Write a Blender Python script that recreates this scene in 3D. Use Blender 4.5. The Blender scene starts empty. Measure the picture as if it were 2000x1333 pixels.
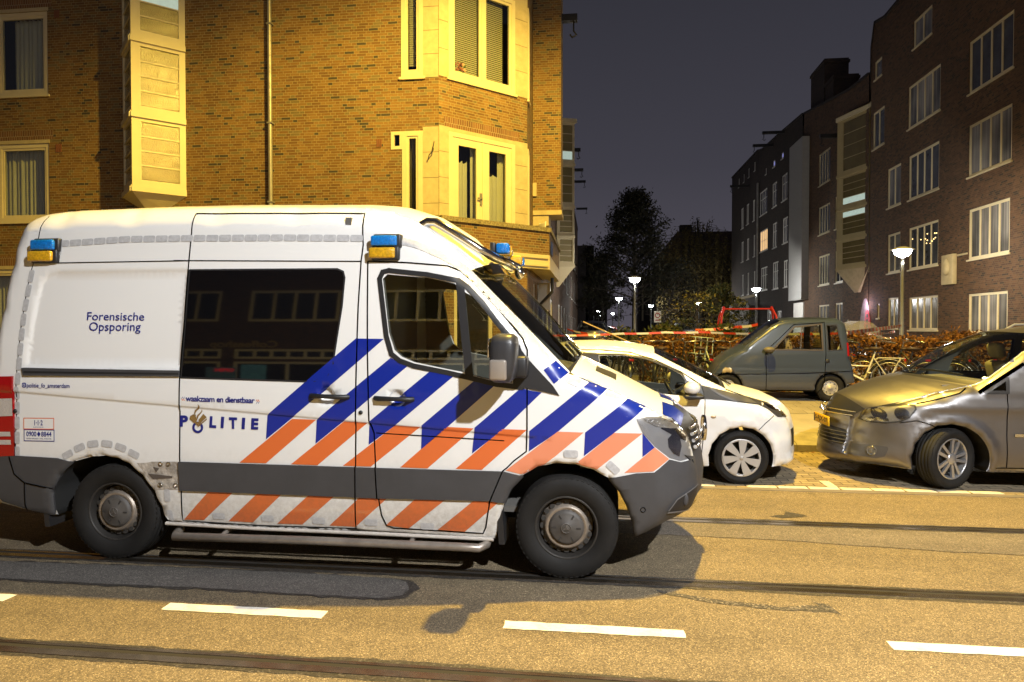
import bpy, bmesh, math, random
import numpy as np
from mathutils import Vector, Matrix
from mathutils.geometry import delaunay_2d_cdt
from mathutils.bvhtree import BVHTree
R = math.radians
random.seed(7)
scene = bpy.context.scene
COL = scene.collection
# ---------------------------------------------------------------- camera, sky, lamps, exposure
cam = bpy.data.cameras.new('camera'); co = bpy.data.objects.new('camera', cam); COL.objects.link(co)
co.location = (0, 0, 1.68); co.rotation_euler = (R(88.9), 0, R(7.06))
cam.lens = 24; cam.sensor_width = 36; cam.clip_end = 2000; cam.clip_start = 0.05
scene.camera = co
world = bpy.data.worlds.new('World'); scene.world = world; world.use_nodes = True
nt = world.node_tree; bg = nt.nodes['Background']
tc = nt.nodes.new('ShaderNodeTexCoord'); sx = nt.nodes.new('ShaderNodeSeparateXYZ'); rp = nt.nodes.new('ShaderNodeValToRGB')
nt.links.new(tc.outputs['Generated'], sx.inputs[0]); nt.links.new(sx.outputs['Z'], rp.inputs[0]); nt.links.new(rp.outputs[0], bg.inputs[0])
els = rp.color_ramp.elements          # city glow low over the horizon, darker overhead
els[0].position = 0.0; els[0].color = (0.088, 0.080, 0.100, 1)
els[1].position = 0.5; els[1].color = (0.028, 0.028, 0.037, 1)
e = els.new(0.22); e.color = (0.050, 0.048, 0.062, 1)
bg.inputs[1].default_value = 1.0
vs = scene.view_settings; vs.view_transform = 'Standard'; vs.look = 'None'; vs.exposure = 0.0; vs.gamma = 1.0
scene.cycles.max_bounces = 6; scene.cycles.transparent_max_bounces = 16; scene.cycles.caustics_reflective = False; scene.cycles.caustics_refractive = False
scene.cycles.sample_clamp_indirect = 4.0

def lamp_spot(name, loc, power, color, size=R(160), blend=0.25, radius=0.12, target=None):
    l = bpy.data.lights.new(name, 'SPOT'); l.energy = power; l.color = color; l.spot_size = size; l.spot_blend = blend
    l.shadow_soft_size = radius
    o = bpy.data.objects.new(name, l); COL.objects.link(o); o.location = loc
    if target is not None: o.rotation_euler = (Vector(target) - Vector(loc)).to_track_quat('-Z', 'Y').to_euler()
    return o
def lamp_point(name, loc, power, color, radius=0.1):
    l = bpy.data.lights.new(name, 'POINT'); l.energy = power; l.color = color; l.shadow_soft_size = radius
    o = bpy.data.objects.new(name, l); COL.objects.link(o); o.location = loc
    return o
SODIUM = (1.0, 0.66, 0.10)
lamp_spot('sodium_street_light', (1.3, 7.7, 12.5), 17500, SODIUM, R(156), 0.35, 0.13)
WHITE = (0.97, 0.985, 1.0)
lamp_spot('white_street_light', (3.9, -1.4, 6.5), 4300, WHITE, R(168), 0.4, 0.09)
lamp_point('white_street_light', (3.9, -1.4, 6.5), 1000, WHITE, 0.09)
# ---------------------------------------------------------------- materials
def mat(name, color=(0.5, 0.5, 0.5), rough=0.5, metal=0.0, coat=0.0, spec=0.5, emit=None, estr=0.0, noise=0.0, nscale=8.0, bump=0.0, bscale=60.0):
    m = bpy.data.materials.new(name); m.use_nodes = True
    n = m.node_tree.nodes; L = m.node_tree.links; b = n['Principled BSDF']
    b.inputs['Base Color'].default_value = (*color, 1); b.inputs['Roughness'].default_value = rough
    b.inputs['Metallic'].default_value = metal; b.inputs['Coat Weight'].default_value = coat; b.inputs['Coat Roughness'].default_value = 0.06
    b.inputs['Specular IOR Level'].default_value = spec
    if emit: b.inputs['Emission Color'].default_value = (*emit, 1); b.inputs['Emission Strength'].default_value = estr
    if noise or bump:
        t = n.new('ShaderNodeTexCoord')
    if noise:
        x = n.new('ShaderNodeTexNoise'); x.inputs['Scale'].default_value = nscale; x.inputs['Detail'].default_value = 6; x.inputs['Roughness'].default_value = 0.65
        L.new(t.outputs['Object'], x.inputs['Vector'])
        r = n.new('ShaderNodeMapRange'); r.inputs[1].default_value = 0.3; r.inputs[2].default_value = 0.7; r.inputs[3].default_value = 1 - noise; r.inputs[4].default_value = 1 + noise
        L.new(x.outputs[0], r.inputs[0])
        v = n.new('ShaderNodeVectorMath'); v.operation = 'SCALE'; v.inputs[0].default_value = color; L.new(r.outputs[0], v.inputs['Scale'])
        L.new(v.outputs[0], b.inputs['Base Color'])
    if bump:
        x = n.new('ShaderNodeTexNoise'); x.inputs['Scale'].default_value = bscale; x.inputs['Detail'].default_value = 4
        L.new(t.outputs['Object'], x.inputs['Vector'])
        bp = n.new('ShaderNodeBump'); bp.inputs['Strength'].default_value = bump; bp.inputs['Distance'].default_value = 0.01
        L.new(x.outputs[0], bp.inputs['Height']); L.new(bp.outputs[0], b.inputs['Normal'])
    return m
class NG:
    """small helper to write node maths"""
    def __init__(s, m): s.m = m; s.n = m.node_tree.nodes; s.L = m.node_tree.links; s.b = s.n['Principled BSDF']
    def put(s, sock, v):
        if isinstance(v, bpy.types.NodeSocket): s.L.new(v, sock)
        else: sock.default_value = v
    def M(s, op, a, b=0.0, c=0.0):
        x = s.n.new('ShaderNodeMath'); x.operation = op
        for i, v in enumerate((a, b, c)): s.put(x.inputs[i], v)
        return x.outputs[0]
    def noise(s, vec, scale, detail=4, rough=0.6):
        x = s.n.new('ShaderNodeTexNoise'); s.put(x.inputs['Vector'], vec); x.inputs['Scale'].default_value = scale
        x.inputs['Detail'].default_value = detail; x.inputs['Roughness'].default_value = rough; return x.outputs[0]
    def ramp(s, f, stops, const=False):
        x = s.n.new('ShaderNodeValToRGB'); s.put(x.inputs[0], f); e = x.color_ramp.elements
        if const: x.color_ramp.interpolation = 'CONSTANT'
        while len(e) < len(stops): e.new(0.5)
        for i, (p, c) in enumerate(stops):
            e[i].position = p; e[i].color = (*c, 1) if len(c) == 3 else c
        return x.outputs[0]
    def mix(s, f, a, b, mode='MIX'):
        x = s.n.new('ShaderNodeMix'); x.data_type = 'RGBA'; x.blend_type = mode
        s.put(x.inputs[0], f)
        for sk, v in ((x.inputs[6], a), (x.inputs[7], b)):
            if isinstance(v, tuple): v = (*v, 1) if len(v) == 3 else v
            s.put(sk, v)
        return x.outputs[2]
    def rng(s, f, a, b, c=0.0, d=1.0):
        x = s.n.new('ShaderNodeMapRange'); s.put(x.inputs[0], f)
        for i, v in enumerate((a, b, c, d)): x.inputs[i + 1].default_value = v
        return x.outputs[0]
    def coord(s, kind='Object'):
        return s.n.new('ShaderNodeTexCoord').outputs[kind]
    def sep(s, v):
        x = s.n.new('ShaderNodeSeparateXYZ'); s.L.new(v, x.inputs[0]); return x.outputs
    def comb(s, a, b, c=0.0):
        x = s.n.new('ShaderNodeCombineXYZ')
        for i, v in enumerate((a, b, c)): s.put(x.inputs[i], v)
        return x.outputs[0]
    def white(s, v):
        x = s.n.new('ShaderNodeTexWhiteNoise'); x.noise_dimensions = '2D'; s.L.new(v, x.inputs[0]); return x.outputs
    def bump(s, h, strength, dist=0.01):
        x = s.n.new('ShaderNodeBump'); s.put(x.inputs['Height'], h); x.inputs['Strength'].default_value = strength; x.inputs['Distance'].default_value = dist
        s.L.new(x.outputs[0], s.b.inputs['Normal'])
    def color(s, c): s.L.new(c, s.b.inputs['Base Color'])
    def rough(s, c): s.put(s.b.inputs['Roughness'], c)

def brick_mat(name, tones, mortar, l=0.225, h=0.062, gap=0.010, flemish=True, bumpy=0.6):
    """tones: list of (share, colour) for the bricks. Uses the UV map, which is in metres along the wall and up it"""
    m = mat(name, rough=0.85); g = NG(m)
    uv = g.sep(g.coord('UV'))
    w = g.noise(g.comb(g.M('MULTIPLY', uv[0], 1.0), uv[1]), 3.0, 2)
    u = g.M('ADD', uv[0], g.M('MULTIPLY', g.M('SUBTRACT', w, 0.5), 0.012)); v = g.M('ADD', uv[1], g.M('MULTIPLY', g.M('SUBTRACT', w, 0.5), 0.010))
    row = g.M('FLOOR', g.M('DIVIDE', v, h)); fv = g.M('SUBTRACT', g.M('DIVIDE', v, h), row)
    rrow = g.white(g.comb(row, 3.7))[0]
    if flemish:
        us = g.M('ADD', g.M('DIVIDE', u, l), g.M('ADD', g.M('MULTIPLY', g.M('MODULO', row, 2.0), 0.75), g.M('MULTIPLY', g.M('FLOOR', g.M('MULTIPLY', rrow, 3.0)), 0.5)))
        cell = g.M('FLOOR', g.M('DIVIDE', us, 1.5)); f = g.M('SUBTRACT', us, g.M('MULTIPLY', cell, 1.5))
        head = g.M('GREATER_THAN', f, 1.0)
        d = g.M('MINIMUM', g.M('ABSOLUTE', g.M('SUBTRACT', f, 1.0)), g.M('MINIMUM', f, g.M('SUBTRACT', 1.5, f)))
        idv = g.comb(g.M('ADD', g.M('MULTIPLY', cell, 2.0), head), row)
    else:
        us = g.M('ADD', g.M('DIVIDE', u, l), g.M('MULTIPLY', g.M('MODULO', row, 2.0), 0.5))
        cell = g.M('FLOOR', us); f = g.M('SUBTRACT', us, cell); d = g.M('MINIMUM', f, g.M('SUBTRACT', 1.0, f)); idv = g.comb(cell, row)
    dv = g.M('MULTIPLY', g.M('MINIMUM', fv, g.M('SUBTRACT', 1.0, fv)), h); du = g.M('MULTIPLY', d, l)
    dm = g.M('MINIMUM', dv, du)
    mask = g.rng(dm, gap * 0.35, gap * 0.65)
    wn = g.white(idv)
    stops = []; p = 0.0
    for s_, c in tones: stops.append((p, c)); p += s_
    col = g.ramp(wn[0], stops, True)
    n2 = g.noise(g.coord('UV'), 45.0, 4, 0.7)
    col = g.mix(1.0, col, g.ramp(n2, [(0.25, (0.72, 0.72, 0.72)), (0.75, (1.25, 1.25, 1.25))]), 'MULTIPLY')
    n3 = g.M('ADD', g.M('MULTIPLY', g.noise(g.coord('UV'), 0.7, 5, 0.65), 0.6), g.M('MULTIPLY', g.noise(g.comb(g.M('MULTIPLY', uv[0], 1.3), g.M('MULTIPLY', uv[1], 0.12)), 1.0, 5, 0.7), 0.4))
    col = g.mix(1.0, col, g.ramp(n3, [(0.36, (0.74, 0.73, 0.72)), (0.64, (1.16, 1.16, 1.16))]), 'MULTIPLY')
    mc = g.mix(n2, tuple(c * 0.75 for c in mortar), mortar)
    g.color(g.mix(mask, mc, col))
    g.bump(g.M('ADD', mask, g.M('MULTIPLY', n2, 0.35)), bumpy, 0.006)
    return m
def glass_mat(name, tint=(0.8, 0.85, 0.82), refl=1.0, rough=0.0):
    m = bpy.data.materials.new(name); m.use_nodes = True; n = m.node_tree.nodes; L = m.node_tree.links; n.clear()
    o = n.new('ShaderNodeOutputMaterial'); mx = n.new('ShaderNodeMixShader'); t = n.new('ShaderNodeBsdfTransparent'); gl = n.new('ShaderNodeBsdfGlossy')
    t.inputs[0].default_value = (*tint, 1); gl.inputs['Roughness'].default_value = rough; gl.inputs[0].default_value = (refl, refl, refl, 1)
    f = n.new('ShaderNodeLayerWeight'); f.inputs[0].default_value = 0.5
    pw = n.new('ShaderNodeMath'); pw.operation = 'POWER'; pw.inputs[1].default_value = 5.0; L.new(f.outputs['Facing'], pw.inputs[0])
    ma = n.new('ShaderNodeMath'); ma.operation = 'MULTIPLY_ADD'; ma.inputs[1].default_value = 0.92; ma.inputs[2].default_value = 0.075; L.new(pw.outputs[0], ma.inputs[0]); f = ma
    L.new(f.outputs[0], mx.inputs[0]); L.new(t.outputs[0], mx.inputs[1]); L.new(gl.outputs[0], mx.inputs[2]); L.new(mx.outputs[0], o.inputs[0])
    return m
# ---------------------------------------------------------------- mesh helpers
def tag(o, label=None, cat=None, group=None, kind=None):
    if label: o['label'] = label
    if cat: o['category'] = cat
    if group: o['group'] = group
    if kind: o['kind'] = kind
    return o
def thing(name, label, cat, loc=(0, 0, 0), rotz=0.0, group=None):
    o = bpy.data.objects.new(name, None); COL.objects.link(o); o.location = loc; o.rotation_euler = (0, 0, rotz)
    o.empty_display_size = 0.2
    return tag(o, label, cat, group)
def children(o): return [c for c in bpy.data.objects if c.parent is o]
def copy_tree(o, parent=None):
    c = o.copy(); COL.objects.link(c)
    if parent is not None: c.parent = parent
    for ch in children(o): copy_tree(ch, c)
    return c
class MB:
    def __init__(s): s.v = []; s.f = []; s.m = []; s.sm = []; s.mi = 0; s.M = Matrix.Identity(4)
    def mat(s, i): s.mi = i; return s
    def xf(s, M): s.M = M; return s
    def add(s, vs, fs, smooth=False):
        k = len(s.v); s.v += [tuple(s.M @ Vector(v)) for v in vs]
        for f in fs: s.f.append([i + k for i in f]); s.m.append(s.mi); s.sm.append(smooth)
        return s
    def box(s, x0, x1, y0, y1, z0, z1):
        return s.add([(x0, y0, z0), (x1, y0, z0), (x1, y1, z0), (x0, y1, z0), (x0, y0, z1), (x1, y0, z1), (x1, y1, z1), (x0, y1, z1)],
                     [(3, 2, 1, 0), (4, 5, 6, 7), (0, 1, 5, 4), (1, 2, 6, 5), (2, 3, 7, 6), (3, 0, 4, 7)])
    def rbox(s, x0, x1, y0, y1, z0, z1, b=0.02, seg=2):
        """box with rounded edges"""
        bm = bmesh.new(); bmesh.ops.create_cube(bm, size=1.0)
        for v in bm.verts: v.co = Vector(((x0 + x1) / 2 + v.co.x * (x1 - x0), (y0 + y1) / 2 + v.co.y * (y1 - y0), (z0 + z1) / 2 + v.co.z * (z1 - z0)))
        bmesh.ops.bevel(bm, geom=bm.edges[:], offset=b, segments=seg, affect='EDGES', profile=0.5)
        return s.frombm(bm, True)
    def frombm(s, bm, smooth=False):
        bm.verts.index_update(); vs = [tuple(v.co) for v in bm.verts]; fs = [[v.index for v in f.verts] for f in bm.faces]
        bm.free(); return s.add(vs, fs, smooth)
    def poly(s, pts): return s.add(pts, [list(range(len(pts)))])
    def prism(s, pts2, axis, a, b):
        """extrude a 2D outline: axis 'y' -> pts are (x,z); 'x' -> (y,z); 'z' -> (x,y)"""
        def p3(p, t): return (p[0], t, p[1]) if axis == 'y' else ((t, p[0], p[1]) if axis == 'x' else (p[0], p[1], t))
        n = len(pts2); vs = [p3(p, a) for p in pts2] + [p3(p, b) for p in pts2]
        fs = [list(range(n))[::-1], list(range(n, 2 * n))] + [(i, (i + 1) % n, n + (i + 1) % n, n + i) for i in range(n)]
        return s.add(vs, fs)
    def tube(s, path, r, n=8, caps=True, closed=False):
        P = [Vector(p) for p in path]; N = len(P); rs = r if isinstance(r, (list, tuple)) else [r] * N
        vs = []; fs = []; up = None
        for i in range(N):
            if closed: d = (P[(i + 1) % N] - P[i - 1])
            else: d = (P[min(i + 1, N - 1)] - P[max(i - 1, 0)])
            d.normalize()
            if up is None:
                up = Vector((0, 0, 1)) if abs(d.z) < 0.9 else Vector((1, 0, 0))
            a = d.cross(up)
            if a.length < 1e-4: a = d.orthogonal()
            a.normalize(); b = a.cross(d).normalized(); up = b
            for k in range(n):
                t = 2 * math.pi * k / n; vs.append(tuple(P[i] + (a * math.cos(t) + b * math.sin(t)) * rs[i]))
        for i in range(N if closed else N - 1):
            j = (i + 1) % N
            for k in range(n): fs.append((i * n + k, j * n + k, j * n + (k + 1) % n, i * n + (k + 1) % n))
        s.add(vs, fs, True)
        if caps and not closed: s.add(vs[:n], [list(range(n))]); s.add(vs[-n:], [list(range(n))[::-1]])
        return s
    def lathe(s, prof, axis='z', n=24, c=(0, 0, 0), a0=0.0, a1=2 * math.pi, smooth=True):
        """prof: (radius, height) pairs"""
        full = abs(a1 - a0 - 2 * math.pi) < 1e-6; cnt = n if full else n + 1; vs = []; fs = []
        for (r, h) in prof:
            for k in range(cnt):
                t = a0 + (a1 - a0) * k / n; x, y = r * math.cos(t), r * math.sin(t)
                vs.append((c[0] + x, c[1] + y, c[2] + h) if axis == 'z' else ((c[0] + x, c[1] + h, c[2] + y) if axis == 'y' else (c[0] + h, c[1] + x, c[2] + y)))
        for i in range(len(prof) - 1):
            for k in range(n):
                k2 = (k + 1) % cnt; fs.append((i * cnt + k, i * cnt + k2, (i + 1) * cnt + k2, (i + 1) * cnt + k))
        return s.add(vs, fs, smooth)
    def disc(s, c, r, axis='y', n=20, ry=None):
        ry = ry or r; vs = []
        for k in range(n):
            t = 2 * math.pi * k / n; x, y = r * math.cos(t), ry * math.sin(t)
            vs.append((c[0] + x, c[1] + y, c[2]) if axis == 'z' else ((c[0] + x, c[1], c[2] + y) if axis == 'y' else (c[0], c[1] + x, c[2] + y)))
        return s.add(vs, [list(range(n))])
    def ball(s, c, r, seg=12, rings=8, sc=(1, 1, 1)):
        bm = bmesh.new(); bmesh.ops.create_uvsphere(bm, u_segments=seg, v_segments=rings, radius=r)
        for v in bm.verts: v.co = Vector((c[0] + v.co.x * sc[0], c[1] + v.co.y * sc[1], c[2] + v.co.z * sc[2]))
        return s.frombm(bm, True)
    def build(s, name, mats, parent=None, uv=False, recalc=True, loc=None):
        me = bpy.data.meshes.new(name); me.from_pydata(s.v, [], s.f)
        for m in (mats if isinstance(mats, (list, tuple)) else [mats]): me.materials.append(m)
        me.polygons.foreach_set('material_index', s.m); me.polygons.foreach_set('use_smooth', s.sm)
        me.update()
        if recalc:
            bm = bmesh.new(); bm.from_mesh(me); bmesh.ops.recalc_face_normals(bm, faces=bm.faces); bm.to_mesh(me); bm.free()
        if uv: box_uv(me)
        o = bpy.data.objects.new(name, me); COL.objects.link(o)
        if parent is not None: o.parent = parent
        if loc is not None: o.location = loc
        return o
def box_uv(me):
    ul = me.uv_layers.new(name='UVMap')
    for p in me.polygons:
        n = p.normal
        if abs(n.z) > 0.75: a, b = Vector((1, 0, 0)), Vector((0, 1, 0))
        else:
            a = Vector((-n.y, n.x, 0)).normalized(); b = Vector((0, 0, 1))
        for li in p.loop_indices:
            c = me.vertices[me.loops[li].vertex_index].co; ul.data[li].uv = (c.dot(a), c.dot(b))
def text_mesh(body, size, bold=0.0, shear=0.0, spacing=1.0, extrude=0.0, align='LEFT'):
    """letters as flat polygons: list of vertices and faces in x,y (baseline at 0)"""
    cu = bpy.data.curves.new('letters', 'FONT'); cu.body = body; cu.size = size; cu.offset = bold; cu.shear = shear; cu.space_character = spacing; cu.align_x = align
    cu.resolution_u = 3
    ob = bpy.data.objects.new('letters', cu); COL.objects.link(ob)
    bpy.context.view_layer.update()
    me = bpy.data.meshes.new_from_object(ob.evaluated_get(bpy.context.evaluated_depsgraph_get()))
    vs = [tuple(v.co) for v in me.vertices]; fs = [list(p.vertices) for p in me.polygons]
    bpy.data.objects.remove(ob); bpy.data.meshes.remove(me); bpy.data.curves.remove(cu)
    return vs, fs
def fit_text(body, x0, x1, y0, y1, **kw):
    """letters scaled to a box in 2D"""
    vs, fs = text_mesh(body, 1.0, **kw)
    a = np.array(vs)[:, :2]; lo = a.min(0); hi = a.max(0)
    return [((p[0] - lo[0]) / (hi[0] - lo[0]) * (x1 - x0) + x0, (p[1] - lo[1]) / (hi[1] - lo[1]) * (y1 - y0) + y0) for p in a], fs
def dens(poly, step, closed=True):
    out = []; n = len(poly)
    for i in range(n if closed else n - 1):
        a = poly[i]; b = poly[(i + 1) % n]
        L = math.hypot(b[0] - a[0], b[1] - a[1]); k = max(1, int(math.ceil(L / step)))
        for j in range(k):
            t = j / k; out.append(tuple(a[q] + (b[q] - a[q]) * t for q in range(len(a))))
    if not closed: out.append(tuple(poly[-1]))
    return out
def inside(P, poly):
    P = np.asarray(P, float); q = np.asarray(poly, float)[:, :2]
    x, z = P[:, 0][:, None], P[:, 1][:, None]
    a = q; b = np.roll(q, -1, 0)
    c = ((a[:, 1] > z) != (b[:, 1] > z))
    with np.errstate(divide='ignore', invalid='ignore'):
        xi = (b[:, 0] - a[:, 0]) * (z - a[:, 1]) / (b[:, 1] - a[:, 1]) + a[:, 0]
    return (np.sum(c & (x < xi), 1) % 2) == 1
def pdist(P, poly, closed=True):
    P = np.asarray(P, float); q = np.asarray(poly, float)[:, :2]
    a = q if closed else q[:-1]; b = np.roll(q, -1, 0) if closed else q[1:]
    d = b - a; L = np.maximum((d ** 2).sum(1), 1e-12)
    v = P[:, None, :] - a[None]
    t = np.clip((v * d[None]).sum(2) / L, 0, 1)
    w = v - t[..., None] * d[None]
    return np.sqrt((w ** 2).sum(2)), t
class Shell:
    """a vehicle skin: side silhouette in x,z (each point with corner radius and crown of the surface across the width)
    and a half width that rounds over towards the silhouette"""
    def __init__(s, sil, base, feats=()):
        s.sil = [tuple(p) for p in sil]; s.base = base; s.feats = feats
        s.r = np.array([p[2] for p in sil], float); s.extra = None; s.base_pts = None; s.bvh = None; s.lines = []
    def W(s, P):
        P = np.asarray(P, float).reshape(-1, 2)
        w = s.base(P[:, 0], P[:, 1])
        for f in s.feats: w = w + f(P)
        d, t = pdist(P, s.sil)
        r = s.r[None] * (1 - t) + np.roll(s.r, -1)[None] * t
        u = np.clip(1 - d / np.maximum(r, 1e-6), 0, 1)
        drop = r * (1 - np.sqrt(np.maximum(1 - u ** 2, 0)))
        k = 40.0
        m = np.log(np.exp(k * np.minimum(drop, 3)).sum(1) - (drop.shape[1] - 1)) / k
        m = np.minimum(m, drop.max(1) + 0.05)
        return w - m
    def N(s, P, side=-1):
        P = np.asarray(P, float).reshape(-1, 2); e = 0.006
        gx = (s.W(P + [e, 0]) - s.W(P - [e, 0])) / (2 * e); gz = (s.W(P + [0, e]) - s.W(P - [0, e])) / (2 * e)
        n = np.stack([-gx, np.full(len(P), side * 1.0), -gz], 1)
        return n / np.linalg.norm(n, axis=1)[:, None]
def sstep(x):
    x = np.clip(x, 0, 1); return x * x * (3 - 2 * x)

# ---------------------------------------------------------------- vehicle skins
def cdt(points, loops):
    """triangulate points with closed or open constraint loops"""
    V = [Vector(p) for p in points]; E = []
    for lp, closed in loops:
        k = len(V); V += [Vector(p[:2]) for p in lp]; n = len(lp)
        E += [(k + i, k + (i + 1) % n) for i in range(n if closed else n - 1)]
    v, e, f, *_ = delaunay_2d_cdt(V, E, [], 0, 1e-4)
    return np.array([tuple(p) for p in v]), [list(t) for t in f]
def mesh_obj(name, verts, faces, mats, parent, midx=None, normals=None, smooth=True):
    me = bpy.data.meshes.new(name); me.from_pydata([tuple(map(float, v)) for v in verts], [], faces)
    for m in (mats if isinstance(mats, (list, tuple)) else [mats]): me.materials.append(m)
    if midx is not None: me.polygons.foreach_set('material_index', midx)
    me.polygons.foreach_set('use_smooth', [smooth] * len(faces))
    me.update()
    if normals is not None: me.normals_split_custom_set_from_vertices([tuple(map(float, n)) for n in normals])
    o = bpy.data.objects.new(name, me); COL.objects.link(o); o.parent = parent
    return o
def wm(sh, P):
    """half width read off the skin's own triangles, so that what lies on the skin follows it exactly"""
    P = np.asarray(P, float).reshape(-1, 2)
    if sh.bvh is None: return sh.W(P)
    out = sh.W(P)
    for i, p in enumerate(P):
        h = sh.bvh.ray_cast(Vector((p[0], p[1], 9.0)), Vector((0, 0, -1)))
        if h[0] is not None: out[i] = h[0].z
    return out
def grid_pts(poly, step):
    q = np.asarray(poly, float)[:, :2]; lo = q.min(0); hi = q.max(0)
    xs = np.arange(lo[0] + step * 0.5, hi[0], step); zs = np.arange(lo[1] + step * 0.5, hi[1], step)
    if len(xs) == 0 or len(zs) == 0: return np.zeros((0, 2))
    X, Z = np.meshgrid(xs, zs); P = np.stack([X.ravel(), Z.ravel()], 1)
    P = P[inside(P, q)]
    if len(P): P = P[pdist(P, q)[0].min(1) > step * 0.35]
    return P
FAR = {}
def clamp_in(sh, q):
    """outline points that stray past the silhouette are brought back just inside it"""
    Q = np.array([p[:2] for p in q], float); S = np.array([p[:2] for p in sh.sil]); bad = ~inside(Q, S) | (pdist(Q, S)[0].min(1) < 0.004)
    if bad.any():
        a = S; b = np.roll(S, -1, 0); ar = np.sum(S[:, 0] * b[:, 1] - b[:, 0] * S[:, 1])
        for i in np.where(bad)[0]:
            d, t = pdist(Q[i:i + 1], S); k = int(d[0].argmin()); e = b[k] - a[k]; e = e / max(np.linalg.norm(e), 1e-9); n = np.array([-e[1], e[0]]) * (1 if ar > 0 else -1)
            Q[i] = a[k] + (b[k] - a[k]) * t[0, k] + n * 0.005
    return [tuple(p) for p in Q]
def drape(sh, name, polys, off, mats, parent, step=0.06, skirt=0.0, midx=None, sides=(-1,), pillow=0.0, lines=()):
    """lay flat outlines (x,z) onto the skin, `off` proud of it; skirt closes the rim down to the skin. One mesh for each flank."""
    res = []
    for sd in sides:
        VV = []; FF = []; NN = []; MI = []
        for pi, poly in enumerate(polys):
            q = clamp_in(sh, dens(poly, min(step, 0.03))); g = grid_pts(q, step) if sh.base_pts is None else np.zeros((0, 2))
            if sh.base_pts is not None or sh.extra is not None:
                src = sh.base_pts if sh.base_pts is not None else sh.extra
                g = src[inside(src, q)]
                if len(g): g = g[pdist(g, q)[0].min(1) > 0.006]
            if False:
                ex = sh.extra[inside(sh.extra, q)]
                if len(ex): ex = ex[pdist(ex, q)[0].min(1) > 0.004]
                if len(ex): g = np.concatenate([g, ex])
            P, F = cdt(g, [(q, True)] + [(dens(ln, 0.06, False), False) for ln in sh.lines])
            cen = np.array([P[f].mean(0) for f in F]); ins = inside(cen, q); F = [f for f, i in zip(F, ins) if i]
            us = sorted({i for f in F for i in f}); mp = {v: i for i, v in enumerate(us)}; P = P[us]; F = [[mp[i] for i in f] for f in F]
            w = wm(sh, P); o_ = np.full(len(P), off)
            if pillow:
                d = pdist(P, q)[0].min(1); o_ = o_ + pillow * np.sqrt(np.clip(d / max(d.max(), 1e-6), 0, 1))
            n = sh.N(P, sd); k = len(VV)
            VV += list(np.stack([P[:, 0], sd * w, P[:, 1]], 1) + n * o_[:, None]); NN += list(n)
            for f in F:
                f = [k + i for i in f]; a, b, c = (np.array(VV[i]) for i in f); nn = np.cross(b - a, c - a)
                FF.append(f if nn[1] * sd > 0 else f[::-1]); MI.append(midx[pi] if midx else 0)
            if skirt:
                m = len(q); Q = np.array([p[:2] for p in q]); wq = wm(sh, Q); nq = sh.N(Q, sd)
                base = np.stack([Q[:, 0], sd * wq, Q[:, 1]], 1); k2 = len(VV)
                VV += list(base + nq * off) + list(base - nq * skirt)
                rad = base - base.mean(0); rad[:, 1] = 0; rad /= np.maximum(np.linalg.norm(rad, axis=1)[:, None], 1e-6)
                NN += list(rad) + list(rad)
                for i in range(m):
                    j = (i + 1) % m; FF.append([k2 + i, k2 + j, k2 + m + j, k2 + m + i]); MI.append(midx[pi] if midx else 0)
        par = parent if sd < 0 else FAR.get(parent.name, parent)
        res.append(mesh_obj(name, VV, FF, mats, par, MI, NN))
    if len(res) > 1: FAR[res[0].name] = res[1]
    return res[0]
def drape_each(sh, name, polys, *a, **k): return [drape(sh, name, [p], *a, **k) for p in polys]
def ribbon(pts, w, closed=False):
    """thin outline (list of quads merged) around an open or closed line in 2D: returns list of quad polygons"""
    p = [np.array(q[:2], float) for q in pts]; n = len(p); out = []
    for i in range(n if closed else n - 1):
        a, b = p[i], p[(i + 1) % n]; d = b - a; L = np.linalg.norm(d)
        if L < 1e-6: continue
        d = d / L; nn = np.array([-d[1], d[0]]) * w / 2; e = d * w * 0.3
        out.append([tuple(a - e + nn), tuple(a - e - nn), tuple(b + e - nn), tuple(b + e + nn)])
    return out
def flat_on(sh, name, vs, fs, off, mats, parent, side=-1):
    """letters or marks (2D x,z) laid on the skin"""
    P = np.array(vs, float)[:, :2]; w = wm(sh, P); n = sh.N(P, side)
    pts = np.stack([P[:, 0], side * w, P[:, 1]], 1) + n * off
    return mesh_obj(name, pts, fs, mats, parent, None, n)
def seams(sh, name, lines, w, mats, parent, off=0.0040, sides=(-1, 1)):
    for ln in lines:
        VV = []; FF = []; NN = []
        q = dens(ln, 0.05, False); P = np.array([p[:2] for p in q])
        d = np.gradient(P, axis=0); d /= np.maximum(np.linalg.norm(d, axis=1)[:, None], 1e-9); nn = np.stack([-d[:, 1], d[:, 0]], 1) * w / 2
        for sd in sides:
            VV = []; FF = []; NN = []; k = 0; m = len(P)
            for Q in (P + nn, P - nn):
                ww = wm(sh, Q); n = sh.N(Q, sd); VV += list(np.stack([Q[:, 0], sd * ww, Q[:, 1]], 1) + n * off); NN += list(n)
            for i in range(m - 1):
                f = [k + i, k + i + 1, k + m + i + 1, k + m + i]; FF.append(f)
            mesh_obj(name, VV, FF, mats, parent, None, NN)
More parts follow.
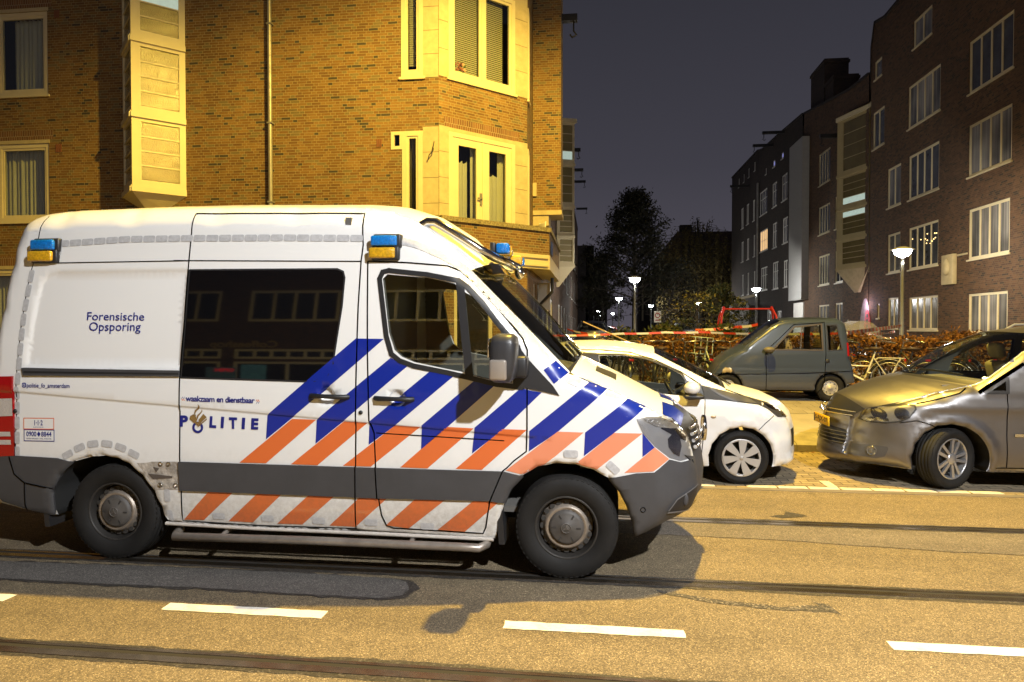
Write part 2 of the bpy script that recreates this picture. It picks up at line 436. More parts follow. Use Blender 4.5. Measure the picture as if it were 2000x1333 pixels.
def skin(sh, parent, parts, mats, strips, step=0.07, nx=11, lining=None, lin_mat=None, cv=None):
    """parts: list of (name, polygon, material index, both sides?, own_object) - later entries win. Everything else is the body.
    strips: (part name or None, material index) for each silhouette edge: the surface across the vehicle."""
    sil = dens(sh.sil, 0.06)
    # keep which silhouette edge each dense point came from
    own = []
    for i in range(len(sh.sil)):
        a, b = sh.sil[i], sh.sil[(i + 1) % len(sh.sil)]; own += [i] * max(1, int(math.ceil(math.hypot(b[0] - a[0], b[1] - a[1]) / 0.06)))
    S = np.array([p[:2] for p in sil]); rr = np.array([p[2] for p in sil]); cr = np.array([p[3] for p in sil])
    t = np.roll(S, -1, 0) - np.roll(S, 1, 0); t /= np.linalg.norm(t, axis=1)[:, None]
    area = np.sum(S[:, 0] * np.roll(S[:, 1], -1) - np.roll(S[:, 0], -1) * S[:, 1])
    nin = np.stack([-t[:, 1], t[:, 0]], 1) * (1 if area > 0 else -1)
    pts = [grid_pts(S, step)]
    for fr in (0.04, 0.12, 0.25, 0.45, 0.7):
        Q = S + nin * (rr * fr)[:, None]; ok = inside(Q, S); Q = Q[ok]
        if len(Q):
            d = pdist(Q, S)[0].min(1); Q = Q[d > (rr[ok] * fr * 0.8)]
        if len(Q): pts.append(Q)
    if sh.extra is not None: pts.append(sh.extra[inside(sh.extra, S)])
    loops = [(sil, True)] + [(dens(p[1], 0.05), True) for p in parts] + [(dens(q, 0.06, False), False) for q in sh.lines]
    P, F = cdt(np.concatenate(pts), loops)
    cen = np.array([P[f].mean(0) for f in F]); ins = inside(cen, S)
    F = [f for f, i in zip(F, ins) if i]; cen = cen[ins]
    lab = np.zeros(len(F), int) - 1
    for k, p in enumerate(parts): lab[inside(cen, p[1])] = k
    w = sh.W(P); objs = {}; sh.base_pts = P
    sh.bvh = BVHTree.FromPolygons([(float(q[0]), float(q[1]), float(v)) for q, v in zip(P, w)], F)
    Nn = {sd: sh.N(P, sd) for sd in (-1, 1)}
    def emit(name, k, sd_list, mi):
        VV = []; FF = []; NN = []
        sel = [f for f, l in zip(F, lab) if l == k]
        used = sorted({i for f in sel for i in f}); mp = {v: i for i, v in enumerate(used)}
        for sd in sd_list:
            o = len(VV); VV += list(np.stack([P[used][:, 0], sd * w[used], P[used][:, 1]], 1)); NN += list(Nn[sd][used])
            for f in sel:
                g = [mp[i] for i in f]; a, b, c = P[f[0]], P[f[1]], P[f[2]]
                ccw = (b[0] - a[0]) * (c[1] - a[1]) - (b[1] - a[1]) * (c[0] - a[0]) > 0
                if ccw != (sd < 0): g = g[::-1]
                FF.append([o + i for i in g])
        return VV, FF, NN
    VV, FF, NN = emit('body', -1, (-1, 1), 0); MI = [0] * len(FF)
    # surface across the vehicle along the silhouette
    k = len(VV); ws = sh.W(S); ss = np.linspace(-1, 1, nx); n = len(S)
    cols = []; SV = np.array([(cv or {}).get(i, (np.nan, np.nan)) for i in range(len(sh.sil))])
    CVX = -nin * cr[:, None]
    if cv:
        m_ = len(sh.sil); own_ = np.array(own); fr = np.zeros(n)
        for i in range(n):
            a_ = np.array(sh.sil[own[i]][:2]); b_ = np.array(sh.sil[(own[i] + 1) % m_][:2]); fr[i] = np.linalg.norm(S[i] - a_) / max(np.linalg.norm(b_ - a_), 1e-6)
        for i in range(n):
            va, vb = SV[own[i]], SV[(own[i] + 1) % m_]; d0 = CVX[i].copy()
            va = d0 if np.isnan(va[0]) else va; vb = d0 if np.isnan(vb[0]) else vb; CVX[i] = va * (1 - fr[i]) + vb * fr[i]
    for i in range(n):
        for q in ss:
            p = S[i] + CVX[i] * (1 - abs(q) ** 2.0); cols.append((p[0], q * ws[i], p[1]))
    G = np.array(cols).reshape(n, nx, 3)
    du = np.roll(G, -1, 0) - np.roll(G, 1, 0); dv = np.gradient(G, axis=1); nr = np.cross(du, dv)
    nr /= np.maximum(np.linalg.norm(nr, axis=2)[..., None], 1e-9)
    flip = np.sum(nr[:, :, 0] * -nin[:, None, 0] + nr[:, :, 2] * -nin[:, None, 1], axis=1) < 0; nr[flip] *= -1
    VV += list(G.reshape(-1, 3)); NN += list(nr.reshape(-1, 3))
    def orient(f):
        a, b, c = (np.array(VV[x]) for x in (f[0], f[1], f[3])); return f if np.dot(np.cross(b - a, c - a), NN[f[0]]) >= 0 else f[::-1]
    for i in range(n):
        j = (i + 1) % n
        for q in range(nx - 1):
            FF.append(orient([k + i * nx + q, k + i * nx + q + 1, k + j * nx + q + 1, k + j * nx + q])); MI.append(strips[own[i]][1])
    names = [strips[own[(f[0] - k) // nx]][0] if f[0] >= k else None for f in FF]
    for nm in [None] + sorted({x for x in names if x}):
        sel = [i for i, x in enumerate(names) if x == nm]; used = sorted({v for i in sel for v in FF[i]}); mp = {v: i for i, v in enumerate(used)}
        objs[nm or 'body'] = mesh_obj(nm or 'body', [VV[v] for v in used], [[mp[v] for v in FF[i]] for i in sel], mats, parent, [MI[i] for i in sel], [NN[v] for v in used])
    for kk, p in enumerate(parts):
        sides = p[3]
        for sd in sides:
            V2, F2, N2 = emit(p[0], kk, (sd,), p[2])
            if F2: objs[(p[0], kk, sd)] = mesh_obj(p[0], V2, F2, mats, parent, [p[2]] * len(F2), N2)
    if lining:
        sel = [f for f, l, c in zip(F, lab, cen) if (l < 0 or not parts[l][4]) and inside([c], lining)[0]]
        VV = []; FF = []
        for sd in (-1, 1):
            o = len(VV); VV += list(np.stack([P[:, 0], sd * (w - 0.045), P[:, 1]], 1)); FF += [[o + i for i in f] for f in sel]
        objs['lining'] = mesh_obj('door_lining', VV, FF, lin_mat, parent)
    return objs

# ---------------------------------------------------------------- ground
def speckled(name, base, lo, hi, rough=0.85, scale=95.0, bump=0.5, big=0.12, tint=None):
    """asphalt: stones of different lightness in a dark binder"""
    m = mat(name, base, rough); g = NG(m); p = g.coord('Object')
    x = g.n.new('ShaderNodeTexVoronoi'); g.L.new(p, x.inputs['Vector']); x.inputs['Scale'].default_value = scale; x.inputs['Randomness'].default_value = 1.0
    r = g.sep(x.outputs['Color'])[0]
    c = g.ramp(r, [(0.0, lo), (0.45, base), (0.78, tuple(v * 1.25 for v in base)), (0.92, hi), (1.0, tuple(min(1, v * 1.5) for v in hi))])
    edge = g.rng(x.outputs['Distance'], 0.0, 0.75, 1.0, 0.68)
    c = g.mix(1.0, c, edge, 'MULTIPLY')
    n = g.noise(p, 1.1, 6, 0.65); c = g.mix(1.0, c, g.ramp(n, [(0.3, (1 - big,) * 3), (0.7, (1 + big,) * 3)]), 'MULTIPLY')
    sp = g.sep(p); st_ = g.noise(g.comb(g.M('MULTIPLY', sp[0], 0.16), g.M('MULTIPLY', sp[1], 2.2), 0.0), 1.0, 5, 0.6); c = g.mix(1.0, c, g.ramp(st_, [(0.32, (0.84,) * 3), (0.66, (1.12,) * 3)]), 'MULTIPLY')
    oil = g.noise(p, 2.6, 3, 0.55); c = g.mix(1.0, c, g.ramp(oil, [(0.66, (1.0,) * 3), (0.78, (0.70, 0.68, 0.66))]), 'MULTIPLY')
    n2 = g.noise(p, 9.0, 5, 0.7); c = g.mix(1.0, c, g.ramp(n2, [(0.3, (0.86,) * 3), (0.7, (1.12,) * 3)]), 'MULTIPLY')
    g.color(c); g.bump(g.M('ADD', edge, g.M('MULTIPLY', g.noise(p, 60.0, 3), 0.6)), bump, 0.006)
    return m
M_asph = speckled('asphalt', (0.190, 0.146, 0.086), (0.095, 0.073, 0.048), (0.36, 0.285, 0.175), scale=190.0, bump=0.3)
M_asph2 = speckled('fine_asphalt', (0.165, 0.138, 0.110), (0.09, 0.075, 0.06), (0.26, 0.22, 0.17), scale=170.0, bump=0.25)
M_patch = speckled('patch_asphalt', (0.115, 0.105, 0.095), (0.06, 0.055, 0.05), (0.21, 0.19, 0.17), scale=190.0, bump=0.2)
M_tar = speckled('tar', (0.050, 0.043, 0.037), (0.022, 0.020, 0.018), (0.11, 0.095, 0.08), rough=0.6, scale=120.0, bump=0.6)
M_steel = mat('rail_steel', (0.30, 0.25, 0.19), 0.24, 0.95, noise=0.25, nscale=14)
M_groove = mat('rail_groove', (0.02, 0.017, 0.014), 0.8)
M_line = mat('road_paint', (0.78, 0.76, 0.70), 0.6); g = NG(M_line); pw_ = g.coord('Object')
k_ = g.M('MAXIMUM', g.rng(g.noise(pw_, 55.0, 5, 0.75), 0.60, 0.70), g.M('MULTIPLY', g.rng(g.noise(pw_, 7.0, 6, 0.75), 0.50, 0.66), 0.35))
g.color(g.mix(k_, (0.78, 0.76, 0.70), (0.26, 0.22, 0.17))); g.bump(g.noise(pw_, 120.0, 3), 0.3, 0.005)
def wobble(pts, amp, step=0.12, closed=True, seed=1):
    rnd = random.Random(seed); q = dens(pts, step, closed); return [(p[0] + rnd.uniform(-amp, amp), p[1] + rnd.uniform(-amp, amp)) for p in q]
def sheet(name, pts, z, m, kind='structure', label=None, cat=None, parent=None, thick=0.0):
    P, F = cdt([], [(pts, True)]); cen = np.array([P[f].mean(0) for f in F]); ins = inside(cen, pts); F = [f for f, i in zip(F, ins) if i]
    mb = MB(); mb.add([(p[0], p[1], z) for p in P], F)
    me = bpy.data.meshes.new(name); me.from_pydata(mb.v, [], mb.f); me.materials.append(m); me.update()
    if len(me.polygons) and me.polygons[0].normal.z < 0: me.flip_normals()
    for p in me.polygons:
        pass
    bm = bmesh.new(); bm.from_mesh(me)
    for f in bm.faces:
        if f.normal.z < 0: f.normal_flip()
    bm.to_mesh(me); bm.free(); box_uv(me)
    o = bpy.data.objects.new(name, me); COL.objects.link(o)
    if parent is not None: o.parent = parent
    return tag(o, label, cat, None, kind)
road = sheet('road', [(-60, -5.2), (60, -5.2), (60, 7.36), (-60, 7.36)], 0.0, M_asph)
sheet('ground', [(-220, -220), (220, -220), (220, 320), (-220, 320)], -0.03, mat('earth', (0.05, 0.045, 0.04), 0.9))
# tram rails: two heads with the groove between, tar joints alongside
def rail_track(yc, name):
    mb = MB()
    mb.mat(0).box(-60, 60, yc - 0.060, yc - 0.004, -0.05, 0.006); mb.box(-60, 60, yc + 0.036, yc + 0.062, -0.05, 0.005)
    mb.mat(1).box(-60, 60, yc - 0.004, yc + 0.036, -0.05, 0.0015)
    tag(mb.build(name, [M_steel, M_groove]), kind='structure')
    for s, w, sd in ((-1, 0.030, 3), (1, 0.022, 5)):
        y0 = yc + (-0.060 if s < 0 else 0.062); rnd = random.Random(sd + int(yc * 10)); xs = np.arange(-14, 14.01, 0.07)
        a = [(x, y0) for x in xs]; b = [(x, y0 + s * (w + rnd.uniform(-0.008, 0.012) + 0.014 * max(0, math.sin(x * 1.7 + yc) + 0.4 * math.sin(x * 5.3)))) for x in xs]
        sheet('tar_joint', a + b[::-1] if s > 0 else a[::-1] + b, 0.0025 + 0.0004 * s, M_tar)
for yc in (1.78, 3.215, 4.56, 6.075): rail_track(yc, 'tram_rail')
# lane line dashes
k = 0
for xx in (-6.65, -4.61, -2.575, -0.515, 1.545, 3.6, 5.65, 7.7):
    q = [(xx, 3.745), (xx + 1.0, 3.745), (xx + 1.0, 3.845), (xx, 3.845)]
    sheet('lane_line', wobble(q, 0.004, 0.06, seed=k), 0.004, M_line); k += 1
# repaired strip along the rail, tar seam round it
strip_ = [(-4.495,4.382),(-2.704,4.424),(-2.107,4.428),(-1.588,4.405),(-1.338,4.398),(-1.233,4.338),(-1.187,4.237),(-1.206,4.125),(-1.32,4.07),(-1.801,4.068),(-2.502,4.092),(-3.208,4.075),(-4.19,4.083)]
sheet('tar_seam', wobble([(p[0] + (0.05 if i in (5, 6, 7) else 0), p[1] + (-0.025 if i > 6 else 0.02)) for i, p in enumerate(strip_)], 0.016, 0.06, seed=4), 0.0032, M_tar)
sheet('road_patch', wobble(strip_, 0.007, 0.08, seed=5), 0.0052, M_patch)
sheet('tar_seam', wobble([(0.379,4.431),(0.741,4.31),(1.09,4.244),(1.342,4.298),(1.312,4.349),(1.396,4.328),(1.42,4.181),(1.37,4.204),(1.106,4.193),(0.731,4.245),(0.405,4.366)], 0.010, 0.06, seed=10), 0.0028, speckled('worn_seam', (0.085, 0.074, 0.060), (0.03, 0.027, 0.023), (0.25, 0.21, 0.16)))
sheet('tar_smear', wobble([(1.52, 6.27), (1.66, 6.34), (1.74, 6.45), (1.86, 6.38), (1.84, 6.27)], 0.03, 0.05, seed=12), 0.0034, M_tar)
# finer, smoother strip between the rails of the far track
b = [(0.973,5.92),(3.449,5.981),(4.965,6.021),(4.509,5.464),(3.118,5.403),(2.068,5.448),(1.343,5.546),(0.876,5.567)]
sheet('road_patch', wobble([(-14, 5.98)] + [(7.5, 5.98), (7.5, 5.45), (4.2, 5.44), (2.6, 5.44), (1.5, 5.58), (0.6, 5.62), (-14, 5.6)], 0.012, 0.1, seed=14), 0.0042, M_asph2)
# parking bay of clinkers with a white block line, then a sloping kerb and the paved square
M_clink = brick_mat('clinker_paving', [(0.35, (0.27, 0.215, 0.135)), (0.35, (0.33, 0.262, 0.165)), (0.3, (0.22, 0.175, 0.115))], (0.045, 0.038, 0.03), 0.21, 0.105, 0.010, False, 0.8)
sheet('parking_bay', [(-40, 7.36), (40, 7.36), (40, 9.62), (-40, 9.62)], 0.002, M_clink)
M_blk = mat('white_block', (0.62, 0.58, 0.48), 0.7, noise=0.22, nscale=10)
mb = MB()
for i in range(-30, 60):
    x = i * 0.315
    if i % 9 != 4: mb.box(x + 0.01, x + 0.305, 7.405, 7.50, -0.02, 0.0065)
for xx in (2.42, 7.9, -3.1):
    for j in range(1): mb.box(xx, xx + 0.1, 7.51 + j * 0.305, 7.51 + j * 0.305 + 0.295, -0.02, 0.0065)
tag(mb.build('parking_line', M_blk), kind='structure')
mb = MB(); mb.box(-40, 40, 7.29, 7.39, -0.02, 0.005); tag(mb.build('gutter', mat('gutter_stone', (0.17, 0.145, 0.115), 0.8, noise=0.2, nscale=5)), kind='structure')
M_kerb = mat('kerb_stone', (0.30, 0.27, 0.22), 0.85, noise=0.25, nscale=6, bump=0.3)
mb = MB()
rnd = random.Random(3)
for i in range(-40, 40):
    x = i * 0.9
    mb.prism([(9.62, -0.02), (9.62, 0.095), (9.66, 0.105), (10.15, 0.20), (10.15, -0.02)], 'x', x + 0.004, x + 0.896)
tag(mb.build('kerb', M_kerb), kind='structure')
mb = MB()
for i in range(220):
    x = rnd.uniform(-6, 8); s = rnd.uniform(0.015, 0.04); y = 9.6 - abs(rnd.gauss(0, 0.03)); a = rnd.uniform(0, 6.28)
    mb.add([(x + s * math.cos(a + t) * (1 if k % 2 else 0.5), y + s * math.sin(a + t) * 0.6, 0.006 + rnd.uniform(0, 0.02)) for k, t in enumerate((0, 1.57, 3.14, 4.71))], [(0, 1, 2, 3)])
tag(mb.build('fallen_leaves', mat('dead_leaf', (0.16, 0.075, 0.025), 0.8, noise=0.4, nscale=30), recalc=False), kind='stuff')
M_tile = brick_mat('paving_slabs', [(0.5, (0.30, 0.265, 0.20)), (0.3, (0.26, 0.23, 0.175)), (0.2, (0.34, 0.30, 0.225))], (0.10, 0.085, 0.06), 0.30, 0.30, 0.008, False, 0.4)
M_conc = mat('smooth_paving', (0.33, 0.29, 0.215), 0.85, noise=0.14, nscale=3, bump=0.15)
def ramp_sheet(name, y0, z0, y1, z1, x0, x1, m):
    mb = MB(); mb.add([(x0, y0, z0), (x1, y0, z0), (x1, y1, z1), (x0, y1, z1)], [(0, 1, 2, 3)]); return tag(mb.build(name, m, uv=True), kind='structure')
ramp_sheet('pavement', 10.15, 0.195, 11.7, 0.27, -40, 40, M_conc)
ramp_sheet('pavement', 11.7, 0.274, 13.0, 0.36, -40, 40, M_tile)
ramp_sheet('pavement', 13.0, 0.36, 90.0, 0.30, -2.2, 13.0, M_tile)
ramp_sheet('pavement', 13.0, 0.356, 15.2, 0.34, -40, -2.2, M_tile)
ramp_sheet('pavement', 13.0, 0.356, 15.2, 0.34, 13.0, 40, M_tile)
sheet('pavement', [(-60, -12), (60, -12), (60, -5.2), (-60, -5.2)], 0.02, M_tile)

# ---------------------------------------------------------------- shared vehicle materials and parts
def base_van(x, z):
    w = 0.99 - 0.115 * (np.clip(z - 1.2, 0, 2) / 1.3) ** 1.5 - 0.03 * np.clip((0.6 - z) / 0.3, 0, 1) ** 2
    w = w - 0.11 * (np.clip(x - 0.9, 0, 3) / 1.7) ** 2 - 0.02 * (np.clip(-1.8 - x, 0, 1) / 0.8) ** 2
    zc = 1.125 - 0.068 * (x + 1.15)
    return w - 0.012 * (1 - sstep((z - zc + 0.006) / 0.02)) * sstep((1.75 - x) / 0.3)
def base_hatch(x, z):
    w = 0.80 - 0.17 * (np.clip(z - 0.85, 0, 2) / 0.6) ** 1.2 - 0.03 * np.clip((0.5 - z) / 0.3, 0, 1) ** 2
    w = w - 0.09 * (np.clip(x - 0.7, 0, 3) / 1.0) ** 2 + 0.018 * np.exp(-((z - 0.72) / 0.1) ** 2)
    for cx in (1.09, -1.25):
        rr = np.sqrt((x - cx) ** 2 + (z - 0.28) ** 2); w = w + 0.014 * sstep((0.45 - rr) / 0.07)
    return w
def base_mpv(x, z):
    w = 0.885 - 0.20 * (np.clip(z - 1.0, 0, 2) / 0.65) ** 1.25 - 0.03 * np.clip((0.45 - z) / 0.25, 0, 1) ** 2
    w = w - 0.10 * (np.clip(-x - 0.9, 0, 3) / 1.2) ** 2 + 0.016 * np.exp(-((z - 0.86) / 0.06) ** 2)
    for cx in (-1.22, 1.46):
        rr = np.sqrt((x - cx) ** 2 + (z - 0.31) ** 2); w = w + 0.02 * sstep((0.50 - rr) / 0.10)
    return w
def base_micro(x, z):
    w = 0.56 - 0.09 * (np.clip(z - 0.85, 0, 2) / 0.6) ** 1.3 - 0.02 * np.clip((0.4 - z) / 0.2, 0, 1) ** 2
    w = w - 0.07 * (np.clip(-x - 0.5, 0, 3) / 0.7) ** 2
    for lz in (0.60, 0.50): w = w - 0.008 * np.exp(-((z - lz) / 0.012) ** 2)
    return w

M_gap = mat('shut_gap', (0.010, 0.010, 0.011), 0.7)
M_under = mat('underbody', (0.012, 0.012, 0.012), 0.9)
M_black = mat('black_trim', (0.018, 0.018, 0.020), 0.45)
M_plast = mat('grey_plastic', (0.052, 0.052, 0.056), 0.55, noise=0.12, nscale=4, bump=0.08, bscale=300)
M_tyre = mat('tyre_rubber', (0.0125, 0.0118, 0.0112), 0.75, 0, 0, 0.3, noise=0.30, nscale=7)
M_chrome = mat('chrome', (0.75, 0.75, 0.76), 0.12, 1.0)
M_glass = glass_mat('clear_glass', (0.80, 0.84, 0.79))
M_glassd = mat('privacy_glass', (0.004, 0.004, 0.005), 0.03, 0, 0.0, 0.6)
M_lens = glass_mat('lamp_glass', (0.93, 0.93, 0.93))
M_refl = mat('lamp_reflector', (0.62, 0.62, 0.63), 0.18, 1.0)
M_ldark = mat('lamp_housing', (0.10, 0.10, 0.105), 0.3, 0.4)
M_amber = mat('amber_lens', (0.62, 0.34, 0.012), 0.2, 0, 0.7, noise=0.35, nscale=60, bump=0.5, bscale=140)
M_blue_l = mat('blue_lens', (0.004, 0.17, 0.56), 0.18, 0, 0.8, noise=0.35, nscale=60, bump=0.5, bscale=140)
M_red_l = mat('red_lens', (0.36, 0.006, 0.008), 0.15, 0, 0.7)
M_int = mat('interior_grey', (0.11, 0.105, 0.098), 0.8)
M_seat = mat('seat_cloth', (0.030, 0.031, 0.034), 0.9)
M_steelrim = mat('steel_rim', (0.27, 0.23, 0.19), 0.45, 0.5, noise=0.3, nscale=12)
M_cap = mat('wheel_cap_grey', (0.075, 0.068, 0.062), 0.6, noise=0.2, nscale=14)
M_alloy = mat('alloy', (0.50, 0.50, 0.51), 0.3, 0.75)
M_disc = mat('brake_dark', (0.03, 0.028, 0.026), 0.7)
def dirty_paint(name, color, z0, z1, dirt=(0.16, 0.125, 0.09), rough=0.32, metal=0.0, amount=0.8, coat=0.6, flake=False):
    m = mat(name, color, rough, metal, coat); g = NG(m); p = g.coord('Object'); z = g.sep(p)[2]
    n = g.noise(p, 5.0, 7, 0.7); n2 = g.noise(p, 26.0, 5, 0.75)
    k = g.M('MULTIPLY', g.rng(g.M('ADD', z, g.M('MULTIPLY', g.M('SUBTRACT', n, 0.5), 0.30)), z1, z0, 0.0, 1.0), g.rng(n2, 0.30, 0.75, 0.25, 1.0))
    k = g.M('MULTIPLY', k, amount)
    g.color(g.mix(k, (*color, 1), (*dirt, 1))); g.rough(g.M('ADD', rough, g.M('MULTIPLY', k, 0.4)))
    return m
def wheel(parent, c, Rr, w, rim_r, kind, outer=-1, steer=0.0, grooves=True):
    """tyre with a rim, built round the y axis with the outer face towards -y and then placed"""
    h = w / 2
    sh_ = [(rim_r - 0.004, -h + 0.022), (rim_r + 0.010, -h + 0.012), (rim_r + 0.03, -h + 0.003), ((rim_r + Rr) / 2, -h - 0.004), (Rr - 0.035, -h + 0.003), (Rr - 0.016, -h + 0.014), (Rr - 0.004, -h + 0.032)]
    gr = [-0.55, -0.18, 0.18, 0.55] if grooves else []
    tread = []
    for gx in gr:
        y = gx * h; tread += [(Rr, y - 0.006), (Rr - 0.009, y - 0.004), (Rr - 0.009, y + 0.004), (Rr, y + 0.006)]
    prof = sh_ + tread + [(r, -y) for r, y in sh_[::-1]]
    M = Matrix.Translation(c) @ Matrix.Rotation(steer, 4, 'Z') @ (Matrix.Rotation(math.pi, 4, 'Z') if outer > 0 else Matrix.Identity(4))
    mb = MB().xf(M); mb.lathe(prof, 'y', 64)
    # tread blocks cut across the shoulder
    nb = 56
    for i in range(nb):
        a = 2 * math.pi * i / nb
        for sgn in (-1, 1):
            mb.xf(M @ Matrix.Rotation(a, 4, 'Y')); y0, y1 = (-h + 0.012, -h + 0.05) if sgn < 0 else (h - 0.05, h - 0.012)
            mb.box(-0.010, 0.010, y0, y1, Rr - 0.03, Rr - 0.0125)
    mb.xf(M)
    t = mb.build('wheel', M_tyre, parent)
    def sub(name, f, mats):
        b = MB().xf(M); f(b); return b.build(name, mats, t)
    def barrel(b):
        b.lathe([(rim_r - 0.002, -h + 0.020), (rim_r - 0.012, -h + 0.014), (rim_r - 0.016, -h + 0.030), (rim_r - 0.028, -h + 0.07), (rim_r - 0.03, h * 0.6)], 'y', 48)
    if kind == 'van':
        def rim(b):
            b.mat(2); barrel(b)
            b.lathe([(rim_r - 0.03, h * 0.55), (rim_r - 0.028, -0.020), (rim_r - 0.036, -0.036)], 'y', 48)
            b.mat(0); b.lathe([(rim_r - 0.036, -0.036), (rim_r - 0.043, -0.042), (0.150, -0.054), (0.142, -0.083), (0.128, -0.086), (0.118, -0.078), (0.0, -0.078)], 'y', 48)
            b.mat(1)
            for i in range(20):
                a = 2 * math.pi * i / 20; ca, sa = math.cos(a), math.sin(a); r = 0.163
                b.xf(M @ Matrix.Translation((r * ca, -0.0575, r * sa)) @ Matrix.Rotation(-a, 4, 'Y')); b.disc((0, 0, 0), 0.015, 'y', 12, 0.019)
            b.xf(M)
        sub('rim', rim, [M_steelrim, M_disc, mat('rim_shadowed', (0.035, 0.032, 0.029), 0.6, 0.3, noise=0.2)])  # barrel colour darkened for the shade inside the wheel
        def cap(b):
            b.mat(0); b.lathe([(0.118, -0.079), (0.112, -0.093), (0.095, -0.101), (0.040, -0.104), (0.034, -0.110), (0.0, -0.110)], 'y', 40)
            b.mat(1)
            for i in range(6):
                a = 2 * math.pi * i / 6 + 0.5
                b.xf(M @ Matrix.Rotation(-a, 4, 'Y')); b.box(-0.005, 0.005, -0.1045, -0.098, 0.068, 0.097)
            b.xf(M); b.mat(2); b.lathe([(0.0335, -0.1105), (0.0335, -0.113), (0.029, -0.113), (0.029, -0.1105)], 'y', 28)
            for i in range(3):
                b.xf(M @ Matrix.Rotation(2 * math.pi * i / 3, 4, 'Y')); b.prism([(-0.0055, 0.0), (0.0055, 0.0), (0.0, 0.030)], 'y', -0.1135, -0.110)
            b.xf(M)
        sub('hub_cap', cap, [M_cap, M_disc, mat('cap_emblem', (0.13, 0.12, 0.11), 0.5, 0.3)])
    elif kind == 'five':
        def rim(b):
            b.mat(1); b.lathe([(rim_r - 0.02, h * 0.2), (0.0, h * 0.2)], 'y', 40); b.mat(0); barrel(b)
            for i in range(5):
                a0 = 2 * math.pi * i / 5 + 0.3
                for da in (-0.17, 0.17):
                    b.xf(M @ Matrix.Rotation(a0, 4, 'Y'))
                    o = 0.030 if da > 0 else -0.030
                    b.prism([(o * 0.55 - 0.014, 0.045), (o * 0.55 + 0.014, 0.045), (o * 1.5 + 0.017, rim_r - 0.012), (o * 1.5 - 0.017, rim_r - 0.012)], 'y', -h + 0.045, -h + 0.022)
            b.xf(M); b.lathe([(0.062, -h + 0.05), (0.060, -h + 0.022), (0.045, -h + 0.016), (0.0, -h + 0.016)], 'y', 28)
        sub('rim', rim, [M_alloy, M_disc])
    elif kind == 'seven':
        def rim(b):
            b.mat(1); b.lathe([(rim_r - 0.02, h * 0.1), (0.0, h * 0.1)], 'y', 40); b.mat(0); barrel(b)
            b.lathe([(rim_r - 0.004, -h + 0.016), (rim_r - 0.022, -h + 0.008), (rim_r - 0.026, -h + 0.02)], 'y', 48)
            for i in range(7):
                b.xf(M @ Matrix.Rotation(2 * math.pi * i / 7, 4, 'Y'))
                b.prism([(-0.012, 0.012), (0.012, 0.012), (0.040, 0.085), (0.062, rim_r - 0.018), (-0.030, rim_r - 0.018), (-0.018, 0.07)], 'y', -h + 0.018, -h + 0.004 )
            b.xf(M); b.lathe([(0.026, -h + 0.01), (0.024, -h), (0.0, -h)], 'y', 24)
        sub('wheel_cover', rim, [mat('cover_silver', (0.46, 0.44, 0.41), 0.42, 0.3), M_disc])
    else:
        def rim(b):
            b.mat(0); barrel(b); b.lathe([(rim_r - 0.02, -h + 0.03), (rim_r - 0.03, -h + 0.03), (rim_r - 0.05, -h + 0.02), (0.03, -h + 0.028), (0.028, -h + 0.015), (0.0, -h + 0.015)], 'y', 36)
            b.mat(1)
            for i in range(8):
                a = 2 * math.pi * i / 8; b.disc(((rim_r - 0.04) * math.cos(a), -h + 0.019, (rim_r - 0.04) * math.sin(a)), 0.010, 'y', 10)
        sub('rim', rim, [mat('rim_pale', (0.42, 0.40, 0.36), 0.5, 0.2), M_disc])
    return t
def seat(parent, x, y, z, m, hd=True, face=1):
    b = MB(); b.rbox(x - 0.26, x + 0.24, y - 0.24, y + 0.24, z, z + 0.16, 0.05)
    b.xf(Matrix.Translation((x - 0.22 * face, y, z + 0.12)) @ Matrix.Rotation(-0.22 * face, 4, 'Y')); b.rbox(-0.07, 0.07, -0.23, 0.23, 0.0, 0.56, 0.05)
    if hd: b.rbox(-0.05, 0.05, -0.13, 0.13, 0.60, 0.78, 0.04)
    return b.build('seat', m, parent)
def steering(parent, x, y, z, face=1):
    b = MB().xf(Matrix.Translation((x, y, z)) @ Matrix.Rotation(-0.5 * face, 4, 'Y'))
    b.tube([(0, 0.18 * math.cos(t), 0.18 * math.sin(t)) for t in np.linspace(0, 2 * math.pi, 25)[:-1]], 0.014, 8, closed=True)
    b.rbox(-0.03, 0.03, -0.16, 0.16, -0.03, 0.03, 0.015); b.rbox(-0.01, 0.3 * face, -0.03, 0.03, -0.03, 0.03, 0.015) if face > 0 else b.rbox(-0.3, 0.01, -0.03, 0.03, -0.03, 0.03, 0.015)
    return b.build('steering_wheel', M_black, parent)
# ---------------------------------------------------------------- the police van
van = thing('police_van', 'white police van with blue and orange diagonal stripes and a dark side window', 'van', (-1.84, 5.48, 0))
VX, VY = -1.84, 5.48
M_vw = dirty_paint('van_white', (0.80, 0.80, 0.785), 0.22, 0.85, (0.26, 0.215, 0.16))
M_vblue = dirty_paint('stripe_blue', (0.0025, 0.019, 0.275), 0.2, 0.7)
M_vor = dirty_paint('stripe_orange', (0.70, 0.150, 0.035), 0.22, 0.75, (0.22, 0.10, 0.05), 0.4)
M_vpk = dirty_paint('stripe_faded', (0.74, 0.255, 0.135), 0.2, 0.6, rough=0.4)
M_tape = mat('reflex_tape', (0.50, 0.505, 0.52), 0.42, 0.1, noise=0.16, nscale=45)
M_ink = mat('van_lettering', (0.012, 0.018, 0.20), 0.4)
M_gold = mat('emblem_gold', (0.30, 0.19, 0.065), 0.4, 0.3)
def rec_panel(poly, depth, soft):
    q = np.array(poly)
    def f(P):
        d = pdist(P, q)[0].min(1) * np.where(inside(P, q), 1, -1); return -depth * sstep((d + soft * 0.3) / soft)
    return f
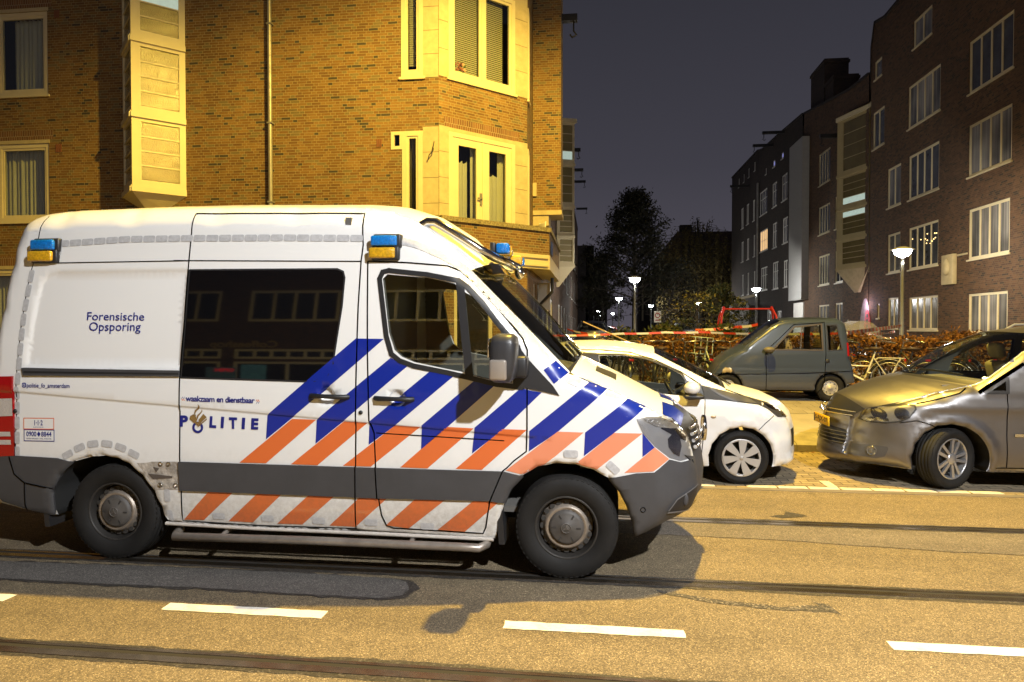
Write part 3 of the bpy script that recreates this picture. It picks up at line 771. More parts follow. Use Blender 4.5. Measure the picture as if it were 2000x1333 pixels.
RECESS = [(-2.296,1.396),(-2.268,1.683),(-2.214,1.999),(-2.16,2.066),(-2.078,2.088),(-1.057,2.092),(-1.081,1.405)]
def handle_cup(c, r):
    return lambda P: -0.034 * np.clip(1 - ((P[:, 0] - c[0]) ** 2 + (P[:, 1] - c[1]) ** 2) / r ** 2, 0, 1) ** 0.5
SLH = (0.002,1.213); CBH = (0.5,1.201)
vsh = Shell([(-2.109,0.299,0.03,0.0),(-2.355,0.324,0.05,0.0),(-2.633,0.372,0.08,0.03),(-2.65,0.56,0.1,0.04),(-2.66,0.75,0.1,0.04),(-2.65,1.1,0.1,0.04),(-2.615,1.452,0.1,0.04),(-2.558,1.838,0.1,0.04),(-2.516,2.17,0.12,0.04),(-2.493,2.381,0.14,0.04),(-2.46,2.483,0.16,0.05),(-2.346,2.548,0.18,0.06),(-2.096,2.577,0.2,0.08),(-1.522,2.584,0.2,0.09),(-0.874,2.58,0.2,0.1),(-0.274,2.568,0.2,0.1),(0.136,2.559,0.2,0.1),(0.348,2.532,0.2,0.11),(0.56,2.445,0.2,0.13),(0.775,2.286,0.18,0.15),(0.971,2.083,0.14,0.15),(1.317,1.736,0.12,0.15),(1.645,1.4,0.1,0.12),(1.666,1.376,0.09,0.1),(1.919,1.273,0.1,0.09),(2.17,1.155,0.12,0.08),(2.287,1.084,0.16,0.09),(2.36,1.05,0.24,0.1),(2.46,0.95,0.3,0.12),(2.51,0.82,0.32,0.12),(2.54,0.65,0.32,0.12),(2.53,0.52,0.3,0.12),(2.46,0.43,0.25,0.1),(2.33,0.385,0.14,0.04),(2.098,0.29,0.03,0.0),(2.08,0.394,0.03,0.0),(2.042,0.506,0.03,0.0),(1.994,0.599,0.03,0.0),(1.92,0.683,0.03,0.0),(1.822,0.737,0.03,0.0),(1.7,0.773,0.03,0.0),(1.577,0.78,0.03,0.0),(1.454,0.753,0.03,0.0),(1.354,0.693,0.03,0.0),(1.268,0.601,0.03,0.0),(1.226,0.503,0.03,0.0),(1.162,0.246,0.03,0.0),(0.193,0.268,0.04,0.0),(-0.563,0.262,0.04,0.0),(-1.234,0.285,0.03,0.0),(-1.258,0.393,0.03,0.0),(-1.308,0.513,0.03,0.0),(-1.392,0.618,0.03,0.0),(-1.495,0.701,0.03,0.0),(-1.587,0.739,0.03,0.0),(-1.691,0.755,0.03,0.0),(-1.797,0.746,0.03,0.0),(-1.932,0.709,0.03,0.0),(-2.037,0.612,0.03,0.0),(-2.108,0.499,0.03,0.0)], base_van, [rec_panel(RECESS, 0.014, 0.035), handle_cup(SLH, 0.058), handle_cup(CBH, 0.058)])
ex = []
vsh.lines = [[(-2.6, 1.125 - 0.068 * -1.45 + dz), (1.42, 1.125 - 0.068 * 2.57 + dz)] for dz in (-0.012, -0.004, 0.004, 0.014)]
for c in (SLH, CBH):
    for rr_ in (0.015, 0.035, 0.05, 0.057, 0.062):
        for t in np.linspace(0, 6.28, 18)[:-1]: ex.append((c[0] + rr_ * math.cos(t), c[1] + rr_ * math.sin(t)))
for dd in (0.0, 0.012, 0.03):
    q_ = np.array(dens(RECESS, 0.05)); cc = q_.mean(0); ex += [tuple(p) for p in cc + (q_ - cc) * (1 - dd * 1.6)]
vsh.extra = np.array(ex)
FRONT_DOOR = [(0.275,2.139),(0.288,1.543),(0.295,1.334),(0.302,1.048),(0.334,0.962),(0.344,0.731),(0.357,0.548),(0.381,0.394),(0.413,0.321),(0.46,0.307),(1.083,0.291),(1.102,0.335),(1.133,0.522),(1.22,0.724),(1.247,0.745),(1.295,0.794),(1.378,0.858),(1.384,1.01),(1.384,1.533),(1.351,1.608),(1.171,1.821),(1.034,1.965),(0.917,2.068),(0.827,2.102),(0.548,2.127)]
SLIDE = [(-1.043,2.508),(-1.039,2.358),(-1.048,2.103),(-1.06,1.683),(-1.081,1.325),(-1.092,0.764),(-1.083,0.526),(-1.092,0.302),(-0.543,0.288),(0.19,0.292),(0.202,0.731),(0.211,1.333),(0.216,1.824),(0.227,2.139),(0.238,2.25),(0.22,2.484)]
CABWIN = [(0.384,2.017),(0.416,2.048),(0.697,2.021),(0.886,1.981),(0.908,1.953),(0.969,1.381),(0.842,1.404),(0.619,1.448),(0.53,1.485),(0.479,1.53),(0.437,1.648)]
QUART = [(0.951,1.925),(1.014,1.89),(1.159,1.717),(1.281,1.56),(1.283,1.315),(1.139,1.335),(1.014,1.364)]
DARKW = [(-1.038,2.092),(0.056,2.088),(0.1,2.069),(0.112,2.027),(0.099,1.824),(0.054,1.504),(0.045,1.414),(0.003,1.352),(-0.07,1.318),(-0.133,1.31),(-1.072,1.329),(-1.056,1.604)]
pads = [[(-1.099,0.731),(0.202,0.725),(0.344,0.724),(1.223,0.721),(1.354,0.69),(1.268,0.598),(1.226,0.506),(1.133,0.522),(0.356,0.516),(0.193,0.518),(-1.09,0.526)],
        [(-2.664,0.725),(-2.398,0.743),(-2.047,0.734),(-1.914,0.702),(-2.017,0.61),(-2.091,0.497),(-2.112,0.31),(-2.299,0.347),(-2.515,0.401),(-2.657,0.547)],
        [(1.926,0.686),(2.1,0.722),(2.22,0.729),(2.321,0.806),(2.397,0.78),(2.486,0.779),(2.493,0.754)] + [(2.43, 0.82), (2.505, 0.79), (2.53, 0.65), (2.52, 0.53), (2.44, 0.44), (2.30, 0.395)] + [(2.101,0.299),(2.083,0.395),(2.045,0.507),(1.997,0.596)]]
BUMP_R, BUMP_F = pads[1], pads[2] + [(2.2, 0.33), (2.1, 0.25)]
w_, d_, g_, k_ = 0, 1, 3, 4
strips = [(None, d_)] + [(None, g_)] * 3 + [(None, w_)] * 16 + [('windscreen', 2)] * 2 + [(None, k_)] + [('bonnet', w_)] * 4 + [('grille', k_)] * 2 + [('bumper', g_)] * 4 + [(None, d_)] * 30
BOTH = (-1, 1)
vo = skin(vsh, van, [(*n_, 3, BOTH, 0) for n_ in (('bumper_base', BUMP_R), ('bumper_base', BUMP_F))] + [('sliding_door', SLIDE, 0, BOTH, 0), ('cab_door', FRONT_DOOR, 0, BOTH, 0), ('side_window', DARKW, 5, BOTH, 0), ('cab_window', CABWIN, 2, BOTH, 1), ('quarter_window', QUART, 2, BOTH, 1)],
          [M_vw, M_under, M_glass, M_plast, M_black, M_glassd], strips, 0.05, 13, lining=[(0.25, 0.7), (2.0, 0.7), (2.0, 1.2), (1.6, 1.5), (0.8, 2.5), (0.2, 2.5)], lin_mat=M_int)
# window rubber
def ring(poly, w): return ribbon(poly, w, True)
drape(vsh, 'window_seal', ribbon([(0.363,2.017),(0.383,2.063),(0.426,2.073),(0.697,2.042),(0.909,1.999),(0.973,1.953),(1.08,1.842),(1.176,1.717),(1.319,1.554),(1.35,1.479),(1.348,1.285),(1.18,1.304),(0.993,1.347),(0.843,1.38),(0.613,1.423),(0.516,1.457),(0.458,1.502),(0.42,1.624)], 0.034, True) + ribbon([(0.924,1.974),(0.996,1.364)], 0.055), 0.006, M_black, van, sides=BOTH)
drape(vsh, 'window_seal', ribbon(DARKW, 0.012, True), 0.003, M_black, van, sides=BOTH)
drape(vsh, 'mirror_base', [[(1.315,1.571),(1.389,1.474),(1.555,1.297),(1.597,1.233),(1.482,1.259),(1.348,1.285),(1.29,1.302),(1.295,1.513)]], 0.008, M_black, van, skirt=0.01, sides=BOTH)
seams(vsh, 'shut_line', [FRONT_DOOR + FRONT_DOOR[:1], SLIDE + SLIDE[:1]], 0.009, M_gap, van)
seams(vsh, 'shut_line', [[(-2.246,2.519),(-2.252,2.288),(-2.31,1.985),(-2.344,1.683),(-2.367,1.309),(-2.393,0.743)], [(-2.159,2.155),(-1.053,2.159)], [(-1.164,2.162),(0.227,2.139)], [(1.656,1.377),(1.796,1.329),(1.919,1.271),(2.046,1.213),(2.17,1.153),(2.287,1.083)], [(0.348,0.963),(1.23,0.927)]], 0.007, M_gap, van)
# plastic cladding, bumpers
drape(vsh, 'side_cladding', pads[:1], 0.016, M_plast, van, skirt=0.01, sides=BOTH)
drape_each(vsh, 'bumper', pads[1:], 0.012, M_plast, van, skirt=0.01, sides=BOTH)
seams(vsh, 'shut_line', [[(0.202,0.731),(0.202,0.515)], [(0.344,0.731),(0.356,0.512)], [(1.22,0.724),(1.133,0.518)], [(-2.432,0.738),(-2.391,0.611),(-2.307,0.549),(-2.106,0.515)], [(-2.307,0.549),(-2.318,0.339)]], 0.008, M_gap, van, off=0.019)
# fog lamp, recess shade and edge highlight in colour, sensor in the front bumper
drape(vsh, 'bumper_recess_shade', [[(2.301,0.47),(2.36,0.545),(2.46,0.59),(2.517,0.606),(2.492,0.521),(2.462,0.456)]], 0.020, mat('recess_shade', (0.016, 0.016, 0.018), 0.5), van, step=0.03)  # dark patch laid proud of the bumper; recess shade put in its colour
drape(vsh, 'bumper_lip_highlight', ribbon([(2.301,0.466),(2.408,0.46),(2.477,0.454),(2.508,0.512)], 0.010) + ribbon([(2.304,0.477),(2.36,0.545),(2.46,0.59),(2.512,0.608)], 0.007), 0.024, mat('edge_highlight', (0.14, 0.14, 0.145), 0.4), van)  # paler ribbons painted as the highlight along the recess edge
fl = (2.434,0.532)
p = MB(); p.ball((fl[0], -vsh.W([fl])[0] - 0.024, fl[1]), 0.036, 14, 10, (0.55, 0.35, 1.2)); p.build('fog_lamp', M_plast, van)
seams(vsh, 'parking_sensor', [[(2.145 + 0.016 * math.cos(t), 0.485 + 0.016 * math.sin(t)) for t in np.linspace(0, 6.3, 14)]], 0.004, M_gap, van, off=0.016, sides=(-1,))
# headlamp: dark bowl, reflector, clear cover
HL = [(2.099,1.08),(2.174,1.09),(2.294,1.08),(2.402,1.052),(2.437,1.024),(2.481,0.886),(2.483,0.792),(2.397,0.787),(2.321,0.816),(2.22,0.899),(2.142,0.989)]
hl = drape(vsh, 'headlamp', [HL], 0.002, mat('headlamp_bowl', (0.26, 0.26, 0.27), 0.4, 0.25), van, sides=BOTH, step=0.04)
drape(vsh, 'lamp_reflector', [[(2.289,1.063),(2.413,1.019),(2.458,0.938),(2.442,0.907),(2.342,0.962),(2.264,1.009)], [(2.309,0.939),(2.343,0.968),(2.395,0.948),(2.407,0.882),(2.39,0.818),(2.347,0.843),(2.315,0.886)]], 0.006, M_refl, hl, step=0.03, sides=BOTH, pillow=-0.003)
drape(vsh, 'lamp_lens', [[(2.146,1.075),(2.268,1.074),(2.396,1.033),(2.431,0.994),(2.368,0.997),(2.229,1.024)]], 0.006, mat('ribbed_lens', (0.35, 0.35, 0.36), 0.15, 0.6, bump=0.8, bscale=90), hl, step=0.03, sides=BOTH)
drape(vsh, 'lamp_cover', [HL], 0.010, M_lens, hl, sides=BOTH, step=0.04, pillow=0.02)

b = MB()
for z in (0.84, 0.885, 0.93, 0.975):
    b.tube([(2.52 + 0.12 * (1 - (y / 0.6) ** 2) - (z - 0.82) * 0.25, y, z) for y in np.linspace(-0.55, 0.55, 13)], 0.014, 8)
b.build('grille_bar', M_chrome, van)
b = MB().xf(Matrix.Translation((2.665, 0, 0.90))); b.lathe([(0.10, 0), (0.10, 0.02), (0.085, 0.02), (0.085, 0)], 'x', 28)
for i in range(3):
    b.xf(Matrix.Translation((2.665, 0, 0.90)) @ Matrix.Rotation(2 * math.pi * i / 3, 4, 'X')); b.prism([(-0.012, 0), (0.012, 0), (0, 0.09)], 'x', 0.0, 0.016)
b.build('star_emblem', M_chrome, van)
# livery
BL = [[(0.207,1.61),(0.223,1.607),(0.402,1.605),(0.246,1.47),(0.08,1.329),(-0.265,1.047),(-0.446,0.903),(-0.433,1.073)],
      [(0.451,1.476),(0.516,1.45),(0.573,1.423),(0.467,1.336),(0.122,1.044),(-0.085,0.88),(-0.075,1.047)],
      [(0.726,1.388),(0.843,1.373),(0.902,1.367),(0.483,1.018),(0.295,0.881),(0.302,1.041)],
      [(1.042,1.337),(1.18,1.308),(0.84,1.008),(0.662,0.857),(0.669,1.022)],
      [(1.341,1.28),(1.385,1.269),(1.48,1.252),(1.23,1.008),(1.012,0.837),(1.032,1.013)],
      [(1.796,1.322),(1.912,1.275),(1.586,0.992),(1.395,0.858),(1.399,0.996)],
      [(2.049,1.211),(2.165,1.152),(1.955,0.988),(1.759,0.834),(1.767,0.99)],
      [(2.142,0.986),(2.22,0.892),(2.142,0.831)],
      [(1.493,1.401),(1.568,1.46),(1.653,1.379),(1.561,1.31)]]
OR = [[(-0.254,1.049),(-0.079,1.047),(-0.447,0.736),(-0.644,0.735)], [(0.123,1.04),(0.289,1.033),(-0.072,0.731),(-0.264,0.733)], [(0.483,1.018),(0.659,1.012),(0.309,0.731),(0.111,0.732)],
      [(0.84,1.015),(1.025,1.008),(0.706,0.729),(0.516,0.731)], [(1.218,1.006),(1.382,1.003),(1.078,0.728),(0.9,0.731)],
      [(-0.879,0.523),(-0.695,0.523),(-0.929,0.314),(-1.082,0.311)], [(-0.515,0.52),(-0.335,0.521),(-0.562,0.309),(-0.744,0.312)], [(-0.143,0.516),(0.046,0.518),(-0.197,0.307),(-0.381,0.307)],
      [(0.223,0.512),(0.418,0.512),(0.189,0.305),(0.001,0.307)], [(0.615,0.513),(0.821,0.513),(0.568,0.308),(0.406,0.324)], [(1.018,0.515),(1.192,0.513),(0.956,0.298),(0.769,0.305)]]
PK = [[(1.586,0.994),(1.757,0.99),(1.568,0.827),(1.478,0.758),(1.362,0.7),(1.24,0.728)], [(1.955,0.988),(2.141,0.986),(1.845,0.746),(1.707,0.784)], [(2.22,0.892),(2.318,0.809),(2.213,0.736),(2.023,0.725)]]
drape(vsh, 'livery_stripes', BL + OR + PK, 0.0030, [M_vblue, M_vor, M_vpk], van, 0.045, midx=[0] * len(BL) + [1] * len(OR) + [2] * len(PK), sides=BOTH)
def rrect(cx, cz, w, h, a=0.0, r=0.25):
    ca, sa = math.cos(a), math.sin(a); rr = r * h; pts = []
    for sx_, sz_, t0 in ((1, 1, 0), (-1, 1, 90), (-1, -1, 180), (1, -1, 270)):
        for t in (0, 45, 90):
            u = sx_ * (w / 2 - rr) + rr * math.cos(R(t0 + t)); v = sz_ * (h / 2 - rr) + rr * math.sin(R(t0 + t)); pts.append((cx + u * ca - v * sa, cz + u * sa + v * ca))
    return pts
TP = []
def tape_line(pts, n, w, h):
    q = np.array(pts); s = np.r_[0, np.cumsum(np.linalg.norm(np.diff(q, axis=0), axis=1))]
    for t in (np.linspace(0, s[-1], n)):
        x, z = np.interp(t, s, q[:, 0]), np.interp(t, s, q[:, 1]); e = 0.03
        x1, z1 = np.interp(min(t + e, s[-1]), s, q[:, 0]), np.interp(min(t + e, s[-1]), s, q[:, 1]); x0, z0 = np.interp(max(t - e, 0), s, q[:, 0]), np.interp(max(t - e, 0), s, q[:, 1])
        TP.append(rrect(x, z, w, h, math.atan2(z1 - z0, x1 - x0)))
tape_line([(-2.042,2.298),(-1.533,2.322),(-1.037,2.321),(-0.362,2.314),(0.188,2.301)], 24, 0.092, 0.047)
tape_line([(0.499,2.279),(0.599,2.255),(0.693,2.218),(0.788,2.175),(0.88,2.121),(0.961,2.06),(1.044,1.98),(1.22,1.797),(1.372,1.638),(1.485,1.499)], 16, 0.097, 0.05)
tape_line([(-2.076,2.258),(-2.08,2.186)], 1, 0.09, 0.05)
tape_line([(-2.287,2.06),(-2.325,1.777),(-2.343,1.496),(-2.354,1.309)], 8, 0.09, 0.045)
tape_line([(-2.369,1.203),(-2.376,0.766)], 5, 0.09, 0.042)
tape_line([(-1.964,0.762),(-1.865,0.816),(-1.759,0.845),(-1.651,0.847),(-1.543,0.823),(-1.444,0.778)], 6, 0.088, 0.05)
for q in [(-0.813,0.347),(-0.448,0.343),(-0.074,0.34),(0.302,0.341),(0.698,0.328)]: TP.append(rrect(q[0], q[1], 0.092, 0.046))
for q, a in zip([(1.689,1.326),(1.938,1.216),(1.673,0.846),(1.949,0.758)], (-0.35, -0.42, 0.0, -0.75)): TP.append(rrect(q[0], q[1], 0.095, 0.05, a))
tape_line([(-1.194,0.486),(-1.185,0.334)], 2, 0.09, 0.045)
drape_each(vsh, 'reflective_tape', TP, 0.0045, M_tape, van, step=0.1)
# words and marks
def words(body, a, b, cap, m, drop=0.0, **kw):
    """letters between two baseline points a, b with the given height"""
    vs, fs = fit_text(body, 0, 1, 0, 1, **kw)
    return flat_on(vsh, 'lettering', [(a[0] + v[0] * (b[0] - a[0]), a[1] + v[0] * (b[1] - a[1]) + (v[1] - drop) * cap) for v in vs], fs, 0.0050, m, van)
def hgt(p, q): return q[1] - p[1]
words('Forensische', *[(-1.823,1.735),(-1.375,1.731)], hgt(*[(-1.694,1.735),(-1.698,1.794)]), M_ink, bold=0.006, shear=0.015)
words('Opsporing', *[(-1.803,1.657),(-1.399,1.656)], hgt(*[(-1.689,1.637),(-1.693,1.72)]), M_ink, drop=0.22, bold=0.006, shear=0.015)
words('politie_fo_amsterdam', *[(-2.278,1.245),(-1.931,1.245)], hgt(*[(-2.125,1.239),(-2.125,1.28)]), M_ink, drop=0.2, bold=0.012)
words('waakzaam en dienstbaar', *[(-1.034,1.163),(-0.519,1.155)], hgt(*[(-0.779,1.161),(-0.778,1.202)]), M_ink, bold=0.02, spacing=0.92)
b2 = [(-2.319,1.28),(-2.287,1.28),(-2.287,1.245),(-2.319,1.244)]
drape(vsh, 'account_mark', [rrect((b2[0][0] + b2[2][0]) / 2, (b2[0][1] + b2[2][1]) / 2, 0.034, 0.036)], 0.0028, M_ink, van)
flat_on(vsh, 'account_mark', *(lambda c: ([(c[0] + r * math.cos(t), c[1] + r * math.sin(t)) for t in np.linspace(0, 2 * math.pi, 16, False) for r in (0.007, 0.0105)], [(2 * i, 2 * i + 1, (2 * i + 3) % 32, (2 * i + 2) % 32) for i in range(16)]))(((b2[0][0] + b2[2][0]) / 2, (b2[0][1] + b2[2][1]) / 2)), 0.0040, M_vw, van)
def chev(p, s, d):
    x, z = p; up = [(x, z), (x + d * s * 0.55, z + s), (x + d * s * 0.85, z + s), (x + d * s * 0.3, z)]; dn = [(x, z), (x + d * s * 0.3, z), (x + d * s * 0.85, z - s), (x + d * s * 0.55, z - s)]
    return up, dn
cu, cd = [], []
for p, d in zip([(-1.067,1.181),(-1.054,1.18),(-0.485,1.167),(-0.498,1.167)], (1, 1, -1, -1)):
    u, v = chev(p, 0.014, d); (cu if d > 0 else cd).append(u); (cd if d > 0 else cu).append(v)
drape(vsh, 'chevron_mark', cu, 0.0028, M_ink, van); drape(vsh, 'chevron_mark', cd, 0.0028, M_vor, van)
def quad_words(body, A, B, C, D, m, **kw):
    vs, fs = fit_text(body, 0, 1, 0, 1, **kw)
    return flat_on(vsh, 'lettering', [tuple((np.array(A) * (1 - u) + np.array(B) * u) * (1 - v) + (np.array(D) * (1 - u) + np.array(C) * u) * v) for u, v in vs], fs, 0.0050, m, van)
for ch, q in (('P', [(-1.089,0.981),(-1.026,0.982),(-1.024,1.062),(-1.084,1.061)]), ('L', [(-0.866,0.978),(-0.814,0.975),(-0.81,1.058),(-0.859,1.059)]), ('I', [(-0.781,0.977),(-0.759,0.976),(-0.752,1.055),(-0.775,1.057)]),
              ('T', [(-0.718,0.973),(-0.657,0.972),(-0.657,1.053),(-0.718,1.054)]), ('I', [(-0.625,0.973),(-0.602,0.971),(-0.596,1.051),(-0.619,1.052)]), ('E', [(-0.555,0.971),(-0.502,0.97),(-0.497,1.049),(-0.55,1.05)])):
    quad_words(ch, *q, M_ink, bold=0.05)
oc = (-0.952,0.978); r0, r1 = 0.041, 0.024
flat_on(vsh, 'lettering', [(oc[0] + r * math.cos(t), oc[1] + r * math.sin(t)) for t in np.linspace(0, 2 * math.pi, 32, False) for r in (r1, r0)], [(2 * i, 2 * i + 1, (2 * i + 3) % 64, (2 * i + 2) % 64) for i in range(32)], 0.0050, M_ink, van)
Z = lambda L: [(330 + x / 10.0, 760 + y / 10.0) for x, y in L]
EMB = [[(-1.013,1.038),(-1.008,1.057),(-0.983,1.072),(-0.962,1.047),(-0.954,1.03),(-0.96,1.02),(-0.951,1.014),(-0.941,1.021),(-0.946,1.032),(-0.929,1.049),(-0.909,1.075),(-0.883,1.051),(-0.952,0.99),(-1.006,1.031)],
       [(-0.952,0.989),(-0.883,1.044),(-0.883,1.033),(-0.952,0.978)],
       [(-0.946,1.146),(-0.93,1.132),(-0.929,1.121),(-0.948,1.105),(-0.965,1.086),(-0.969,1.072),(-0.96,1.048),(-0.973,1.063),(-0.977,1.083),(-0.971,1.101),(-0.945,1.12),(-0.938,1.133)],
       [(-0.92,1.111),(-0.915,1.093),(-0.927,1.076),(-0.944,1.059),(-0.951,1.036),(-0.958,1.047),(-0.954,1.065),(-0.936,1.08),(-0.923,1.094)]]
drape(vsh, 'police_emblem', EMB, 0.0060, M_gold, van, step=0.03)
# phone number stickers
for q, txt, fr in (([(-2.32,0.941),(-2.073,0.944),(-2.072,1.023),(-2.318,1.02)], '1\u00b71\u00b72', M_vor), ([(-2.318,0.854),(-2.072,0.856),(-2.071,0.937),(-2.317,0.935)], '0900 \u25c6 8844', M_ink)):
    drape(vsh, 'sticker', [q], 0.0026, M_vw, van); drape(vsh, 'sticker', ribbon(q, 0.006, True), 0.0032, fr, van)
    A, B, C, D = (np.array(p) for p in q)
    e = (lambda u, v: tuple((A * (1 - u) + B * u) * (1 - v) + (D * (1 - u) + C * u) * v))
    if '9' in txt:
        quad_words('0900', e(.08, .40), e(.42, .40), e(.42, .86), e(.08, .86), M_ink, bold=0.02); quad_words('8844', e(.58, .40), e(.92, .40), e(.92, .86), e(.58, .86), M_ink, bold=0.02)
        drape(vsh, 'sticker', [[e(.44, .63), e(.5, .38), e(.56, .63), e(.5, .88)]], 0.0050, M_ink, van); quad_words('GEEN SPOED, WEL POLITIE', e(.08, .14), e(.92, .14), e(.92, .27), e(.08, .27), M_ink)
    else:
        quad_words('1\u00b71\u00b72', e(.36, .34), e(.64, .34), e(.64, .82), e(.36, .82), M_ink, bold=0.02); quad_words('als elke seconde telt', e(.33, .14), e(.67, .14), e(.67, .24), e(.33, .24), M_vblue)
# rear sliding rail, tail lamp, bare patch behind the wheel arch, lock, handles
drape(vsh, 'door_rail', [[(-2.318,1.388),(-1.081,1.379),(-1.08,1.336),(-2.303,1.332)]], 0.016, M_plast, van, skirt=0.02)
drape(vsh, 'door_rail', [[(-2.296,1.366),(-1.084,1.361),(-1.084,1.35),(-2.295,1.351)]], 0.0175, M_gap, van)
TL = [(-2.635,1.32),(-2.393,1.327),(-2.396,1.082),(-2.393,0.743),(-2.664,0.725)]
tl = drape(vsh, 'tail_lamp', [TL], 0.014, M_red_l, van, skirt=0.012, sides=BOTH)
drape(vsh, 'clear_section', [[(-2.651,1.154),(-2.402,1.165),(-2.399,1.037),(-2.666,1.021)], [(-2.571,0.915),(-2.421,0.919),(-2.417,0.886),(-2.572,0.881)], [(-2.572,0.855),(-2.417,0.859),(-2.414,0.825),(-2.572,0.821)]], 0.017, mat('clear_lens', (0.62, 0.58, 0.54), 0.2, 0.2, 0.6, bump=0.6, bscale=120), tl, sides=BOTH)
drape(vsh, 'rust_patch', [[(-1.421,0.712),(-1.354,0.717),(-1.307,0.726),(-1.095,0.731),(-1.098,0.53),(-1.275,0.524),(-1.309,0.572),(-1.359,0.64)]], 0.002, mat('bare_metal', (0.42, 0.38, 0.33), 0.6, 0.2, noise=0.5, nscale=16, bump=0.9, bscale=30), van)
drape(vsh, 'rust_patch', [[(-1.335,0.641),(-1.147,0.627),(-1.147,0.613),(-1.296,0.601)], [(-1.295,0.689),(-1.248,0.68),(-1.272,0.65)], [(-1.25,0.57),(-1.226,0.57),(-1.227,0.548),(-1.25,0.547)]], 0.006, mat('torn_edge', (0.09, 0.07, 0.055), 0.8), van)
for q in [(-1.236,0.713),(-1.177,0.713),(-1.242,0.562),(-1.124,0.562)]:
    b = MB(); b.lathe([(0.016, 0.004), (0.016, -0.010), (0.008, -0.010), (0.008, -0.004), (0, -0.004)], 'y', 14, (q[0], -vsh.W([q])[0], q[1])); b.build('bolt', M_chrome, van)
for c, q in ((SLH, [(-0.11,1.214),(0.158,1.208)]), (CBH, [(0.346,1.202),(0.612,1.198)])):
    y = -0.99 - 0.030; b = MB()
    b.tube([(q[0][0], y + 0.030, q[0][1]), (q[0][0] + 0.03, y, q[0][1]), (c[0], y - 0.006, c[1]), (q[1][0] - 0.03, y, q[1][1]), (q[1][0], y + 0.030, q[1][1])], [0.017, 0.018, 0.015, 0.018, 0.017], 10)
    b.build('door_handle', M_black, van)
q = (0.244,1.103); b = MB(); b.lathe([(0.014, 0.02), (0.014, -0.012), (0, -0.012)], 'y', 14, (q[0], -0.985, q[1])); b.build('lock', M_black, van)
q = (-2.384,1.071); b = MB(); b.lathe([(0.014, 0.02), (0.014, -0.014), (0, -0.014)], 'y', 12, (q[0], -vsh.W([q])[0], q[1])); b.build('lock', M_black, van)
# step tube below the sill
q = [(-2.982,0.226),(-2.955,0.209),(-1.972,0.218),(-0.897,0.215),(-0.776,0.213),(-0.727,0.238)]
b = MB(); P = [(x - VX, -1.02, z) for x, z in q]; P[0] = (P[0][0], -0.90, P[0][2]); P[-1] = (P[-1][0], -0.88, P[-1][2] + 0.01)
P = [P[0], (P[0][0] + 0.012, -0.97, P[1][2] + 0.004)] + P[1:5] + [(P[5][0] - 0.008, -0.96, P[4][2] + 0.006), P[5]]
b.tube(P, 0.029, 14)
for x in (P[2][0] + 0.35, P[4][0] - 0.35): b.tube([(x, -1.0, 0.22), (x, -0.80, 0.27)], 0.018, 8)
b.build('step_tube', mat('worn_tube', (0.33, 0.29, 0.25), 0.42, 0.6, noise=0.25, nscale=9), van)
# sill edge
b = MB(); b.tube([(p_[0], -0.955, p_[1] - 0.004) for p_ in [(-1.218,0.284),(-0.554,0.27),(0.192,0.267),(1.155,0.258)]], 0.014, 8); b.build('sill', dirty_paint('sill_paint', (0.62, 0.58, 0.53), 0.1, 0.4), van)
# flashing lamps on the flank
def flash(px, m):
    (x0, z0), (x1, z1) = px; x0, x1 = x0 - VX, x1 - VX; cx, cz = (x0 + x1) / 2, (z0 + z1) / 2
    yy = -float(vsh.W([(cx, cz)])[0]); b = MB(); b.rbox(x0 + 0.010, x1 + 0.024, yy - 0.035, yy + 0.06, z1 - 0.012, z0 + 0.012, 0.012); o = b.build('flasher', M_black, van)
    b = MB(); b.rbox(x0, x1, yy - 0.062, yy - 0.030, z1, z0, 0.015, 3); b.build('lens', m, o)
for (px, m) in (([(-4.109,2.324),(-3.921,2.247)], M_blue_l), ([(-4.127,2.242),(-3.93,2.165)], M_amber), ([(-1.535,2.312),(-1.351,2.239)], M_blue_l), ([(-1.547,2.23),(-1.362,2.155)], M_amber)): flash(px, m)
# wing mirrors
for sd in (-1, 1):
    q = [(-0.668,1.644),(-0.495,1.335)]; x0, x1 = q[0][0] - VX, q[1][0] - VX; z1, z0 = q[0][1], q[1][1]; y = -1.20
    b = MB(); bm = bmesh.new(); bmesh.ops.create_cube(bm, size=1.0); bmesh.ops.subdivide_edges(bm, edges=bm.edges[:], cuts=4, use_grid_fill=True)
    for v in bm.verts:
        p = v.co * 2; n4 = (abs(p.x) ** 5 + abs(p.y) ** 4 + abs(p.z) ** 6) ** (1 / 5.0); p = p / max(n4, 1e-6) if n4 > 0 else p
        tz = (p.z + 1) / 2; hx = (x1 - x0) / 2 * (0.93 + 0.07 * tz)
        v.co = Vector(((x0 + x1) / 2 + p.x * hx + 0.008 * p.z, (y + p.y * 0.125) * -sd, (z0 + z1) / 2 + p.z * (z1 - z0) / 2))
    b.frombm(bm, True); mo = b.build('wing_mirror', mat('mirror_black', (0.032, 0.032, 0.035), 0.38, bump=0.05, bscale=400), van)
    b = MB(); b.rbox(x0 + 0.01, x0 + 0.12, (y - 0.119) * -sd - 0.02, (y - 0.119) * -sd + 0.02, z0 + 0.02, z0 + 0.15, 0.015); b.build('signal_lens', mat('signal_clear', (0.34, 0.30, 0.26), 0.2, 0.3, 0.8), mo)
    b = MB(); b.rbox(x1 - 0.06, x1 + 0.05, -0.94 * -sd - 0.16, -0.94 * -sd + 0.16, z0 + 0.02, z0 + 0.16, 0.02); b.build('mirror_arm', M_black, mo)
    b = MB(); b.rbox(x0 - 0.006, x0 + 0.006, y * -sd - 0.09, y * -sd + 0.09, z0 + 0.16, z1 - 0.03, 0.003); b.build('mirror_glass', M_chrome, mo)
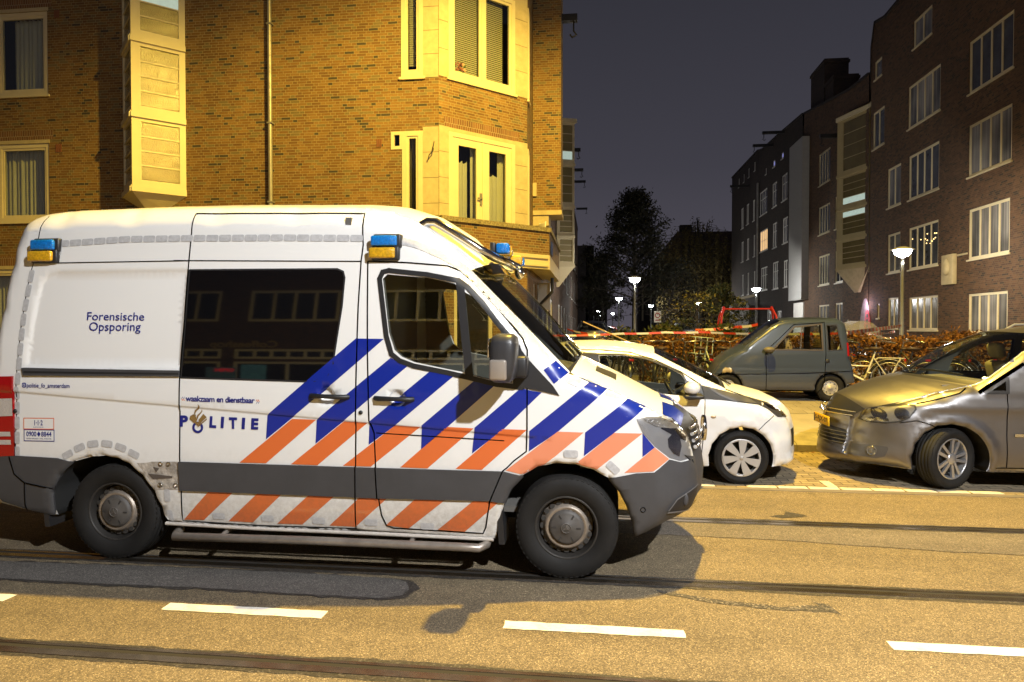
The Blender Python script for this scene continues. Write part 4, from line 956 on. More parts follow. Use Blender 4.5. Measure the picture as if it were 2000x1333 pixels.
# chrome lamp bar over the windscreen
q = [(-1.239,2.429),(-1.149,2.439),(-1.018,2.36),(-0.833,2.24)]
A = [(x - VX, -0.66, z) for x, z in q]; e = A[-1]; A = [(A[0][0] - 0.03, -0.66, A[0][2] - 0.05), (A[0][0] - 0.005, -0.66, A[0][2] - 0.005), (A[0][0] + 0.03, -0.66, A[0][2] + 0.012), (A[1][0], -0.66, A[1][2])] + A[2:]
path = A[:5] + [(e[0], -0.64, e[2]), (e[0] + 0.10, -0.58, e[2] - 0.05), (e[0] + 0.17, -0.40, e[2] - 0.07), (e[0] + 0.20, 0, e[2] - 0.075)]
b = MB(); b.tube(path + [(p[0], -p[1], p[2]) for p in path[-2::-1]], 0.033, 14); b.build('lamp_bar', M_chrome, van)
for (y, m) in ((-0.50, M_blue_l), (-0.34, M_amber), (0.36, M_amber), (0.52, M_blue_l)):
    b = MB(); b.rbox(e[0] + 0.10, e[0] + 0.20, y - 0.055, y + 0.055, e[2] - 0.02, e[2] + 0.06, 0.02, 3); o = b.build('flasher', m, van)
    b = MB(); b.rbox(e[0] + 0.06, e[0] + 0.10, y - 0.06, y + 0.06, e[2] - 0.025, e[2] + 0.065, 0.01); b.build('bracket', M_black, o)
b = MB(); b.xf(Matrix.Translation((e[0] + 0.22, -0.05, e[2] - 0.12))); b.ball((0, 0, 0), 0.055, 14, 10, (0.7, 1.1, 1)); b.build('camera_pod', M_chrome, van)
# bonnet: blue bars at its front end, vent, wiper, cowl
def across(name, rows, q0, q1, off, m, parent, n=9):
    """patch on the surface across the vehicle: rows of (x, z, half width, crown, normal x, normal z)"""
    VV = []; FF = []
    for (x, z, w, c, a, d) in rows:
        for t in np.linspace(q0, q1, n): k = c * (1 - t * t) + off; VV.append((x + a * k, t * w, z + d * k))
    for i in range(len(rows) - 1):
        for j in range(n - 1): FF.append((i * n + j, i * n + j + 1, (i + 1) * n + j + 1, (i + 1) * n + j))
    return mesh_obj(name, VV, FF, m, parent)
def rows_at(sh, pts):
    out = []
    for i, p in enumerate(pts):
        a = np.array(pts[max(i - 1, 0)][:2]); b_ = np.array(pts[min(i + 1, len(pts) - 1)][:2]); d = b_ - a; d /= np.linalg.norm(d); n = np.array([-d[1], d[0]])
        if n[1] < 0: n = -n
        c = np.interp(p[0], [s[0] for s in sh.sil[24:29]], [s[3] for s in sh.sil[24:29]])
        out.append((p[0], p[1], float(sh.W([p[:2]])[0]), float(c), n[0], n[1]))
    return out
HS = [vsh.sil[i][:2] for i in (25, 26, 27, 28)]
hs = dens(HS, 0.03, False)
hs = [p for p in hs if p[0] > 2.27 and p[0] < 2.44]
RW = rows_at(vsh, hs)
across('bonnet_stripes', RW, -0.98, -0.55, 0.003, M_vblue, van); across('bonnet_stripes', RW, -0.30, 0.05, 0.003, M_vblue, van); across('bonnet_stripes', RW, 0.3, 0.6, 0.003, M_vblue, van)
hv = dens([vsh.sil[i][:2] for i in (23, 24, 25)], 0.04, False); hv = [p for p in hv if 1.80 < p[0] < 1.97]
across('bonnet_vent', rows_at(vsh, hv), -0.62, -0.34, 0.004, M_gap, van); across('bonnet_vent', rows_at(vsh, hv), 0.34, 0.62, 0.004, M_gap, van)
b = MB()
for (y0, y1) in ((-0.55, -0.05), (0.15, 0.65)):
    b.tube([(1.70, y0, 1.47), (1.66, (y0 + y1) / 2, 1.50), (1.60, y1, 1.545)], 0.012, 6)
b.build('wiper', M_black, van)
# cab inside
b = MB(); b.prism([(1.05, 0.75), (1.62, 0.75), (1.66, 1.36), (1.45, 1.40), (1.22, 1.32), (1.15, 1.1)], 'y', -0.82, 0.82); b.build('dashboard', M_int, van)
b = MB(); b.box(0.10, 0.14, -0.88, 0.88, 0.4, 2.45); b.build('bulkhead', M_int, van)
b = MB(); b.box(0.1, 1.7, -0.86, 0.86, 0.42, 0.46); b.build('cab_floor', M_int, van)
for y in (-0.48, 0.48): seat(van, 0.55, y, 0.62, M_seat, hd=False)
steering(van, 1.08, 0.48, 1.28, 1)
for x in (-1.63, 1.642):
    for sd in (-1, 1): wheel(van, (x, 0.84 * sd, 0.345), 0.348, 0.232, 0.214, 'van', sd)
b = MB(); b.box(-2.1, 2.0, -0.5, 0.5, 0.28, 0.45); b.tube([(-1.63, -0.75, 0.34), (-1.63, 0.75, 0.34)], 0.06, 8); b.tube([(1.64, -0.75, 0.34), (1.64, 0.75, 0.34)], 0.05, 8)
b.box(-1.0, 0.2, -0.72, -0.5, 0.24, 0.40); b.build('chassis', M_under, van)
for x in (-2.15, 1.22):
    b = MB(); b.add([(x - 0.03, -0.95, 0.22), (x + 0.01, -0.95, 0.22), (x + 0.01, -0.72, 0.22), (x - 0.03, -0.72, 0.22), (x - 0.05, -0.95, 0.48), (x - 0.01, -0.95, 0.48), (x - 0.01, -0.72, 0.48), (x - 0.05, -0.72, 0.48)], [(3, 2, 1, 0), (4, 5, 6, 7), (0, 1, 5, 4), (1, 2, 6, 5), (2, 3, 7, 6), (3, 0, 4, 7)]); b.build('mud_flap', M_black, van)

# ---------------------------------------------------------------- buildings
M_brick = brick_mat('orange_brick', [(0.30, (0.185, 0.098, 0.030)), (0.28, (0.220, 0.125, 0.040)), (0.21, (0.150, 0.078, 0.027)), (0.15, (0.165, 0.122, 0.055)), (0.06, (0.055, 0.044, 0.032))], (0.35, 0.28, 0.14))
M_soldier = brick_mat('soldier_brick', [(0.5, (0.20, 0.095, 0.038)), (0.5, (0.16, 0.075, 0.032))], (0.40, 0.33, 0.21), 0.062, 0.225, 0.010, False)
M_brickd = brick_mat('brown_brick', [(0.32, (0.095, 0.048, 0.024)), (0.30, (0.122, 0.063, 0.031)), (0.25, (0.075, 0.038, 0.021)), (0.13, (0.040, 0.026, 0.018))], (0.125, 0.095, 0.060))
M_brickb = brick_mat('dark_brick', [(0.35, (0.030, 0.020, 0.016)), (0.35, (0.040, 0.026, 0.020)), (0.30, (0.023, 0.016, 0.013))], (0.045, 0.036, 0.029))
M_stone = mat('pale_stone', (0.46, 0.39, 0.24), 0.85, noise=0.14, nscale=5, bump=0.25, bscale=70)
M_stone_j = mat('stone_joint', (0.16, 0.13, 0.09), 0.9)
M_frame = mat('cream_paint', (0.64, 0.57, 0.38), 0.45, noise=0.05, nscale=3)
M_white = mat('white_paint', (0.72, 0.71, 0.67), 0.5, noise=0.06, nscale=3)
M_zinc = mat('zinc_pipe', (0.30, 0.29, 0.27), 0.45, 0.4, noise=0.2, nscale=6)
M_roof = mat('dark_roof', (0.030, 0.024, 0.024), 0.85, noise=0.3, nscale=5)
M_conc2 = mat('painted_concrete', (0.62, 0.54, 0.33), 0.7, noise=0.07, nscale=2, bump=0.12, bscale=25)
M_moss = mat('mossy_coping', (0.22, 0.185, 0.105), 0.95, noise=0.65, nscale=22, bump=0.9, bscale=30)
M_wglass = glass_mat('window_glass', (0.80, 0.82, 0.80))
M_room = mat('dark_room', (0.012, 0.011, 0.010), 0.9)
M_curt = mat('white_curtain', (0.75, 0.74, 0.70), 0.95)
M_blind = mat('blind_slat', (0.62, 0.58, 0.48), 0.6)
M_p = [mat('pane_dark', (0.016, 0.017, 0.021), 0.06, 0, 0, 0.7), mat('pane_grey', (0.13, 0.13, 0.135), 0.18, noise=0.45, nscale=2.2), mat('pane_blue', (0.055, 0.060, 0.078), 0.10, noise=0.4, nscale=1.6)]
def net_pane(name, a, b_):
    m = mat(name, a, 0.12, 0, 0, 0.7); g = NG(m); p = g.coord('Object'); s_ = g.sep(p); n1 = g.noise(g.comb(g.M('MULTIPLY', s_[1], 9.0), g.M('MULTIPLY', s_[2], 0.25), s_[0]), 1.0, 3, 0.6)
    big = g.noise(p, 0.55, 2); g.color(g.mix(1.0, g.ramp(n1, [(0.35, a), (0.65, b_)]), g.ramp(big, [(0.35, (0.35,) * 3), (0.62, (1.15,) * 3)]), 'MULTIPLY')); return m
M_p.append(net_pane('pane_net_curtain', (0.12, 0.12, 0.125), (0.30, 0.29, 0.28)))
M_warm = mat('lit_room_warm', (0.3, 0.2, 0.1), 0.6, emit=(1.0, 0.62, 0.28), estr=0.9, noise=0.4, nscale=5)
M_cool = mat('lit_stair_cool', (0.3, 0.4, 0.35), 0.6, emit=(0.80, 1.0, 0.88), estr=0.42, noise=0.2)
M_blue = mat('lit_room_blue', (0.2, 0.2, 0.4), 0.6, emit=(0.40, 0.42, 1.0), estr=0.5)
Zv = Vector((0, 0, 1))
def frame_at(o, u, n):
    """local x along the wall, y into it, z up"""
    u = Vector(u).normalized(); n = Vector(n).normalized()
    return Matrix(((u.x, -n.x, 0, o[0]), (u.y, -n.y, 0, o[1]), (u.z, -n.z, 1, o[2] if len(o) > 2 else 0), (0, 0, 0, 1)))
def facade(name, M, outline, holes, m, parent, depth=0.14, back=None, y=0.0):
    rects = [[(a, b), (c, b), (c, d), (a, d)] if not isinstance(h, list) else h for h in holes for (a, b, c, d) in [h if not isinstance(h, list) else (0, 0, 0, 0)]]
    P, F = cdt([], [(outline, True)] + [(r, True) for r in rects]); cen = np.array([P[f].mean(0) for f in F]); ok = inside(cen, outline)
    for r in rects: ok &= ~inside(cen, r)
    mb = MB().xf(M); mb.add([(p[0], y, p[1]) for p in P], [f for f, k in zip(F, ok) if k])
    for r in rects:
        n = len(r)
        for i in range(n):
            a, b = r[i], r[(i + 1) % n]; mb.add([(a[0], y, a[1]), (b[0], y, b[1]), (b[0], y + depth, b[1]), (a[0], y + depth, a[1])], [(0, 1, 2, 3)])
    if back:
        n = len(outline); 
        for i in range(n):
            a, b = outline[i], outline[(i + 1) % n]; mb.add([(a[0], y, a[1]), (b[0], y, b[1]), (b[0], back, b[1]), (a[0], back, a[1])], [(0, 1, 2, 3)])
        mb.add([(p[0], back, p[1]) for p in outline], [list(range(n))])
    o = mb.build(name, m, parent, uv=False, recalc=False)
    N = M.to_3x3() @ Vector((0, -1, 0)); me = o.data
    bm = bmesh.new(); bm.from_mesh(me); bmesh.ops.remove_doubles(bm, verts=bm.verts, dist=1e-4); bmesh.ops.recalc_face_normals(bm, faces=bm.faces); bm.to_mesh(me); bm.free(); box_uv(me)
    return o
def window(parent, M, x0, z0, x1, z1, cols=(1,), rows=(1,), fr=0.075, rec=0.05, m=None, pane=None, bar=0.055, sill=True, back='dark', sash=0.0, name='window', deep=0.5):
    m = m or M_frame; w = x1 - x0; h = z1 - z0; mb = MB().xf(M); y0, y1 = rec, rec + 0.07
    mb.box(x0, x0 + fr, y0, y1, z0, z1); mb.box(x1 - fr, x1, y0, y1, z0, z1); mb.box(x0 + fr, x1 - fr, y0, y1, z1 - fr, z1); mb.box(x0 + fr, x1 - fr, y0, y1, z0, z0 + fr)
    iw, ih = w - 2 * fr, h - 2 * fr; cs = np.cumsum([0] + list(cols)) / sum(cols); rs = np.cumsum([0] + list(rows)) / sum(rows)
    for c in cs[1:-1]: x = x0 + fr + iw * c; mb.box(x - bar / 2, x + bar / 2, y0 + 0.006, y1 - 0.004, z0 + fr, z1 - fr)
    for r in rs[1:-1]:
        z = z0 + fr + ih * r
        for i in range(len(cs) - 1):
            a = x0 + fr + iw * cs[i] + (bar / 2 if i else 0); b = x0 + fr + iw * cs[i + 1] - (bar / 2 if i < len(cs) - 2 else 0); mb.box(a, b, y0 + 0.012, y1 - 0.012, z - 0.015, z + 0.015)
    if sash:
        for i in range(len(cs) - 1):
            a = x0 + fr + iw * cs[i] + (bar / 2 if i else 0); b = x0 + fr + iw * cs[i + 1] - (bar / 2 if i < len(cs) - 2 else 0)
            c, d = z0 + fr, z1 - fr; ya, yb = y0 + 0.02, y1 + 0.01
            mb.box(a, a + sash, ya, yb, c, d); mb.box(b - sash, b, ya, yb, c, d); mb.box(a + sash, b - sash, ya, yb, d - sash, d); mb.box(a + sash, b - sash, ya, yb, c, c + sash * 1.25)
    o = mb.build(name, m, parent)
    mb = MB().xf(M); mb.box(x0 + fr * 0.6, x1 - fr * 0.6, y0 + 0.036, y0 + 0.042, z0 + fr * 0.6, z1 - fr * 0.6); mb.build('pane', pane or M_wglass, o)
    if sill: mb = MB().xf(M); mb.box(x0 - 0.05, x1 + 0.05, -0.045, y0 + 0.03, z0 - 0.055, z0 - 0.002); mb.build('sill', m, o)
    if pane is None:
        mb = MB().xf(M); e = 0.02
        mb.add([(x0 - e, rec + 0.12, z0 - e), (x1 + e, rec + 0.12, z0 - e), (x1 + e, rec + 0.12, z1 + e), (x0 - e, rec + 0.12, z1 + e), (x0 - e, deep, z0 - e), (x1 + e, deep, z0 - e), (x1 + e, deep, z1 + e), (x0 - e, deep, z1 + e)],
               [(4, 5, 6, 7), (0, 1, 5, 4), (1, 2, 6, 5), (2, 3, 7, 6), (3, 0, 4, 7)]); mb.build('room', M_room, o, recalc=False)
    return o
def curtain(parent, M, x0, x1, z0, z1, y=0.24, amp=0.022, m=None, scallop=0.0, seed=0, name='curtain'):
    rnd = random.Random(seed); n = max(8, int((x1 - x0) / 0.018)); ph = rnd.uniform(0, 6); mb = MB().xf(M); vs = []; fs = []
    for i in range(n + 1):
        t = i / n; x = x0 + (x1 - x0) * t; yy = y + amp * math.sin(x * 55 + ph) + 0.6 * amp * math.sin(x * 23 + ph * 2)
        zt = z1 - scallop * abs(math.sin(t * math.pi * 3)); vs += [(x, yy * 1.0, z0), (x, yy, zt)]
    for i in range(n): fs.append((2 * i, 2 * i + 2, 2 * i + 3, 2 * i + 1))
    mb.add(vs, fs, True); return mb.build(name, m or M_curt, parent, recalc=False)
# ---- corner building
cb = thing('corner_building', 'orange brick corner building in yellow light with cream bay window and brick balcony', 'building', (-3.5, 15.0, 0))
def kid(o): o.parent = cb; o.matrix_parent_inverse = Matrix.Translation((3.5, -15.0, 0)); return o
FOLD = -3.505; MF = frame_at((0, 15.0), (1, 0, 0), (0, -1, 0))          # front wall: local x is world x
s2 = math.sqrt(0.5); MC = frame_at((FOLD, 15.0), (s2, s2, 0), (s2, -s2, 0))   # cut corner; local x from the fold
def cpx(px, z): return None
CL = 2.545
class Root: pass
wl = []   # windows of the front wall
U1 = (-15.75, 7.285, -13.075, 9.27); U0 = (-15.75, 4.258, -13.075, 6.12); UG = (-15.9, 1.25, -13.9, 3.10)
NU = [(-4.358,7.295),(-3.86,8.882)]; NL = [(-4.344,4.169),(-3.867,6.09)]; SQ = [(-4.6,5.691),(-4.338,6.083)]
nu = (NU[0][0], NU[0][1], NU[1][0], NU[0][1] + 2.35); nl = (NL[0][0], NL[0][1] - 0.05, NL[1][0], NL[1][1]); sq = (SQ[0][0], SQ[0][1], SQ[1][0], nl[3])
nlh = [(nl[0], nl[1]), (nl[2], nl[1]), (nl[2], nl[3]), (sq[0], nl[3]), (sq[0], sq[1]), (nl[0], sq[1])]
DOORS = [(-12.2, 0.35, -10.9, 2.75), (-8.2, 0.9, -6.3, 2.9), (-5.3, 0.34, -4.2, 2.85)]
front = facade('wall', MF, [(-34, 0), (FOLD, 0), (FOLD, 15), (-34, 15)], [U1, U0, UG, nu, nlh] + [(a - 5.2, b, c - 5.2, d) for a, b, c, d in (U1, U0, UG)] + DOORS, M_brick, None, 0.16); kid(front)
LINT = []
def soldier(M, x0, x1, z, h=0.225, stone=True):
    mb = MB().xf(M); mb.box(x0 - 0.12, x1 + 0.12, -0.006, 0.05, z + 0.09, z + 0.09 + h); kid(mb.build('lintel', M_soldier, None, uv=True))
    if stone: mb = MB().xf(M); mb.box(x0 - 0.03, x1 + 0.03, -0.010, 0.06, z + 0.004, z + 0.088); kid(mb.build('lintel', M_stone, None))
for dx in (0, -5.2):
    for i, (a, b, c, d) in enumerate((U1, U0, UG)):
        o = window(None, MF, a + dx, b, c + dx, d, (1, 1), fr=0.09, rec=0.02, sash=0.055, bar=0.11); kid(o)
        curtain(o, MF, a + dx + 0.06, (a + c) / 2 + dx - 0.08, b + 0.05, d - 0.08, 0.26, 0.03, seed=i, m=M_curt); curtain(o, MF, (a + c) / 2 + dx - (0.1 if i else -0.22), c + dx - 0.06, b + 0.05, d - 0.08, 0.27, 0.028, seed=i + 9)
        soldier(MF, a + dx, c + dx, d)
o = window(None, MF, *nu, (1,), fr=0.10, rec=-0.02, sash=0.05); kid(o)
b = MB().xf(MF)
for k in range(40): z = nu[1] + 0.3 + k * 0.05; b.box(nu[0] + 0.14, nu[2] - 0.14, 0.16, 0.19, z, z + 0.036)
b.build('blind', M_blind, o)
o = window(None, MF, *nl, (1,), fr=0.11, rec=-0.02, sash=0.05, sill=False); kid(o); curtain(o, MF, nl[0] + 0.12, nl[2] - 0.02, nl[1], nl[3] - 0.1, 0.22, 0.03, seed=4, m=mat('ochre_curtain', (0.44, 0.38, 0.24), 0.95))
o = window(None, MF, sq[0], sq[1], nl[0] + 0.02, sq[3], (1,), fr=0.075, rec=-0.018, sill=False); kid(o)
mb = MB().xf(MF); mb.box(nu[0] - 0.02, nu[2] + 0.02, -0.05, 0.02, nu[1] - 0.06, nu[1] - 0.003); kid(mb.build('sill', M_frame, None))
for (a, b_, c, d) in DOORS:
    if b_ > 0.6: o = window(None, MF, a, b_, c, d, (1, 1), fr=0.09, rec=0.04, sash=0.05); kid(o); curtain(o, MF, a + .1, c - .1, b_, d - .1, 0.25, 0.02, seed=8)
    else:
        mb = MB().xf(MF); mb.box(a, c, 0.10, 0.15, b_, d); dr = mb.build('door', mat('door_red', (0.26, 0.055, 0.022), 0.4, noise=0.1), None); kid(dr)
        mb = MB().xf(MF); mb.box(a, a + 0.09, 0.02, 0.10, b_, d); mb.box(c - 0.09, c, 0.02, 0.10, b_, d); mb.box(a + 0.09, c - 0.09, 0.02, 0.10, d - 0.09, d); mb.build('door_frame', M_frame, dr)
        mb = MB().xf(MF); mb.ball((c - 0.2, 0.07, b_ + 1.05), 0.035, 10, 8); mb.build('knob', M_chrome, dr)
        mb = MB().xf(MF); mb.box(a + 0.3, c - 0.3, 0.08, 0.10, b_ + 0.3, b_ + 1.0); mb.box(a + 0.3, c - 0.3, 0.08, 0.10, b_ + 1.25, d - 0.35); mb.build('panel', mat('door_dark', (0.15, 0.03, 0.015), 0.4), dr)
# stone quoins round the fold, on both walls
QL = (-3.865,6.727)[0]
def quoin(M, x0, x1, z0, z1, sx):
    n = max(1, round((z1 - z0) / 0.565)); dz = (z1 - z0) / n; mb = MB().xf(M); mb.mat(0)
    for i in range(n): mb.box(x0, x1, -0.012, 0.05, z0 + i * dz + 0.006, z0 + (i + 1) * dz - 0.006)
    mb.mat(1).box(x0, x1, -0.006, 0.04, z0, z1); kid(mb.build('quoin', [M_stone, M_stone_j], None))
wz0, wz1 = 4.16, 6.02        # garden doors on the cut corner; window above
z2, z3 = (-3.321,7.323)[1], 10.2
for (a, b_) in ((3.9, wz1 + 0.16), ((-3.7,7.265)[1], 10.4)):
    quoin(MF, QL, FOLD - 0.002, a, b_, 0)
cw0, cw1 = 0.26, 2.16       # local x of the openings on the cut corner
DZ1 = (-3.37,6.116)[1]
cutw = facade('wall', MC, [(0, 0), (CL, 0), (CL, 15), (0, 15)], [(cw0, 3.55, cw1, DZ1), (cw0, z2, cw1, z2 + 2.25), (0.4, 0.35, 1.5, 2.9)], M_brick, None, 0.16); kid(cutw)
for (a, b_) in ((3.9, DZ1 + 0.10), (z2 - 0.02, 10.4)):
    quoin(MC, 0.002, cw0, a, b_, 0); quoin(MC, cw1, CL, a, b_, 0)
soldier(MC, cw0, cw1, DZ1); soldier(MC, cw0, cw1, z2 + 2.25)
# garden doors: two leaves with tall panes, handle
dd = window(None, MC, cw0, 3.55, cw1, DZ1, (1, 1), fr=0.10, rec=-0.015, sash=0.17, bar=0.03, sill=False, name='garden_door'); kid(dd)
curtain(dd, MC, cw0 + 0.22, cw0 + 0.62, 3.7, DZ1 - 0.55, 0.20, 0.02, scallop=0.06, seed=3); curtain(dd, MC, cw0 + 0.74, cw0 + 0.9, 3.7, DZ1 - 0.2, 0.22, 0.02, seed=5); curtain(dd, MC, cw1 - 0.85, cw1 - 0.34, 3.7, DZ1 - 0.75, 0.20, 0.02, scallop=0.06, seed=6); curtain(dd, MC, cw1 - 0.36, cw1 - 0.18, 3.7, DZ1 - 0.2, 0.22, 0.02, seed=7)
mb = MB().xf(MC); xm = (cw0 + cw1) / 2; mb.box(xm - 0.09, xm - 0.04, -0.03, 0.02, 4.55, 4.82); mb.box(xm - 0.18, xm - 0.05, -0.06, -0.035, 4.68, 4.71); mb.build('door_handle', M_zinc, dd)
ow = window(None, MC, cw0, z2, cw1, z2 + 2.25, (1, 1), fr=0.10, rec=-0.015, sash=0.07, bar=0.06); kid(ow)
mb = MB().xf(MC)
for k in range(46):
    z = z2 + 0.16 + k * 0.046
    mb.add([(cw0 + 0.16, 0.13, z), (xm - 0.08, 0.13, z), (xm - 0.08, 0.142, z + 0.037), (cw0 + 0.16, 0.142, z + 0.037)], [(0, 1, 2, 3)]); mb.add([(xm + 0.08, 0.13, z), (cw1 - 0.28, 0.13, z), (cw1 - 0.28, 0.142, z + 0.037), (xm + 0.08, 0.142, z + 0.037)], [(0, 1, 2, 3)])
mb.build('blind', M_blind, ow, recalc=False)
o = window(None, MC, 0.4, 0.35, 1.5, 2.9, (1,), fr=0.1, rec=0.03, pane=M_p[0], sill=False, name='door'); kid(o)
# flower pot on that sill
fp = thing('flower_pot', 'small white pot of pink flowers behind the upper corner window', 'flower pot', tuple(MC @ Vector((cw0 + 0.34, 0.118, z2 + 0.10))))
mb = MB(); mb.lathe([(0.0, 0.0), (0.06, 0.0), (0.085, 0.06), (0.08, 0.12), (0.065, 0.13), (0.0, 0.12)], 'z', 16); mb.build('pot', M_white, fp)
mb = MB(); rnd = random.Random(4); mb.mat(0)
for i in range(60):
    a = rnd.uniform(0, 6.28); r = rnd.uniform(0, 0.17); z = 0.15 + rnd.uniform(0, 0.22) * (1 - r * 2); mb.mat(1 if i % 3 else 0); s = 0.03
    mb.add([(r * math.cos(a) - s, r * math.sin(a) * 0.3, z), (r * math.cos(a), r * math.sin(a) * 0.3 - 0.012, z - s), (r * math.cos(a) + s, r * math.sin(a) * 0.3, z), (r * math.cos(a), r * math.sin(a) * 0.3 + 0.012, z + s)], [(0, 1, 2, 3)])
mb.build('flowers', [mat('leaf_dk', (0.05, 0.09, 0.03), 0.7), mat('petal', (0.65, 0.25, 0.20), 0.7)], fp, recalc=False)
# wall hook on the quoin
hk = MB(); hk.xf(MF); xq = (QL + FOLD) / 2 + 0.05; hk.tube([(xq, -0.01, 5.72), (xq + 0.03, -0.10, 5.62), (xq - 0.06, -0.12, 5.52), (xq - 0.10, -0.06, 5.43)], 0.012, 6); hk.tube([(xq + 0.03, -0.02, 5.84), (xq + 0.02, -0.1, 5.66)], 0.009, 6); kid(hk.build('wall_hook', M_black, None))
# side wall along the side street, the projecting bay and what hangs over it
MS = frame_at((-1.705, 16.8), (0, 1, 0), (1, 0, 0))
sidew = [(1.75, 0.9, 2.35, 2.9), (3.0, 0.8, 4.3, 2.95), (4.75, 0.8, 6.0, 2.95)]
so = facade('wall', MS, [(0, 0), (6.6, 0), (6.6, 15), (0, 15)], [(0.12, 3.55, 0.42, DZ1), (0.12, z2, 0.42, z2 + 2.25), (1.75, 3.6, 2.5, 5.3)] + sidew, M_brick, None, 0.14); kid(so)
for h in sidew: o = window(None, MS, *h, (1, 1), fr=0.09, rec=0.03, m=M_white, pane=M_p[1]); kid(o)
o = window(None, MS, 0.12, 3.55, 0.42, DZ1, (1,), fr=0.08, rec=-0.02, sill=False); kid(o); o = window(None, MS, 0.12, z2, 0.42, z2 + 2.25, (1,), fr=0.08, rec=-0.02); kid(o)
o = window(None, MS, 1.75, 3.6, 2.5, 5.3, (1,), fr=0.09, rec=0.03, m=M_white, pane=M_p[0], sill=False); kid(o)
BZ = (-1.095,4.701)[1]
mb = MB(); mb.box(-1.70, -0.955, 18.3, 19.25, BZ + 0.12, 15); kid(mb.build('bay', M_brick, None, uv=True))
mb = MB(); mb.box(-1.70, -0.93, 18.27, 19.28, BZ, BZ + 0.118); mb.box(-1.70, -1.28, 18.31, 19.2, BZ - 0.28, BZ - 0.002); mb.box(-1.70, -1.60, 18.24, 18.3, BZ + 0.5, BZ + 0.85); kid(mb.build('bay_stone', M_stone, None))
# balcony: brick parapet with mossy coping on a pale concrete beam, soffit, round column
PL = 2.25; MP = frame_at((FOLD + 0.07, 14.93), (s2, s2, 0), (s2, -s2, 0)); MPs = frame_at((FOLD + 0.07 + PL * s2 * 1.4142, 14.93 + PL), (0, 1, 0), (1, 0, 0))
PLL = PL * math.sqrt(2); PT = (-1.207,4.187)[1]; PB = (-1.207,3.506)[1]; BB = (-1.206,3.147)[1]
facade('parapet', MP, [(0, PB), (PLL, PB), (PLL, PT - 0.11), (0, PT - 0.11)], [], M_brick, None, back=0.2, y=0.0); p_ = bpy.data.objects['parapet']; kid(p_)
o = facade('parapet', MPs, [(0.0, PB), (4.6, PB), (4.6, PT - 0.11), (0.0, PT - 0.11)], [], M_brick, None, back=0.2, y=0.0); kid(o)
mb = MB().xf(MP); mb.box(-0.02, PLL + 0.02, -0.05, 0.24, PT - 0.108, PT); mb.xf(MPs); mb.box(0.0, 4.62, -0.05, 0.24, PT - 0.108, PT); mb.xf(MF); mb.box(-5.2, FOLD + 0.02, -0.12, 0.0, PT - 0.108, PT); kid(mb.build('coping', M_moss, None))
mb = MB().xf(MF); mb.box(-5.2, FOLD + 0.06, -0.072, 0.0, PB, PT - 0.11); kid(mb.build('parapet', M_brick, None, uv=True))
mb = MB().xf(MP); mb.box(0, PLL, -0.012, 0.3, BB, PB - 0.004); mb.xf(MPs); mb.box(0.0, 4.6, -0.012, 0.3, BB, PB - 0.004); mb.xf(MF); mb.box(-5.2, FOLD + 0.07, -0.084, 0.0, BB, PB - 0.004); kid(mb.build('balcony_beam', M_conc2, None))
ex_ = (FOLD + 0.07 + PL, 14.93 + PL)
mb = MB(); mb.prism([(FOLD + 0.2, 15.02), (ex_[0] - 0.02, ex_[1] - 0.1), (ex_[0] - 0.02, ex_[1] + 4.5), (-1.72, ex_[1] + 4.5), (-1.72, 16.85), (FOLD + 0.2, 15.1)], 'z', BB + 0.06, BB + 0.11); kid(mb.build('soffit', M_conc2, None))
mb = MB(); mb.prism([(FOLD + 0.2, 15.02), (ex_[0] - 0.02, ex_[1] - 0.1), (ex_[0] - 0.02, ex_[1] + 4.5), (-1.72, ex_[1] + 4.5), (-1.72, 16.85), (FOLD + 0.2, 15.1)], 'z', PB - 0.1, PB - 0.02); kid(mb.build('balcony_floor', M_conc2, None))
cc = (-2.086,2.223)
mb = MB(); mb.lathe([(0.29, 0.3), (0.29, BB + 0.058)], 'z', 28, (cc[0] - 0.1, 17.6, 0)); kid(mb.build('column', M_stone, None))
# rainwater pipe on the front wall, and one under the balcony
mb = MB(); x = (-7.42,6.844)[0]; mb.tube([(x - 0.02, 14.92, 15), (x, 14.92, 0.3)], 0.05, 12)
for z in (1.9, 4.55, 6.35, 8.6, 11): mb.box(x - 0.062, x + 0.062, 14.862, 15.0, z, z + 0.035)
kid(mb.build('rain_pipe', M_zinc, None))
mb = MB(); mb.tube([(-1.25, 19.4, 3.1), (-1.25, 19.4, 2.7), (-1.6, 19.45, 2.35), (-1.6, 19.45, 0.3)], 0.05, 10); kid(mb.build('rain_pipe', M_black, None))
mb = MB(); mb.rbox(-1.70, -1.35, 20.0, 20.2, 2.2, 3.0, 0.02); kid(mb.build('wall_cabinet', M_white, None))
# air bricks
for q in ([(-4.945,5.76),(-4.813,5.939)], [(-12.89,9.087),(-12.753,9.273)], [(-12.895,5.895),(-12.73,6.085)]):
    mb = MB().xf(MF)
    for i in range(3): w = (q[1][0] - q[0][0]) / 3; mb.box(q[0][0] + i * w + 0.008, q[0][0] + (i + 1) * w - 0.008, -0.012, 0.02, q[0][1], q[1][1])
    kid(mb.build('air_brick', mat('air_brick', (0.20, 0.075, 0.04), 0.8), None))
mb = MB(); mb.prism([(-34, 15.0), (-3.6, 15.0), (-1.75, 16.85), (-1.75, 30), (-34, 30)], 'z', 15.0, 15.3); kid(mb.build('roof', M_roof, None))
# blue street name plate on the balcony side
sg = thing('street_sign', 'small blue street name plate on the side of the brick balcony', 'sign', (ex_[0] + 0.03, ex_[1] + 0.55, PB + 0.05))
mb = MB(); mb.box(-0.008, 0.012, -0.35, 0.35, 0.0, 0.32); mb.build('plate', mat('sign_blue', (0.01, 0.03, 0.22), 0.35), sg)
